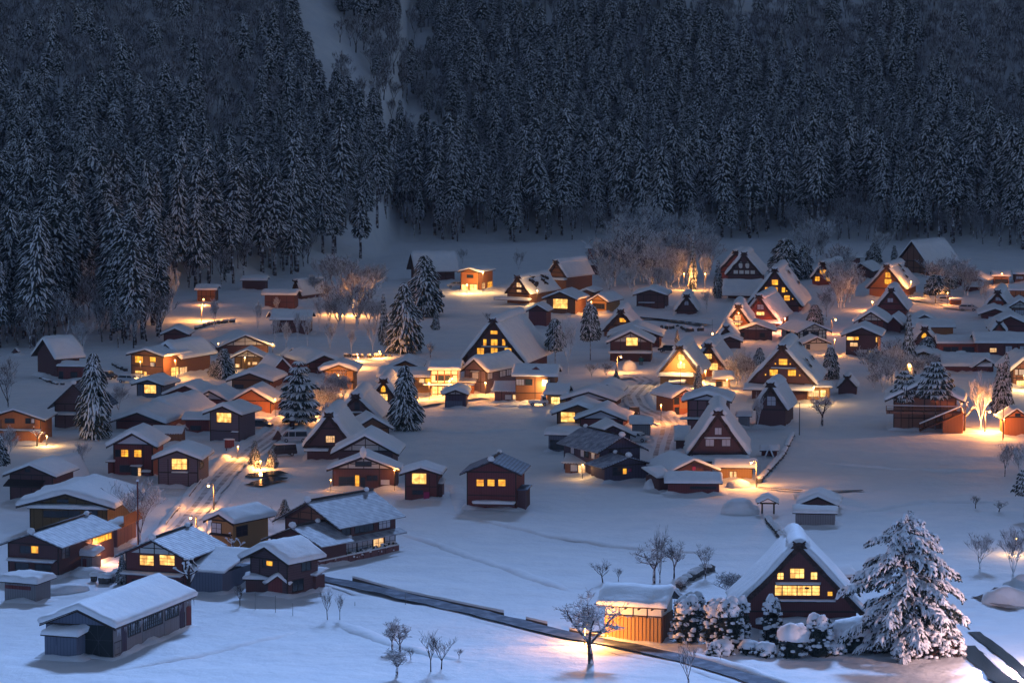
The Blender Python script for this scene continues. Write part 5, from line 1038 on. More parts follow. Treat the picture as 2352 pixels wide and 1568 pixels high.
# the big pine, lower right
def big_pine():
    reg = 'D'; p = at(reg, 1240, 1385); k = mpp(reg, 1385); H_ = (1385 - 405) * k; Rw = 415 * k
    root = thing('pine_tree', 'huge spreading snow laden pine beside the nearest thatched house', 'pine', p); rr = random.Random(17)
    t = MB(); t.tube([Vector((0, 0, -.5)), Vector((.2, 0, H_ * .2)), Vector((-.4, .1, H_ * .42)), Vector((-1.0, 0, H_ * .66)), Vector((-.6, 0, H_ * .97))], [.55, .46, .38, .22, .05], 9)
    nd_ = MB(); sn = MB()
    def spray(o, d, L, w, snowy):
        s = Vector((-d.y, d.x, 0)).normalized(); dz = rr.uniform(.35, .8)
        pts = [o, o + d * L * .5 - Vector((0, 0, L * dz * .2)), o + d * L - Vector((0, 0, L * dz))]
        for q in range(4):
            b = pts[0].lerp(pts[2], rr.uniform(.1, 1)); e = L * .35
            nd_.poly([b, b + s * rr.uniform(-e, e) + d * e * rr.random() - Vector((0, 0, rr.uniform(.05, .5) * L)), b + d * rr.uniform(.1, .5) * L - Vector((0, 0, rr.uniform(.2, .6) * L)), b - s * e * .4 - Vector((0, 0, .1))])
        if snowy:
            i = len(sn.v); up = .06 + L * .16
            for pp, ww in zip(pts, (w * .6, w, w * .4)):
                sn.v.extend([tuple(pp - s * ww - Vector((0, 0, .08))), tuple(pp - s * ww * .45 + Vector((0, 0, up * .9))), tuple(pp + s * ww * .45 + Vector((0, 0, up))), tuple(pp + s * ww - Vector((0, 0, .08)))])
            sn.v.append(tuple(pts[2] + d * .15 - Vector((0, 0, .2))))
            for a in range(2):
                for b in range(3): sn.face([i + a * 4 + b, i + a * 4 + b + 1, i + a * 4 + b + 5, i + a * 4 + b + 4], 0, True)
            for b in range(3): sn.face([i + 8 + b, i + 9 + b, i + 12], 0, True)
    for q in range(64):
        u = (q + .5) / 64; z = H_ * (.06 + .9 * u); a = q * 2.399 + rr.uniform(-.4, .4)
        Rl = Rw * min(1.0, (1 - u) * 2.5 + .03) ** .75 * (.80 + .2 * min(1, u / .3)) * rr.uniform(.66, 1.06)
        tx = -1.0 * min(1, u / .66) + (.4 * (u - .66) / .34 if u > .66 else 0)
        o = Vector((tx, 0, z)); d = Vector((cos(a), sin(a), 0)); rise = rr.uniform(.02, .16); drop = rr.uniform(.25, .5)
        L = [o + d * Rl * f + Vector((0, 0, Rl * (rise * f - drop * f * f))) for f in (0, .3, .6, .85, 1)]
        t.tube(L, [.16, .12, .08, .05, .02], 5, cap=False)
        m = int(40 + 34.0 * Rl)
        for j in range(m):
            f = rr.uniform(.12, 1.0) ** .8; seg = min(3, int(f * 4)); b = L[seg].lerp(L[seg + 1], f * 4 - seg)
            sa = a + rr.uniform(-1.3, 1.3); dd = Vector((cos(sa), sin(sa), 0)); sl = Rl * .16 * (1.2 - f * .5) + .35
            b = b + Vector((-d.y, d.x, 0)) * rr.uniform(-1, 1) * Rl * .2 * (1.05 - f) + Vector((0, 0, rr.uniform(-.25, .35)))
            spray(b, dd, (rr.uniform(.3, .85) * sl + .12) * .72, rr.uniform(.09, .24), rr.random() < .36)
    t.build('trunk', 'bark_snowy', root, uv=False); nd_.build('needles', 'needles', root, uv=False); sn.build('snow_cover', 'snow_clump', root, uv=False)
big_pine()
for a in (('low dark shrub with broad snow cap left of the hedge group by the storehouse', 1230, 1290, 'C', 1000, 210), ('tall double domed shrub against the storehouse corner', 1270, 1210, 'C', 985, 180), ('shrub with big white dome in the middle of the hedge group', 1420, 1310, 'C', 1020, 190),
          ('dark upright shrub touching the thatched house left foot', 1555, 1310, 'C', 1010, 180)):
    shrub(a[0], a[3], a[1], a[2], a[4], a[5], n=300)
shrub('tall shrub with a white loaf of snow left of the thatched wall', 'D', 60, 1330, 1015, 190, n=260, seed=1)
shrub('tallest shrub with column of snow beside the thatched wall', 'D', 335, 1300, 990, 140, n=260, seed=2)
shrub('round shrub with pointed snow dome in front of the thatched wall', 'D', 640, 1375, 1115, 200, n=300, seed=3)
shrub('snow buried low shrub in front of the thatched wall', 'D', 470, 1385, 1205, 190, n=60, cap=1.5, seed=4)
shrub('snow buried shrub between the round shrub and the big pine', 'D', 860, 1360, 1175, 240, n=80, cap=1.5, seed=5)
shrub('reddish snow speckled shrub at the left foot of the big pine', 'D', 1000, 1365, 1190, 170, n=260, russet=True, seed=6)
shrub('reddish shrub directly below the big pine trunk', 'D', 1200, 1395, 1230, 200, n=280, russet=True, seed=7)
shrub('reddish shrub at the right foot of the big pine', 'D', 1370, 1390, 1180, 220, n=300, russet=True, seed=8)
shrub('small dark shrub at the corner of the dark stream', 'D', 1510, 1380, 1260, 150, n=200, russet=True, seed=9)
shrub('small round speckled shrub in front of the hedge group', 'C', 1410, 1395, 1315, 100, n=140, seed=10)
for q in range(4): shrub(['low snowy clump left below the hedge group', 'second low snowy clump below the hedge group', 'low snowy clump under the thatched house front', 'low snowy clump near the thatched house step'][q], 'D', (20, 190, 300, 740)[q], 1385 - (q % 2) * 12, 1310, 140, n=90, cap=1.2, seed=20 + q)
G_B = 'bare winter trees in the village'; G_C = 'snowy conifers in the village'; G_R = 'bare trees in the back clearing'
T = [
 ('fir', 'tall broad fir plastered with snow by the left rust brown house', 'E', 840, 1140, 375, 350, G_C), ('fir', 'leaning snowy fir beside the half timbered annex', 'F', 430, 585, 322, 240, G_C), ('spruce', 'little fir beside the leaning snowy fir', 'F', 330, 575, 430, 130, G_C),
 ('wide_pine', 'spreading horizontal branched pine beside the orange garage', 'F', 1095, 1005, 430, 440, G_C), ('spruce', 'small fir glowing gold from below at the lane junction', 'F', 705, 1385, 1140, 150, G_C), ('spruce', 'bent small fir glowing gold next to the pond', 'F', 860, 1388, 1225, 150, G_C),
 ('fir', 'round topped dark cedar in front of the slim lit gable', 'G', 475, 1115, 535, 330, G_C), ('fir', 'tall snowy fir with wide skirts above the shop house', 'G', 470, 435, -190, 400, G_C), ('spruce', 'narrow snowy fir left of the wide skirted fir', 'G', 285, 355, -110, 130, G_C), ('spruce', 'small fir on the slope right of the wide skirted fir', 'G', 745, 215, 60, 110, G_C),
 ('round_pine', 'left round pine in front of the maroon shed', 'H', 265, 490, 105, 180, G_C), ('round_pine', 'right round pine in front of the huge lit window house', 'H', 530, 420, -10, 190, G_C), ('bare_frosted', 'bare tree between the two round pines', 'H', 365, 525, 55, 230, G_B),
 ('spruce', 'small potted looking fir in front of the two window maroon house', 'A', 790, 925, 725, 110, G_C), ('spruce', 'slim snowy fir left of the temple hall', 'M', 1020, 720, 300, 150, G_C), ('spruce', 'dark columnar fir among the frosted trees', 'M', 750, 620, 60, 130, G_C), ('fir', 'broad snowy fir between the temple hall and dark forest', 'M', 1750, 530, 65, 430, G_C),
 ('fir', 'second broad fir overlapping the temple hall fir', 'M', 1960, 520, 130, 260, G_C), ('fir', 'pink lit fir behind the white half timbered house', 'M', 2080, 1010, 780, 220, G_C), ('bare_frosted', 'large frosted tree behind the pink lit fir', 'M', 2200, 980, 560, 360, G_B), ('spruce', 'small golden fir beside the dark bus shelter roof', 'M', 580, 1215, 1060, 70, G_C),
 ('flat_pine', 'left umbrella pine in front of the balconied hall', 'J', 615, 1275, 770, 300, G_C), ('flat_pine', 'tall umbrella pine leaning over the balconied hall stair', 'J', 880, 1285, 700, 400, G_C), ('spruce', 'straight fir right of the glowing bare tree', 'J', 1440, 1125, 690, 240, G_C), ('spruce', 'second straight fir at the right edge of the hall garden', 'J', 1480, 1125, 600, 150, G_C), ('spruce', 'tall thin fir in front of the four lit window house', 'J', 650, 830, 290, 170, G_C), ('fir', 'layered pine over the little thatched gable', 'J', 810, 730, 475, 260, G_C),
 ('bare_frosted', 'bare tree glowing pink orange beside the tall lamp', 'J', 1270, 1285, 760, 330, G_B), ('pollard', 'pollarded tree at the hall stair foot', 'J', 1125, 1290, 985, 200, G_B), ('bare_frosted', 'frosted shrub tree behind the tiny thatched storehouse', 'J', 350, 935, 780, 180, G_B),
 ('fir', 'cone tree lit orange behind the big four window house', 'I', 1490, 615, 345, 170, G_C), ('fir', 'cone tree lit gold left of the big four window house', 'I', 910, 560, 355, 150, G_C), ('spruce', 'little fir before the floodlit thatched house', 'I', 412, 695, 490, 100, G_C), ('bare_frosted', 'white frosted tree between the glowing hut and big four window house', 'I', 760, 655, 330, 200, G_B), ('orchard', 'tangled orchard tree right of the open fronted thatched barn', 'I', 1420, 995, 730, 280, G_B), ('bare_frosted', 'climbing frosted tree on the left of the open fronted thatched barn', 'I', 895, 1020, 700, 130, G_B),
 ('bare_frosted', 'fan shaped bare tree left of the back left lamp', 'K', 175, 580, 120, 260, G_R), ('bare_frosted', 'small tree lit yellow by the back left lamp', 'K', 578, 768, 470, 150, G_R),
 ('bare_frosted', 'first bare tree left of the long dark barn', 'K', 970, 785, 470, 130, G_R), ('bare_frosted', 'bare tree at the left corner of the long dark barn', 'K', 1130, 892, 610, 150, G_R), ('bare_frosted', 'bushy bare tree before the long dark barn', 'K', 1230, 935, 670, 170, G_R), ('bare_frosted', 'slender tree before the long dark barn middle', 'K', 1340, 850, 560, 120, G_R), ('bare_frosted', 'bare tree before the long dark barn right end', 'K', 1430, 895, 550, 170, G_R),
 ('bare_frosted', 'bare tree just right of the long dark barn', 'K', 1535, 755, 420, 150, G_R), ('bare_frosted', 'dense bare tree in front of the lit snow patch', 'K', 1635, 940, 660, 180, G_R), ('bare_frosted', 'tall bare tree in front of the lit snow patch', 'K', 1765, 775, 440, 190, G_R), ('bare_frosted', 'small bare tree in the lower row of the clearing', 'K', 1830, 950, 740, 140, G_R), ('bare_frosted', 'tall bare tree near the skirted fir', 'K', 1895, 730, 480, 170, G_R), ('bare_frosted', 'lowest bare tree near the skirted fir', 'K', 2025, 945, 630, 190, G_R), ('bare_frosted', 'thicket tree above the long dark barn', 'K', 1600, 540, 290, 250, G_R), ('bare_frosted', 'thicket tree above the lit snow patch', 'K', 1760, 560, 270, 260, G_R), ('bare_frosted', 'pale bent tree on the slope at the forest corner', 'K', 2100, 370, 120, 240, G_R), ('bare_frosted', 'bare stems at the foot of the skirted fir', 'K', 2260, 960, 640, 150, G_R), ('bare_frosted', 'thin stem left of the back barn', 'K', 1150, 590, 440, 110, G_R),
 ('bare', 'sprawling bare tree at the left edge above the rust brown house', 'E', 60, 940, 370, 420, G_B), ('bare_frosted', 'white tangled bare tree before the left forest trunks', 'E', 270, 300, 20, 330, G_B), ('bare_frosted', 'second white tangled tree right of the thatched hut ridge', 'E', 740, 340, 60, 300, G_B), ('bare_frosted', 'round bare bush tree below the tall broad fir', 'E', 740, 1415, 1120, 250, G_B), ('bare_frosted', 'bare bush tree to the right of the tall broad fir', 'E', 1060, 930, 650, 280, G_B), ('bare_frosted', 'white bush at the left edge below the rust brown house', 'E', 70, 1330, 1000, 300, G_B), ('pollard', 'white cut tree glowing beside the rust brown house', 'E', 330, 1200, 1020, 150, G_B), ('round_pine', 'dark pine at the left edge above the blue lean hut', 'E', -30, 1520, 1080, 260, G_C),
 ('bare_frosted', 'wide bare tree behind the two paper window house', 'A', 905, 660, 240, 420, G_B), ('pollard', 'snow loaded pollard beside the long barn roof end', 'A', 1212, 1038, 750, 190, G_B), ('pollard', 'snowy pollard by the yellow wooden house door', 'A', 1508, 785, 590, 170, G_B), ('sapling', 'wispy bush on the snow right of the long barn', 'A', 1550, 1075, 915, 140, G_B),
 ('sapling', 'small bare sapling left of the pair below the tool shed', 'B', 565, 1157, 945, 110, G_B), ('sapling', 'small bare sapling right of the pair below the tool shed', 'B', 645, 1157, 975, 110, G_B), ('orchard', 'crooked bare tree left of the twin in the near field', 'B', 985, 1352, 1130, 190, G_B), ('orchard', 'crooked bare tree right of the twin in the near field', 'B', 1032, 1372, 1150, 190, G_B), ('orchard', 'bushy bare shrub below the crooked twin trees', 'B', 1012, 1524, 1335, 220, G_B), ('sapling', 'fan shaped bare tree at the bottom of the near field', 'B', 1232, 1492, 1205, 220, G_B), ('sapling', 'smaller bare tree right of the fan shaped one', 'B', 1300, 1475, 1255, 170, G_B), ('sapling', 'twig leaning far right of the fan shaped tree', 'B', 1415, 1410, 1335, 110, G_B), ('sapling', 'tiny bare shrub between the crooked twins and the fan tree', 'B', 1105, 1420, 1340, 90, G_B), ('bare_frosted', 'bare bush beside the large tiled house', 'B', 215, 570, 430, 150, G_B), ('spruce', 'dark young pine behind the large tiled house', 'B', 290, 510, 380, 120, G_C),
 ('orchard', 'branching bare tree lit from behind beside the storehouse lamp', 'C', 615, 1425, 940, 540, G_B), ('orchard', 'big old bare tree above the storehouse roof', 'C', 1020, 932, 600, 260, G_B), ('upright', 'tall thin bare tree beside the big old bare tree', 'C', 1060, 930, 540, 120, G_B), ('orchard', 'second old bare tree above the storehouse roof', 'C', 1150, 900, 630, 160, G_B), ('bare', 'lone bare tree on the slope right of the storehouse', 'C', 1350, 893, 670, 190, G_B), ('sapling', 'thin twigs left of the storehouse roof', 'C', 690, 932, 790, 180, G_B), ('sapling', 'thin twigs directly above the storehouse roof', 'C', 790, 925, 830, 110, G_B), ('upright', 'upright broom shaped tree by the path at the bottom', 'C', 1243, 1562, 1275, 210, G_B), ('bare_frosted', 'dense frosted bush above the hedge group', 'C', 1520, 1035, 845, 360, G_B), ('orchard', 'small bent tree at the left end of the dark rock', 'C', 1200, 960, 890, 100, G_B),
 ('bare_frosted', 'bare tree right of the big pine', 'D', 1680, 832, 580, 320, G_B), ('bare_frosted', 'taller bare tree at the right edge beside the big pine', 'D', 1890, 895, 530, 330, G_B), ('bare', 'lone bare tree high on the right field edge', 'D', 1838, 232, 5, 190, G_B), ('bare_frosted', 'bushy tree at the right edge of the upper field', 'D', 1935, 260, 30, 180, G_B), ('flat_pine', 'dark pine cut by the right edge', 'D', 1965, 500, 180, 190, G_C), ('bare_frosted', 'frosted bush overlapping the left slope of the nearest thatched roof', 'D', 90, 1020, 850, 360, G_B),
 ('sapling', 'faint reeds like twigs on the upper right field', 'D', 1650, 450, 360, 130, G_B), ('sapling', 'second faint twigs on the upper right field', 'D', 1800, 470, 400, 150, G_B),
 ('bare_frosted', 'frosted tree mass at the left of the dark windowless barn', 'M', 40, 560, 120, 320, G_B), ('bare_frosted', 'tall frosted tree behind the dark windowless barn', 'M', 300, 590, 40, 330, G_B), ('bare_frosted', 'frosted tree glowing gold in the middle of the thicket', 'M', 600, 600, 150, 280, G_B), ('bare_frosted', 'frosted tree glowing gold at the right of the thicket', 'M', 880, 600, 200, 250, G_B), ('bare_frosted', 'bluish thicket right of the small black thatched hut', 'M', 900, 880, 600, 200, G_B), ('bare_frosted', 'frosted tree in front of the skirt of the temple hall', 'M', 460, 700, 380, 220, G_B),
 ('bare_frosted', 'broad frosted tree behind the lamplit brown house', 'L', 2000, 500, 160, 380, G_B), ('bare_frosted', 'second broad frosted tree behind the lamplit brown house', 'L', 2200, 520, 180, 320, G_B), ('fir', 'big shaggy snow tree above the clearing at the centre', 'L', 300, 690, 130, 430, G_C), ('bare_frosted', 'small twisted tree beside the back centre orange hut', 'L', 650, 225, 60, 130, G_B), ('bare_frosted', 'white twisted tree before the trunks at the back centre', 'L', 1165, 290, 60, 170, G_B), ('sapling', 'blue twigs at the left of the biggest thatched ridge', 'L', 880, 745, 650, 90, G_B), ('orchard', 'small bent tree on the snow left of the biggest thatched house', 'G', 700, 488, 335, 110, G_B),
 ('bare_frosted', 'frosted clump left of the red brown thatched house', 'N', 200, 1000, 520, 420, G_B), ('round_pine', 'snow domed pine over the parking yard', 'N', 1310, 950, 600, 360, G_C), ('round_pine', 'second domed pine over the parking yard', 'N', 1480, 830, 600, 260, G_C), ('bare_frosted', 'thin red lit trees behind the parked car', 'N', 1880, 950, 690, 180, G_B), ('spruce', 'small snowy cedar before the tall timber hall', 'N', 1040, 490, 265, 110, G_C), ('spruce', 'second small cedar before the tall timber hall', 'N', 830, 450, 240, 130, G_C), ('bare_frosted', 'wide white tree before the dark trunks at the right', 'N', 660, 450, 10, 420, G_B), ('fir', 'frosted lump tree by the temple pavilion', 'N', 590, 460, 210, 240, G_C),
 ('bare_frosted', 'frosted bush at the lower right corner of the hall field', 'J', 1500, 1600, 1370, 200, G_B), ('bare_frosted', 'bigger bush at the right edge of the hall field', 'J', 1600, 1620, 1340, 220, G_B), ('bare_frosted', 'shrubs glowing beside the winding lane lamp', 'H', 650, 555, 440, 160, G_B), ('bare_frosted', 'snowy shrub left of the winding lane lamp', 'H', 540, 560, 440, 130, G_B), ('spruce', 'small round fir under the winding lane lamp', 'H', 725, 575, 490, 60, G_C),
]
for t_ in T: tree(*t_)
# thickets of frosted trees that the photograph shows as hazy clumps
THK = [('K', [(1450, 620), (1450, 330), (1900, 330), (2080, 600), (2060, 780), (1500, 700)], 16, 5, 9, 'frosted tree in the thicket above the long dark barn'), ('M', [(-40, 640), (-40, 200), (960, 130), (980, 560), (560, 680)], 34, 6, 12, 'frosted tree in the wide thicket between the dark windowless barn and temple hall'),
       ('L', [(1880, 420), (1880, 150), (2300, 150), (2330, 430)], 12, 6, 11, 'frosted tree in the thicket behind the lamplit brown house'), ('N', [(60, 1000), (60, 620), (400, 660), (430, 980)], 12, 5, 8, 'frosted tree in the thicket beside the patchy red brown thatched house'), ('N', [(1250, 860), (1300, 640), (1600, 690), (1900, 840), (1880, 930)], 10, 4, 7, 'frosted tree around the parking yard'),
       ('J', [(330, 960), (330, 780), (560, 700), (900, 780), (760, 900), (480, 960)], 12, 3, 6, 'frosted tree around the balconied hall garden'), ('F', [(1200, 860), (1300, 760), (1560, 730), (1480, 900), (1280, 960)], 9, 2.5, 5, 'frosted shrub tree in the lit garden below the warm wooden house'), ('I', [(640, 690), (680, 560), (840, 560), (820, 690)], 5, 3, 5, 'frosted tree beside the glowing hut'), ('N', [(-250, 560), (-240, 300), (20, 260), (60, 420)], 6, 7, 11, 'frosted tree before the dark trunks near the temple pavilion')]
def inp(x, y, P):
    c = False; j = len(P) - 1
    for i in range(len(P)):
        if (P[i][1] > y) != (P[j][1] > y) and x < (P[j][0] - P[i][0]) * (y - P[i][1]) / (P[j][1] - P[i][1]) + P[i][0]: c = not c
        j = i
    return c
TR = random.Random(41)
for reg, poly_, n_, h0, h1, lab in THK:
    q = 0; g = 0
    while q < n_ and g < 2000:
        g += 1; x = TR.uniform(min(a for a, b in poly_), max(a for a, b in poly_)); y = TR.uniform(min(b for a, b in poly_), max(b for a, b in poly_))
        if not inp(x, y, poly_): continue
        q += 1; P = proto('bare_frosted'); v = P[TR.randrange(3)]; p = at(reg, x, y); root = thing('bare_tree', lab, 'bare tree', p, 'thickets of frosted trees'); s = TR.uniform(h0, h1) * 1.2 / v[-1][0]
        root.scale = (s * 1.25, s * 1.25, s); root.rotation_euler = (0, 0, TR.uniform(0, 6.28))
        for nm_, me_ in v[:-1]: o = bpy.data.objects.new(nm_, me_); COL.objects.link(o); o.parent = root
# ------------------------------------------------------------------ lamps
def bulb_light(p, power, col=(1, .52, .16), r=.18, name='lamp_light'):
    l = bpy.data.lights.new(name, 'POINT'); l.energy = power; l.color = col; l.shadow_soft_size = r
    o = bpy.data.objects.new(name, l); COL.objects.link(o); o.location = p; return o
def lamp_post(label, reg, x, y, ytop, power, col=(1, .52, .16), side=1, pm='pole'):
    p = at(reg, x, y); h = (y - ytop) * mpp(reg, y); root = thing('street_lamp', label, 'street lamp', p, 'street lamps'); mb = MB()
    mb.tube([Vector((0, 0, -.6)), Vector((0, 0, h))], [.11, .08], 7); mb.build('post', pm, root, uv=False)
    a = MB(); a.tube([Vector((0, 0, h - .15)), Vector((side * .3, -.05, h + .1)), Vector((side * .75, -.1, h + .05))], .045, 5); a.build('arm', 'steel', root, uv=False)
    hd = MB(); hd.tube([Vector((side * .75, -.1, h + .16)), Vector((side * .75, -.1, h + .02)), Vector((side * .75, -.1, h - .06))], [.06, .24, .26], 9); ho = hd.build('lamp_head', 'steel', root, uv=False)
    b = MB(); b.blob(Vector((side * .75, -.1, h - .14)), .17, .17, .17, seg=8, rings=5, jit=0); b.build('bulb', 'bulb', ho, uv=False)
    s = MB(); s.blob(Vector((side * .75, -.1, h + .15)), .25, .25, .16, seg=8, rings=4); s.build('snow_cap', 'snow_clump', root, uv=False)
    o = bulb_light(Vector((side * .75, -.1, h - .42)), power, col); o.parent = root
def wall_lamp(label, reg, x, y, z, power, col=(1, .52, .16), toward=1.7):
    """a shaded lamp on a bracket standing just in front of a wall"""
    z *= 1.35; p = at(reg, x, y); p.y -= toward; root = thing('wall_lamp', label, 'lamp', Vector((p.x, p.y, p.z)), 'lamps on house fronts'); mb = MB()
    mb.tube([Vector((0, 0, -.5)), Vector((0, 0, z + .2))], .04, 5); mb.build('post', 'timber', root, uv=False)
    sh = MB(); sh.tube([Vector((0, 0, z + .28)), Vector((0, 0, z + .1))], [.05, .2], 8); so = sh.build('lamp_shade', 'steel', root, uv=False)
    b = MB(); b.blob(Vector((0, 0, z + .04)), .11, .11, .11, seg=7, rings=4, jit=0); b.build('bulb', 'bulb', so, uv=False)
    o = bulb_light(Vector((0, -.12, z - .2)), power, col); o.parent = root
WARM = (1, .40, .09); ORG = (1, .36, .09); YEL = (1, .55, .18)
KP = 1.75
LP = [('lamp just beyond the lower right corner lighting the snow by the dark stream', 'O', 2410, 1552, 1470, 4200, (1, .62, .58), -1), ('street lamp behind the branching bare tree beside the storehouse', 'C', 572, 1318, 1190, 1500, WARM, 1), ('upper lamp post on the left lane', 'A', 1382, 458, 272, 420, WARM, -1), ('lower lamp post on the left lane by the yellow wooden house', 'A', 1268, 600, 488, 420, WARM, -1),
      ('bright back left lamp standing in the snowy clearing', 'K', 455, 672, 512, 1900, WARM, 1), ('lamp with starry glow beside the timber kiosk', 'I', 884, 1508, 1290, 900, WARM, -1), ('tall orange lamp beside the glowing bare tree', 'J', 1303, 1302, 1120, 2600, ORG, 1),
      ('small curved lamp by the winding lane shrubs', 'H', 731, 522, 396, 500, WARM, 1), ('lamp post in the parking yard', 'N', 1308, 952, 770, 900, WARM, -1), ('thin lamp post right of the white half timbered house', 'I', 1500, 245, 120, 350, ORG, 1)]
for q in LP: lamp_post(q[0], q[1], q[2], q[3], q[4], q[5] * KP, q[6], q[7])
WL = [('lamp under the eave of the back centre orange hut', 'L', 835, 480, 3.6, 800, YEL), ('lamp in the open ground floor of the orange hut', 'L', 690, 485, 1.6, 500, YEL), ('lamp at the side entrance of the two window wooden house', 'E', 1570, 585, 2.6, 500, WARM), ('lamp over the ground floor of the two window wooden house', 'E', 1260, 590, 2.4, 130, YEL),
      ('lamp at the corner of the dark half timbered house', 'F', 385, 392, 1.8, 420, WARM), ('lamp by the pale lit annex windows', 'F', 620, 540, 2.2, 220, YEL), ('lamp right of the dark half timbered house', 'F', 868, 400, 2.0, 260, YEL), ('lamp on the orange garage front', 'F', 890, 925, 2.4, 420, ORG), ('lamp behind the spreading pine', 'F', 1190, 935, 1.6, 1100, WARM), ('lamp under the warm wooden house', 'F', 1455, 715, 2.6, 420, WARM), ('lamp low among the golden firs', 'F', 760, 1390, .9, 420, WARM), ('lamp glow on the upper lane bend', 'F', 560, 1310, 1.6, 350, WARM),
      ('lamp at the left of the shop house front', 'G', 690, 840, 2.2, 700, WARM), ('lamp at the right of the shop house front', 'G', 870, 835, 2.4, 600, WARM), ('lamp between the front house and the inn', 'G', 1190, 810, 1.8, 450, WARM), ('lamp on the inn beside the small truck', 'H', 196, 745, 2.4, 900, YEL), ('lamp on the snow clearing edge behind the shop house', 'G', 60, 560, 1.4, 500, WARM),
      ('floodlamp at the doorway of the floodlit thatched house', 'I', 262, 668, 3.4, 600, YEL), ('lamp between the two lamplit thatched houses', 'I', 465, 645, 1.8, 900, WARM), ('lamp at the golden thatched slope', 'M', 960, 1240, 2.0, 900, WARM), ('lamp at the right end of the big four window house', 'I', 1345, 815, 2.4, 420, YEL), ('lamp beside the glowing hut', 'I', 640, 705, 1.6, 260, WARM), ('lamp at the corner house doorway', 'I', 330, 915, 2.2, 260, ORG),
      ('red tinted lamp beside the red glowing thatched house', 'M', 1745, 1080, 2.2, 900, (1, .30, .13)), ('lamp on the orange lit thatched gable', 'M', 1240, 1190, 4.5, 420, ORG), ('lamp hidden in the golden frosted trees', 'M', 650, 620, 3.0, 700, WARM), ('lamp hidden right in the golden frosted trees', 'M', 880, 620, 3.0, 500, WARM), ('lamp at the stacked yellow window house side', 'N', 1010, 880, 3.0, 800, WARM), ('lamp on the orange left slope of the pale window thatched house', 'N', 560, 1010, 1.6, 900, ORG), ('lamp at the parking yard stall', 'N', 1440, 960, 2.2, 350, ORG),
      ('lamp in the garden of the four lit window house', 'J', 525, 640, 1.2, 350, WARM), ('lamp under the low brown house eave', 'J', 650, 830, 2.0, 350, WARM), ('lamp at the left side of the four lit window house', 'J', 15, 640, 2.4, 350, WARM), ('lamp at the right edge of the half timbered house', 'J', 1625, 930, 2.0, 700, YEL), ('lamp on the orange boarded hut front', 'J', 1450, 1345, 2.4, 300, ORG), ('lamp on the frosted trees of the lit snow patch', 'K', 1850, 610, 1.8, 900, WARM), ('second lamp among the lit snow patch trees', 'K', 1690, 605, 1.6, 600, WARM), ('lamp on the lamplit brown hut', 'K', 480, 520, 1.0, 200, ORG), ('lamp on the snow wall of the clearing', 'F', 1620, 430, 1.0, 600, WARM), ('second lamp on the snow wall of the clearing', 'G', 250, 470, 1.0, 500, WARM),
      ('lamp on the yellow wooden house front', 'A', 1345, 640, 2.4, 350, WARM), ('lamp between the ochre house and the tiled house', 'A', 660, 790, 1.8, 380, (1, .42, .2)), ('lamp on the pale snow left of the tall broad fir', 'E', 430, 1190, 1.2, 260, YEL), ('lamp beside the two storey black house', 'B', 1000, 318, 2.2, 60, WARM), ('lamp at the left foot of the two storey black house', 'B', 590, 318, 1.2, 35, WARM), ('lamp on the patchy thatched house side', 'L', 1335, 600, 2.6, 420, YEL), ('lamp before the lamplit brown house', 'L', 1830, 690, 2.0, 300, WARM), ('lamp at the upper left edge of the left lane houses', 'A', 1560, -10, 1.4, 260, WARM),
      ('lamp on the winding lane by the grey shed', 'H', 1060, 900, 2.5, 420, ORG), ('lamp at the dark metal clad house porch', 'H', 470, 1310, 1.6, 80, YEL), ('lamp on the right edge behind bare trees', 'D', 1900, 720, 1.6, 200, YEL), ('lamp far right below the dark cedars', 'N', 2080, 725, 2.4, 300, ORG), ('lamp under the two pale window thatched house', 'N', 2230, 1040, 2.4, 260, ORG)]
for q in WL: wall_lamp(q[0], q[1], q[2], q[3], q[4], q[5] * KP, q[6])
# ------------------------------------------------------------------ poles, walls, cars, people, small things
def pole(label, reg, x, y, ytop, m='pole', r=.07, cross=False):
    p = at(reg, x, y); h = (y - ytop) * mpp(reg, y); root = thing('pole', label, 'pole', p); mb = MB(); mb.tube([Vector((0, 0, -.5)), Vector((0, 0, h))], [r, r * .7], 6); mb.build('shaft', m, root, uv=False)
    s = MB(); s.blob(Vector((0, 0, h)), r * 1.6, r * 1.6, r * 1.4, seg=6, rings=3); s.build('snow_cap', 'snow_clump', root, uv=False)
    if cross: c = MB(); c.tube([Vector((-.8, 0, h - .4)), Vector((.8, 0, h - .4))], .05, 5); c.build('crossarm', 'steel', root, uv=False)
pole('tall red flagpole standing before the two paper window house', 'A', 894, 862, 250, 'red_pole', .13); pole('thin dark pole by the open fronted thatched barn', 'I', 1236, 1065, 800, 'steel', .09); pole('thin dark pole at the right hall field edge', 'J', 1456, 1365, 1095, 'red_pole', .09); pole('thin aerial pole beside the golden thatched slope', 'M', 960, 1150, 950, 'steel', .05); pole('marker stick in the snow left of the saplings', 'B', 98, 1102, 985, 'steel', .035); pole('second marker stick in the snow below the tool shed', 'B', 229, 1122, 1010, 'steel', .035); pole('third marker stick in the snow below the tool shed', 'B', 341, 1135, 1050, 'steel', .035); pole('marker stick beside the footpath wall', 'B', 1068, 1058, 975, 'steel', .035); pole('short marker stick right of the saplings', 'B', 742, 1062, 1035, 'steel', .035); pole('pale pole in front of the dark metal clad house', 'H', 884, 1330, 1205, 'steel', .06); pole('marker stick before the hedge group', 'C', 1450, 1445, 1390, 'steel', .03)
lp = thing('lattice_posts', 'pair of tall posts with crossbars before the flat roofed snow hall', 'frame', at('J', 1098, 745)); mb = MB(); k = mpp('J', 745)
for s in (-1, 1): mb.tube([Vector((s * .8, 0, -.3)), Vector((s * .8, 0, 130 * k))], .1, 5)
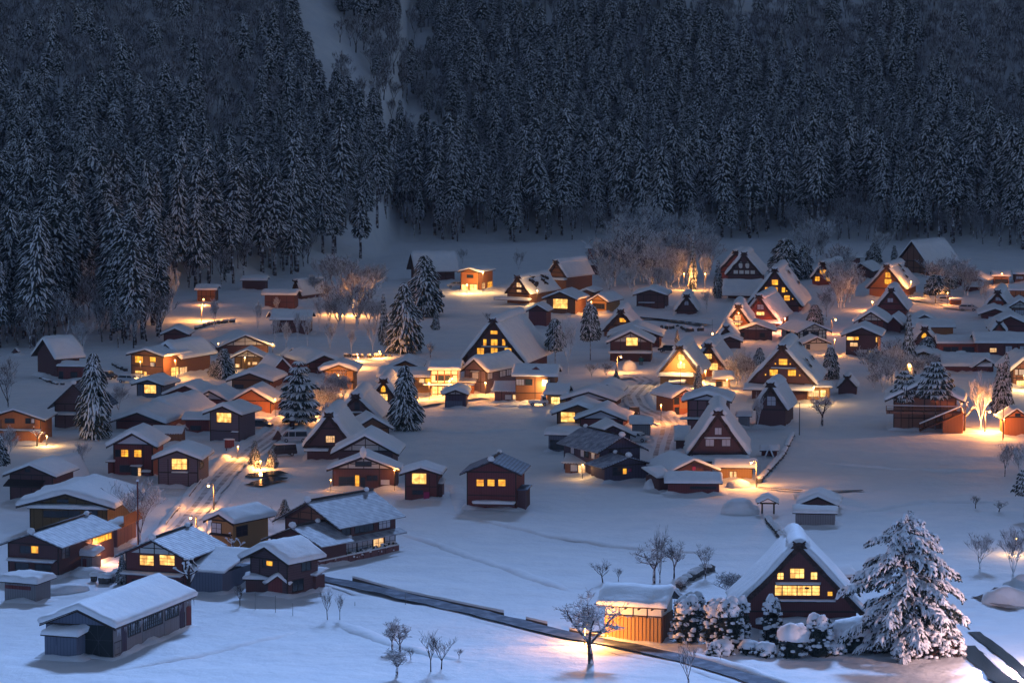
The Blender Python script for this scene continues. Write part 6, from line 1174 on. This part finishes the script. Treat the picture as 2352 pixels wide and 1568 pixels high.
for z in (.25, .5, .75): mb.tube([Vector((-.8, 0, 130 * k * z)), Vector((.8, 0, 130 * k * z))], .06, 4)
mb.build('frame', 'timber', lp, uv=False); sb = MB(); sb.blob(Vector((0, 0, 132 * k)), 1.2, .4, .35); sb.build('snow_cap', 'snow_clump', lp, uv=False)
sp = thing('sign_post', 'dark red signboard on a post by the plank house', 'sign', at('F', 477, 1235)); k = mpp('F', 1235); mb = MB(); mb.tube([Vector((-.5, 0, -.3)), Vector((-.5, 0, 100 * k))], .1, 5); mb.tube([Vector((.5, 0, -.3)), Vector((.5, 0, 100 * k))], .1, 5); mb.build('post', 'timber', sp, uv=False)
mb = MB(); mb.box(lambda a, b, z: Vector((a, b, z)), -.75, .75, -.12, .06, 25 * k, 100 * k); mb.build('board', 'red_metal', sp); sb = MB(); slab(sb, [(-.2, 100 * k), (.2, 100 * k)], lambda a, b, z: Vector((b, a, z)), -.85, .85, .25); sb.build('snow_cap', 'snow', sp, uv=False)
tp = thing('stone_lantern', 'small stone lantern with snow cap at the lane bend', 'lantern', at('F', 1035, 1030)); mb = MB(); mb.tube([Vector((0, 0, -.3)), Vector((0, 0, 1.6))], .38, 8); mb.build('pillar', 'red_metal', tp, uv=False); sb = MB(); sb.blob(Vector((0, 0, 1.75)), .55, .55, .4); sb.build('snow_cap', 'snow_clump', tp, uv=False)
hs = thing('roofed_notice', 'small dark triangular shelter with a snow ball on top by the white van', 'shelter', at('F', 907, 1142)); mb = MB(); mb.prism([(-1.1, 0), (1.1, 0), (0, 1.9)], lambda a, b, z: Vector((a, b, z)), -.5, .5); mb.build('roof', 'dark_wood', hs); sb = MB(); sb.blob(Vector((0, 0, 2.1)), .5, .5, .45); sb.build('snow_cap', 'snow_clump', hs, uv=False)
def heap(name, label, reg, x, y, w, h, m='snow', cat='snow heap', seed=1):
    p = at(reg, x, y); k = mpp(reg, y); root = thing(name, label, cat, p); mb = MB(); mb.blob(Vector((0, 0, -.1)), w * k / 2, w * k / 2.6, h * k, seg=14, rings=6, jit=.35, seed=seed, lo=-.1); mb.build('heap', m, root, uv=False)
heap('snow_heap', 'rounded snow heap in front of the black paned window house', 'H', 825, 495, 110, 70, seed=3); heap('snow_heap', 'lit snow heap before the timber kiosk', 'I', 740, 1500, 230, 62, seed=4); heap('snow_heap', 'snow heap before the inn', 'G', 1430, 900, 330, 26, seed=5); heap('snow_heap', 'long snow heap along the top of the central field', 'G', 1180, 925, 300, 32, seed=6); heap('snow_heap', 'snow heap at the small truck tail', 'G', 1560, 915, 180, 22, seed=7); heap('snow_heap', 'snow heap below the winding lane bend', 'H', 1120, 850, 150, 40, seed=8)
heap('snow_heap', 'snow heap beside the two window maroon house', 'A', 560, 870, 260, 60, seed=9); heap('snow_heap', 'snow heap behind the long barn', 'A', 430, 965, 330, 60, seed=10); heap('snow_heap', 'snow heap at the corner of the dark metal clad house', 'C', 1010, 320, 130, 60, seed=11); heap('snow_heap', 'snow heap right of the well shelter', 'D', 120, 470, 260, 90, seed=12); heap('snow_heap', 'snow heap behind the open field hut', 'D', 620, 380, 300, 70, seed=13); heap('snow_heap', 'snow mound right of the dark stream', 'D', 1850, 1050, 330, 110, seed=14); heap('snow_heap', 'snow mound at the right edge under the bare trees', 'D', 1960, 960, 260, 100, seed=15)
def stones(label, reg, pts, h=.7, w=.7, group=None):
    P = [at(reg, *p) for p in pts]; root = thing('stone_row', label, 'stone wall', P[0], group); rr = random.Random(len(label)); mb = MB(); sb = MB()
    for a, b in zip(P, P[1:]):
        n = max(1, int((b - a).length / .9))
        for q in range(n):
            p = a.lerp(b, (q + rr.random() * .6) / n) - root.location; s = rr.uniform(.6, 1.2); mb.blob(p + Vector((0, 0, h * .35)), w * s * .7, w * .5, h * .6 * s, seg=6, rings=3, jit=.3, seed=q)
            if rr.random() < .75: sb.blob(p + Vector((0, .15, h * (.6 + .25 * s))), w * .75, w * .6, h * .35, seg=7, rings=3, seed=q + 3, lo=-.4)
    mb.build('stone', 'stone', root, uv=False)['kind'] = 'stuff'; sb.build('snow_cap', 'snow_clump', root, uv=False)['kind'] = 'stuff'
stones('curved stone wall glowing under the back left lamp', 'K', [(400, 762), (450, 738), (520, 718), (600, 705), (680, 696), (750, 690), (815, 686)]); stones('stone edge of the lit snow terrace behind the shop house', 'F', [(1490, 392), (1570, 400), (1650, 398), (1782, 402)]); stones('right part of the lit terrace stone edge', 'G', [(200, 470), (280, 468), (370, 466)])
stones('line of dark stones down the slope right of the kiosk', 'I', [(905, 1475), (960, 1410), (1030, 1330), (1090, 1250), (1140, 1160), (1180, 1070)], h=.8); stones('dark stones on the ridge line above the nearest thatched house', 'D', [(300, 515), (330, 560), (370, 600), (410, 655)], h=.9); stones('row of dark stones below the canal', 'M', [(400, 1050), (480, 1058), (580, 1050), (640, 1062), (700, 1090), (790, 1085), (890, 1080)], h=.9); stones('dark rocks right of the storehouse roof', 'C', [(1185, 955), (1215, 930), (1250, 915), (1330, 870), (1410, 848)], h=1.0, w=1.0); stones('dark stones by the thatched hut at the left edge', 'E', [(355, 598), (430, 630), (520, 655), (600, 650)], h=.5); stones('dark garden stones by the amber window wooden house', 'E', [(1010, 470), (1060, 500), (1110, 520), (1150, 525)], h=.7); stones('dark garden bed edge behind the long barn', 'A', [(600, 915), (680, 930), (740, 900), (760, 880)], h=1.1, w=1.0)
CARM = {}
def car(label, reg, x0, x1, y, paint, ang=0, kind='car', name='parked_car'):
    p = at(reg, (x0 + x1) / 2, y); k = mpp(reg, y); root = thing(name, label, 'car' if kind != 'truck' else 'truck', p + Vector((0, 0, .05)), 'vehicles parked in the village'); root.rotation_euler = (0, 0, R(ang))
    L = {'car': 4.2, 'van': 4.4, 'truck': 3.4}[kind]; hh = {'car': 1.45, 'van': 1.85, 'truck': 1.75}[kind]; w = 1.65
    key = (kind, paint)
    if key not in CARM:
        I = lambda a, b, z: Vector((a, b, z)); b = MB(); g = MB(); s = MB()
        if kind == 'truck':
            b.prism([(-L / 2, .45), (L / 2, .45), (L / 2, .9), (L / 2 - .25, 1.0), (L / 2 - .45, hh), (L / 2 - 1.15, hh), (L / 2 - 1.15, .62), (-L / 2, .62)], I, -w / 2, w / 2)
            for yy in (-w / 2, w / 2 - .05): b.box(I, -L / 2, L / 2 - 1.2, yy, yy + .05, .62, .95)
            b.box(I, -L / 2, -L / 2 + .05, -w / 2 + .06, w / 2 - .06, .62, .95)
            g.prism([(L / 2 - .3, 1.05), (L / 2 - .47, hh - .12), (L / 2 - 1.05, hh - .12), (L / 2 - 1.05, 1.05)], I, -w / 2 - .012, w / 2 + .012)
            slab(s, [(-w / 2 + .05, hh), (w / 2 - .05, hh)], lambda a, bb, z: I(bb, a, z), L / 2 - 1.1, L / 2 - .45, .12); slab(s, [(-w / 2 + .1, .75), (w / 2 - .1, .75)], lambda a, bb, z: I(bb, a, z), -L / 2 + .1, L / 2 - 1.3, .2)
        else:
            f = .35 if kind == 'van' else .85; rr_ = .2 if kind == 'van' else .5
            b.prism([(-L / 2, .35), (L / 2, .35), (L / 2 + .02, .7), (L / 2 - f, .95), (L / 2 - f - .65, hh), (-L / 2 + rr_, hh), (-L / 2 + .05, .95), (-L / 2 - .02, .7)], I, -w / 2, w / 2)
            g.prism([(L / 2 - f - .08, .98), (L / 2 - f - .62, hh - .1), (-L / 2 + rr_ + .08, hh - .1), (-L / 2 + .2, .98)], I, -w / 2 - .012, w / 2 + .012)
            g.prism([(L / 2 - f + .02, .98), (L / 2 - f - .6, hh - .08), (L / 2 - f - .66, hh - .08), (L / 2 - f - .1, .98)], I, -w / 2 + .1, w / 2 - .1)
            for xx in (-.1, .95): b.box(I, xx - .05, xx + .05, -w / 2 - .02, w / 2 + .02, .95, hh - .06)
            slab(s, [(-w / 2 + .08, hh), (w / 2 - .08, hh)], lambda a, bb, z: I(bb, a, z), -L / 2 + rr_ + .05, L / 2 - f - .7, .1)
        wh = MB(); wh.tube([Vector((0, -.1, 0)), Vector((0, .1, 0))], .31, 12); wr = MB(); wr.tube([Vector((0, -.115, 0)), Vector((0, .115, 0))], .17, 8)
        li = MB(); li.box(I, -.03, .03, -.13, .13, -.08, .08)
        CARM[key] = [('body', b.mesh('body', [paint])), ('windows', g.mesh('windows', ['glass'])), ('snow_cover', s.mesh('snow_cover', ['snow'])), ('wheel', wh.mesh('wheel', ['rubber'])), ('rim', wr.mesh('rim', ['silver_paint'])), ('headlight', li.mesh('headlight', ['shoji'])), ('tail_light', li.mesh('tail_light', ['tail_light']))]
    M = dict(CARM[key])
    for n_ in ('body', 'windows', 'snow_cover'): o = bpy.data.objects.new(n_, M[n_]); COL.objects.link(o); o.parent = root
    for sx in (-1, 1):
        for sy in (-1, 1):
            o = bpy.data.objects.new('wheel', M['wheel']); COL.objects.link(o); o.parent = root; o.location = (sx * L * .31, sy * (w / 2 - .08), .31)
            r_ = bpy.data.objects.new('rim', M['rim']); COL.objects.link(r_); r_.parent = o
    for sy in (-1, 1):
        for n_, x in (('headlight', L / 2 - .0), ('tail_light', -L / 2)): o = bpy.data.objects.new(n_, M[n_]); COL.objects.link(o); o.parent = root; o.location = (x, sy * .55, .72)
car('silver hatchback parked above the paned window house at left', 'E', 1062, 1235, 640, 'silver_paint', -18); car('dark car half hidden by the tall broad fir', 'E', 900, 1000, 610, 'dark_paint', -25); car('black car parked beside the plank house', 'F', 685, 808, 1032, 'dark_paint', -14); car('silver van parked by the lit window thatched house', 'F', 958, 1155, 1150, 'silver_paint', 185, 'van'); car('dark wagon with red tail light near the golden firs', 'F', 870, 1025, 1285, 'dark_paint', 200, 'van'); car('small white truck before the glowing inn', 'H', 76, 200, 775, 'white_paint', 5, 'truck', 'parked_truck'); car('dark car parked right of the black paned window house', 'H', 1080, 1165, 366, 'dark_paint', 160); car('pale van facing the viewer in the parking yard', 'N', 1203, 1280, 880, 'silver_paint', -80, 'van'); car('pale car behind the stall in the parking yard', 'N', 1395, 1490, 920, 'white_paint', 0); car('silver car in front of the thin red lit trees', 'N', 1628, 1770, 1020, 'silver_paint', -20); car('pale car behind the low roof by the winding lane', 'H', 820, 940, 1035, 'white_paint', -25); car('small dark truck by the grey shed', 'H', 818, 880, 850, 'dark_paint', -75, 'truck', 'parked_truck'); car('pale car under snow left of the orange hut', 'L', 545, 630, 445, 'white_paint', 180)
st = thing('stall', 'small orange stall with snow roof in the parking yard', 'stall', at('N', 1555, 968)); k = mpp('N', 968); I = lambda a, b, z: Vector((a, b, z)); mb = MB(); mb.box(I, -65 * k, 60 * k, 0, 2, -.3, 75 * k); mb.build('wall', 'orange_wood', st); mb = MB(); mb.box(I, -75 * k, 70 * k, -.4, 2.4, 76 * k, 82 * k); mb.build('roof', 'timber', st); sb = MB(); slab(sb, [(-.4, 82 * k), (2.4, 82 * k)], lambda a, b, z: I(b, a, z), -75 * k, 70 * k, .45); sb.build('snow_cover', 'snow', st, uv=False); mb = MB(); mb.box(I, -50 * k, 45 * k, -.05, .0, 40 * k, 65 * k); mb.build('shutter', 'brown_wood', st)
def person(label, reg, x, y, coat, turn=0):
    p = at(reg, x, y); root = thing('person', label, 'person', p, 'people standing in the snow'); root.rotation_euler = (0, 0, turn)
    J = [(0, 0, .92), (0, 0, 1.15), (0, 0, 1.38), (0, 0, 1.5), (0, -.02, 1.6), (0, -.02, 1.72), (.11, 0, .86), (.12, -.03, .48), (.12, .0, .06), (.12, -.14, .03), (-.11, 0, .86), (-.12, .03, .48), (-.12, .05, .06), (-.12, -.09, .03), (.2, 0, 1.36), (.27, .0, 1.1), (.26, -.1, .85), (-.2, 0, 1.36), (-.27, .0, 1.1), (-.26, -.1, .85)]
    E = [(0, 1), (1, 2), (2, 3), (3, 4), (4, 5), (0, 6), (6, 7), (7, 8), (8, 9), (0, 10), (10, 11), (11, 12), (12, 13), (2, 14), (14, 15), (15, 16), (2, 17), (17, 18), (18, 19)]
    Rr = [.15, .15, .16, .06, .1, .09, .1, .075, .05, .045, .1, .075, .05, .045, .08, .06, .045, .08, .06, .045]
    me = bpy.data.meshes.new('body'); me.from_pydata(J, E, []); o = bpy.data.objects.new('body', me); COL.objects.link(o); o.parent = root
    mo = o.modifiers.new('skin', 'SKIN'); o.modifiers.new('sub', 'SUBSURF').levels = 1
    sv = me.skin_vertices[0].data
    for a, r_ in zip(sv, Rr): a.radius = (r_, r_ * .85)
    sv[0].use_root = True; me.materials.append(MAT['dark_cloth'])
    c = MB(); c.tube([Vector((0, 0, .72)), Vector((0, 0, .95)), Vector((0, 0, 1.3)), Vector((0, 0, 1.47))], [.24, .22, .22, .1], 10)
    for s in (-1, 1): c.tube([Vector((s * .19, 0, 1.38)), Vector((s * .29, 0, 1.1)), Vector((s * .28, -.1, .88))], [.1, .085, .07], 7)
    c.build('coat', coat, root, uv=False); f = MB(); f.blob(Vector((0, -.06, 1.64)), .085, .08, .11, seg=8, rings=6, jit=0); f.build('face', 'skin', root, uv=False); h = MB(); h.blob(Vector((0, .0, 1.68)), .12, .12, .12, seg=9, rings=5, jit=0, lo=-.2); h.build('hood', coat, root, uv=False)
person('person in teal coat standing left on the snow before the black paned window house', 'H', 906, 457, 'teal_cloth', .3); person('person in teal coat and pale hood standing right before the black paned window house', 'H', 918, 458, 'teal_cloth', -.2); person('person in dark clothes alone beside the rounded snow heap', 'H', 852, 492, 'dark_cloth')
# ------------------------------------------------------------------ the forest on the mountainside
FR = random.Random(99)
def inpoly(x, y, P):
    c = False; j = len(P) - 1
    for i in range(len(P)):
        if (P[i][1] > y) != (P[j][1] > y) and x < (P[j][0] - P[i][0]) * (y - P[i][1]) / (P[j][1] - P[i][1]) + P[i][0]: c = not c
        j = i
    return c
GULLY = [(660, -160), (770, -160), (790, 90), (880, 230), (1010, 300), (1060, 370), (1010, 400), (900, 345), (820, 310), (740, 240), (690, 160)]
GROVE = [(-500, 800), (150, 800), (376, 806), (376, 745), (340, 715), (-500, 690)]
DECID = [[(-40, -160), (640, -160), (650, 190), (540, 280), (380, 300), (250, 250), (120, 200), (-40, 260)], [(2060, -160), (2400, -160), (2400, 370), (2240, 330), (2120, 240)], [(770, 60), (930, 110), (1040, 230), (1040, 300), (900, 250), (800, 190)], [(1480, -160), (2060, -160), (2060, 150), (1900, 210), (1750, 190), (1600, 80)], [(1450, 380), (1560, 370), (1560, 430), (1460, 440)], [(450, 280), (640, 260), (640, 330), (470, 340)]]
cands = []
y = 690.0
while y < 1290:
    st = 4.0 + max(0, (y - 1080)) * .006
    x = -215.0
    while x < 215:
        X = x + FR.uniform(-.5, .5) * st; Y = y + FR.uniform(-.5, .5) * st; d = Y - foot(X)
        if d > -130:
            z = gz(X, Y); px, py, dep = topx((X, Y, z))
            if (d > 2 or inpoly(px, py, GROVE)) and -480 < px < 2850 and py > -120:
                if inpoly(px, py, GULLY): kind = 'bare' if FR.random() < .05 else None
                elif any(inpoly(px, py, D_) for D_ in DECID): kind = 'bare' if FR.random() < .72 else ('cedar' if FR.random() < .4 else None)
                else: kind = 'bare' if FR.random() < (.22 if d < 14 else .05) else 'cedar'
                if kind == 'cedar' and noise.noise((X / 22, Y / 26, 4)) > .36: kind = 'bare' if FR.random() < .15 else None
                if kind == 'cedar' and d < 10 and noise.noise((X / 14, 0, 9)) > .1: kind = None
                if kind == 'cedar' and d < 26 and 850 < px < 1700 and FR.random() < .45: kind = None
                if kind == 'cedar' and 700 < px < 950 and py > 520 and FR.random() < .5: kind = None
                if kind: cands.append((dep, kind, X, Y, z, d, px))
        x += st
    y += st
cands.sort()
PR = []
for s in range(7):
    c, t = conifer_mesh(200 + s, h=24, rad=(2.5, 2.9, 2.2, 2.7, 2.4, 3.0, 2.1)[s], n=(1150, 1300, 1000, 1200, 1100, 1350, 950)[s], base=(.42, .24, .50, .30, .46, .14, .30)[s], snow=(.6, .66, .55, .62, .58, .68, .6)[s], droop=(.7, .8, .6, .75, .7, .8, .9)[s], spray=.86, shape=(.6, .5, .7, .45, .6, .7, .8)[s])
    PR.append((c.mesh('crown', ['needles', 'snow_clump'], False), t.mesh('trunk', ['bark_snowy'], False), c, t))
BR = [branch_mesh(300 + s, 10, .5, 5, .16, 3, .35, mrad=.03) for s in range(4)]
BRM = [b.mesh('branches', ['bark_snowy'], False) for b in BR]
rest = []; nc = nb = 0
for dep, kind, X, Y, z, d, px in cands:
    near = d < 60
    if kind == 'cedar':
        h = (FR.uniform(17, 28) if FR.random() < .75 else FR.uniform(7, 16)) if d < 45 else FR.uniform(7.5, 18); v = FR.choice((0, 0, 2, 2, 4, 1, 3, 6) if d < 25 else range(7)); s = h / 24; sx = s * FR.uniform(.9, 1.35) * (1.05 if d < 45 else 1.25)
        if nc < 300 and dep < 1100 and -60 < px < 2412:
            nc += 1; root = thing('cedar_tree', 'tall snow laden cedar standing in the front of the forest above the village', 'cedar', (X, Y, z - .2), 'cedars along the front of the forest')
            root.scale = (sx, sx, s); root.rotation_euler = (FR.uniform(-.05, .05), FR.uniform(-.05, .05), FR.uniform(0, 6.28))
            for n_, m_ in (('trunk', PR[v][1]), ('crown', PR[v][0])): o = bpy.data.objects.new(n_, m_); COL.objects.link(o); o.parent = root
        else: rest.append((X, Y, z - .2, sx, s, v))
    else:
        h = FR.uniform(7, 12); v = FR.randrange(4); s = h / 10
        if nb < 110 and -20 < px < 2372:
            nb += 1; root = thing('bare_tree', 'leafless frosted tree among the cedars on the mountainside', 'bare tree', (X, Y, z), 'leafless trees on the mountainside'); root.scale = (s, s, s); root.rotation_euler = (0, 0, FR.uniform(0, 6.28))
            o = bpy.data.objects.new('branches', BRM[v]); COL.objects.link(o); o.parent = root
        else: rest.append((X, Y, z, s, s, 7 + v))
# trees of the mountain above and beside the frame, thinner
y = 800.0
while y < 1420:
    x = -420.0
    while x < 420:
        X = x + FR.uniform(-5, 5); Y = y + FR.uniform(-5, 5); d = Y - foot(X)
        if d > 6:
            z = gz(X, Y); px, py, dep = topx((X, Y, z))
            if (py < -120 or px < -480 or px > 2850) and py > -2600: s = FR.uniform(12, 20) / 24; rest.append((X, Y, z - .2, s * 1.2, s, FR.randrange(7)))
        x += 11
    y += 9
pc = bpy.data.collections.new('tree_patterns')
for k in range(7):
    me = PR[k][2].mesh('tree_pattern', ['needles', 'snow_clump', 'bark_snowy'], False)
    c, t = PR[k][2], PR[k][3]; m = MB(); m.v = list(c.v) + list(t.v); n0 = len(c.v); m.f = list(c.f) + [[i + n0 for i in f] for f in t.f]; m.m = list(c.m) + [2] * len(t.f); m.sm = list(c.sm) + list(t.sm)
    o = bpy.data.objects.new('pattern_%02d' % k, m.mesh('tree_pattern', ['needles', 'snow_clump', 'bark_snowy'], False)); pc.objects.link(o)
for k in range(4): o = bpy.data.objects.new('pattern_%02d' % (7 + k), BRM[k]); pc.objects.link(o)
me = bpy.data.meshes.new('forest'); me.from_pydata([r[:3] for r in rest], [], [])
for nm, typ in (('pick', 'INT'), ('turn', 'FLOAT'), ('wide', 'FLOAT'), ('tall', 'FLOAT')): me.attributes.new(nm, typ, 'POINT')
me.attributes['pick'].data.foreach_set('value', [r[5] for r in rest]); me.attributes['turn'].data.foreach_set('value', [FR.uniform(0, 6.28) for _ in rest])
me.attributes['wide'].data.foreach_set('value', [r[3] for r in rest]); me.attributes['tall'].data.foreach_set('value', [r[4] for r in rest])
forest = bpy.data.objects.new('forest', me); COL.objects.link(forest); tag(forest, 'dense dark snow covered cedar forest filling the upper mountainside', 'forest', kind='stuff')
ng = bpy.data.node_groups.new('forest', 'GeometryNodeTree'); ng.interface.new_socket('Geometry', in_out='INPUT', socket_type='NodeSocketGeometry'); ng.interface.new_socket('Geometry', in_out='OUTPUT', socket_type='NodeSocketGeometry')
N = ng.nodes; gi = N.new('NodeGroupInput'); go = N.new('NodeGroupOutput'); ip = N.new('GeometryNodeInstanceOnPoints'); ci = N.new('GeometryNodeCollectionInfo')
ci.inputs['Collection'].default_value = pc; ci.inputs['Separate Children'].default_value = True; ci.inputs['Reset Children'].default_value = True
def attr(nm, typ): a = N.new('GeometryNodeInputNamedAttribute'); a.data_type = typ; a.inputs['Name'].default_value = nm; return a.outputs['Attribute']
cr = N.new('ShaderNodeCombineXYZ'); cs = N.new('ShaderNodeCombineXYZ'); L_ = ng.links
L_.new(attr('turn', 'FLOAT'), cr.inputs[2]); w_ = attr('wide', 'FLOAT'); L_.new(w_, cs.inputs[0]); L_.new(w_, cs.inputs[1]); L_.new(attr('tall', 'FLOAT'), cs.inputs[2])
ip.inputs['Pick Instance'].default_value = True
L_.new(gi.outputs[0], ip.inputs['Points']); L_.new(ci.outputs[0], ip.inputs['Instance']); L_.new(attr('pick', 'INT'), ip.inputs['Instance Index']); L_.new(cr.outputs[0], ip.inputs['Rotation']); L_.new(cs.outputs[0], ip.inputs['Scale']); L_.new(ip.outputs[0], go.inputs[0])
mo = forest.modifiers.new('forest', 'NODES'); mo.node_group = ng
print('cedars', nc, 'bare', nb, 'forest rest', len(rest))
# ------------------------------------------------------------------ thin haze added to lift the dark tones with distance
hm_ = bpy.data.materials.new('haze'); hm_.use_nodes = True; hn = hm_.node_tree; hn.nodes.remove(hn.nodes['Principled BSDF'])
pv = hn.nodes.new('ShaderNodeVolumePrincipled'); pv.inputs['Density'].default_value = HAZE; pv.inputs['Color'].default_value = (.72, .78, .95, 1); pv.inputs['Anisotropy'].default_value = .2
hn.links.new(pv.outputs[0], hn.nodes['Material Output'].inputs['Volume']); MAT['haze'] = hm_
dr_ = DRIFT.build('snow_drifts', 'snow', uv=False); tag(dr_, 'snow drifted against the feet of the house walls', None, kind='structure')
bm_ = bmesh.new(); bmesh.ops.create_cube(bm_, size=1.0)
for v in bm_.verts: v.co = (v.co.x * 1820, (v.co.y + .5) * 2690 - 70, (v.co.z + .5) * 690 - 4)
bmesh.ops.recalc_face_normals(bm_, faces=bm_.faces); hme = bpy.data.meshes.new('haze'); bm_.to_mesh(hme); bm_.free(); hme.materials.append(hm_)
hz_ = bpy.data.objects.new('haze', hme); COL.objects.link(hz_); tag(hz_, 'thin bluish haze added through the valley to lift its dark tones', 'haze', kind='stuff')
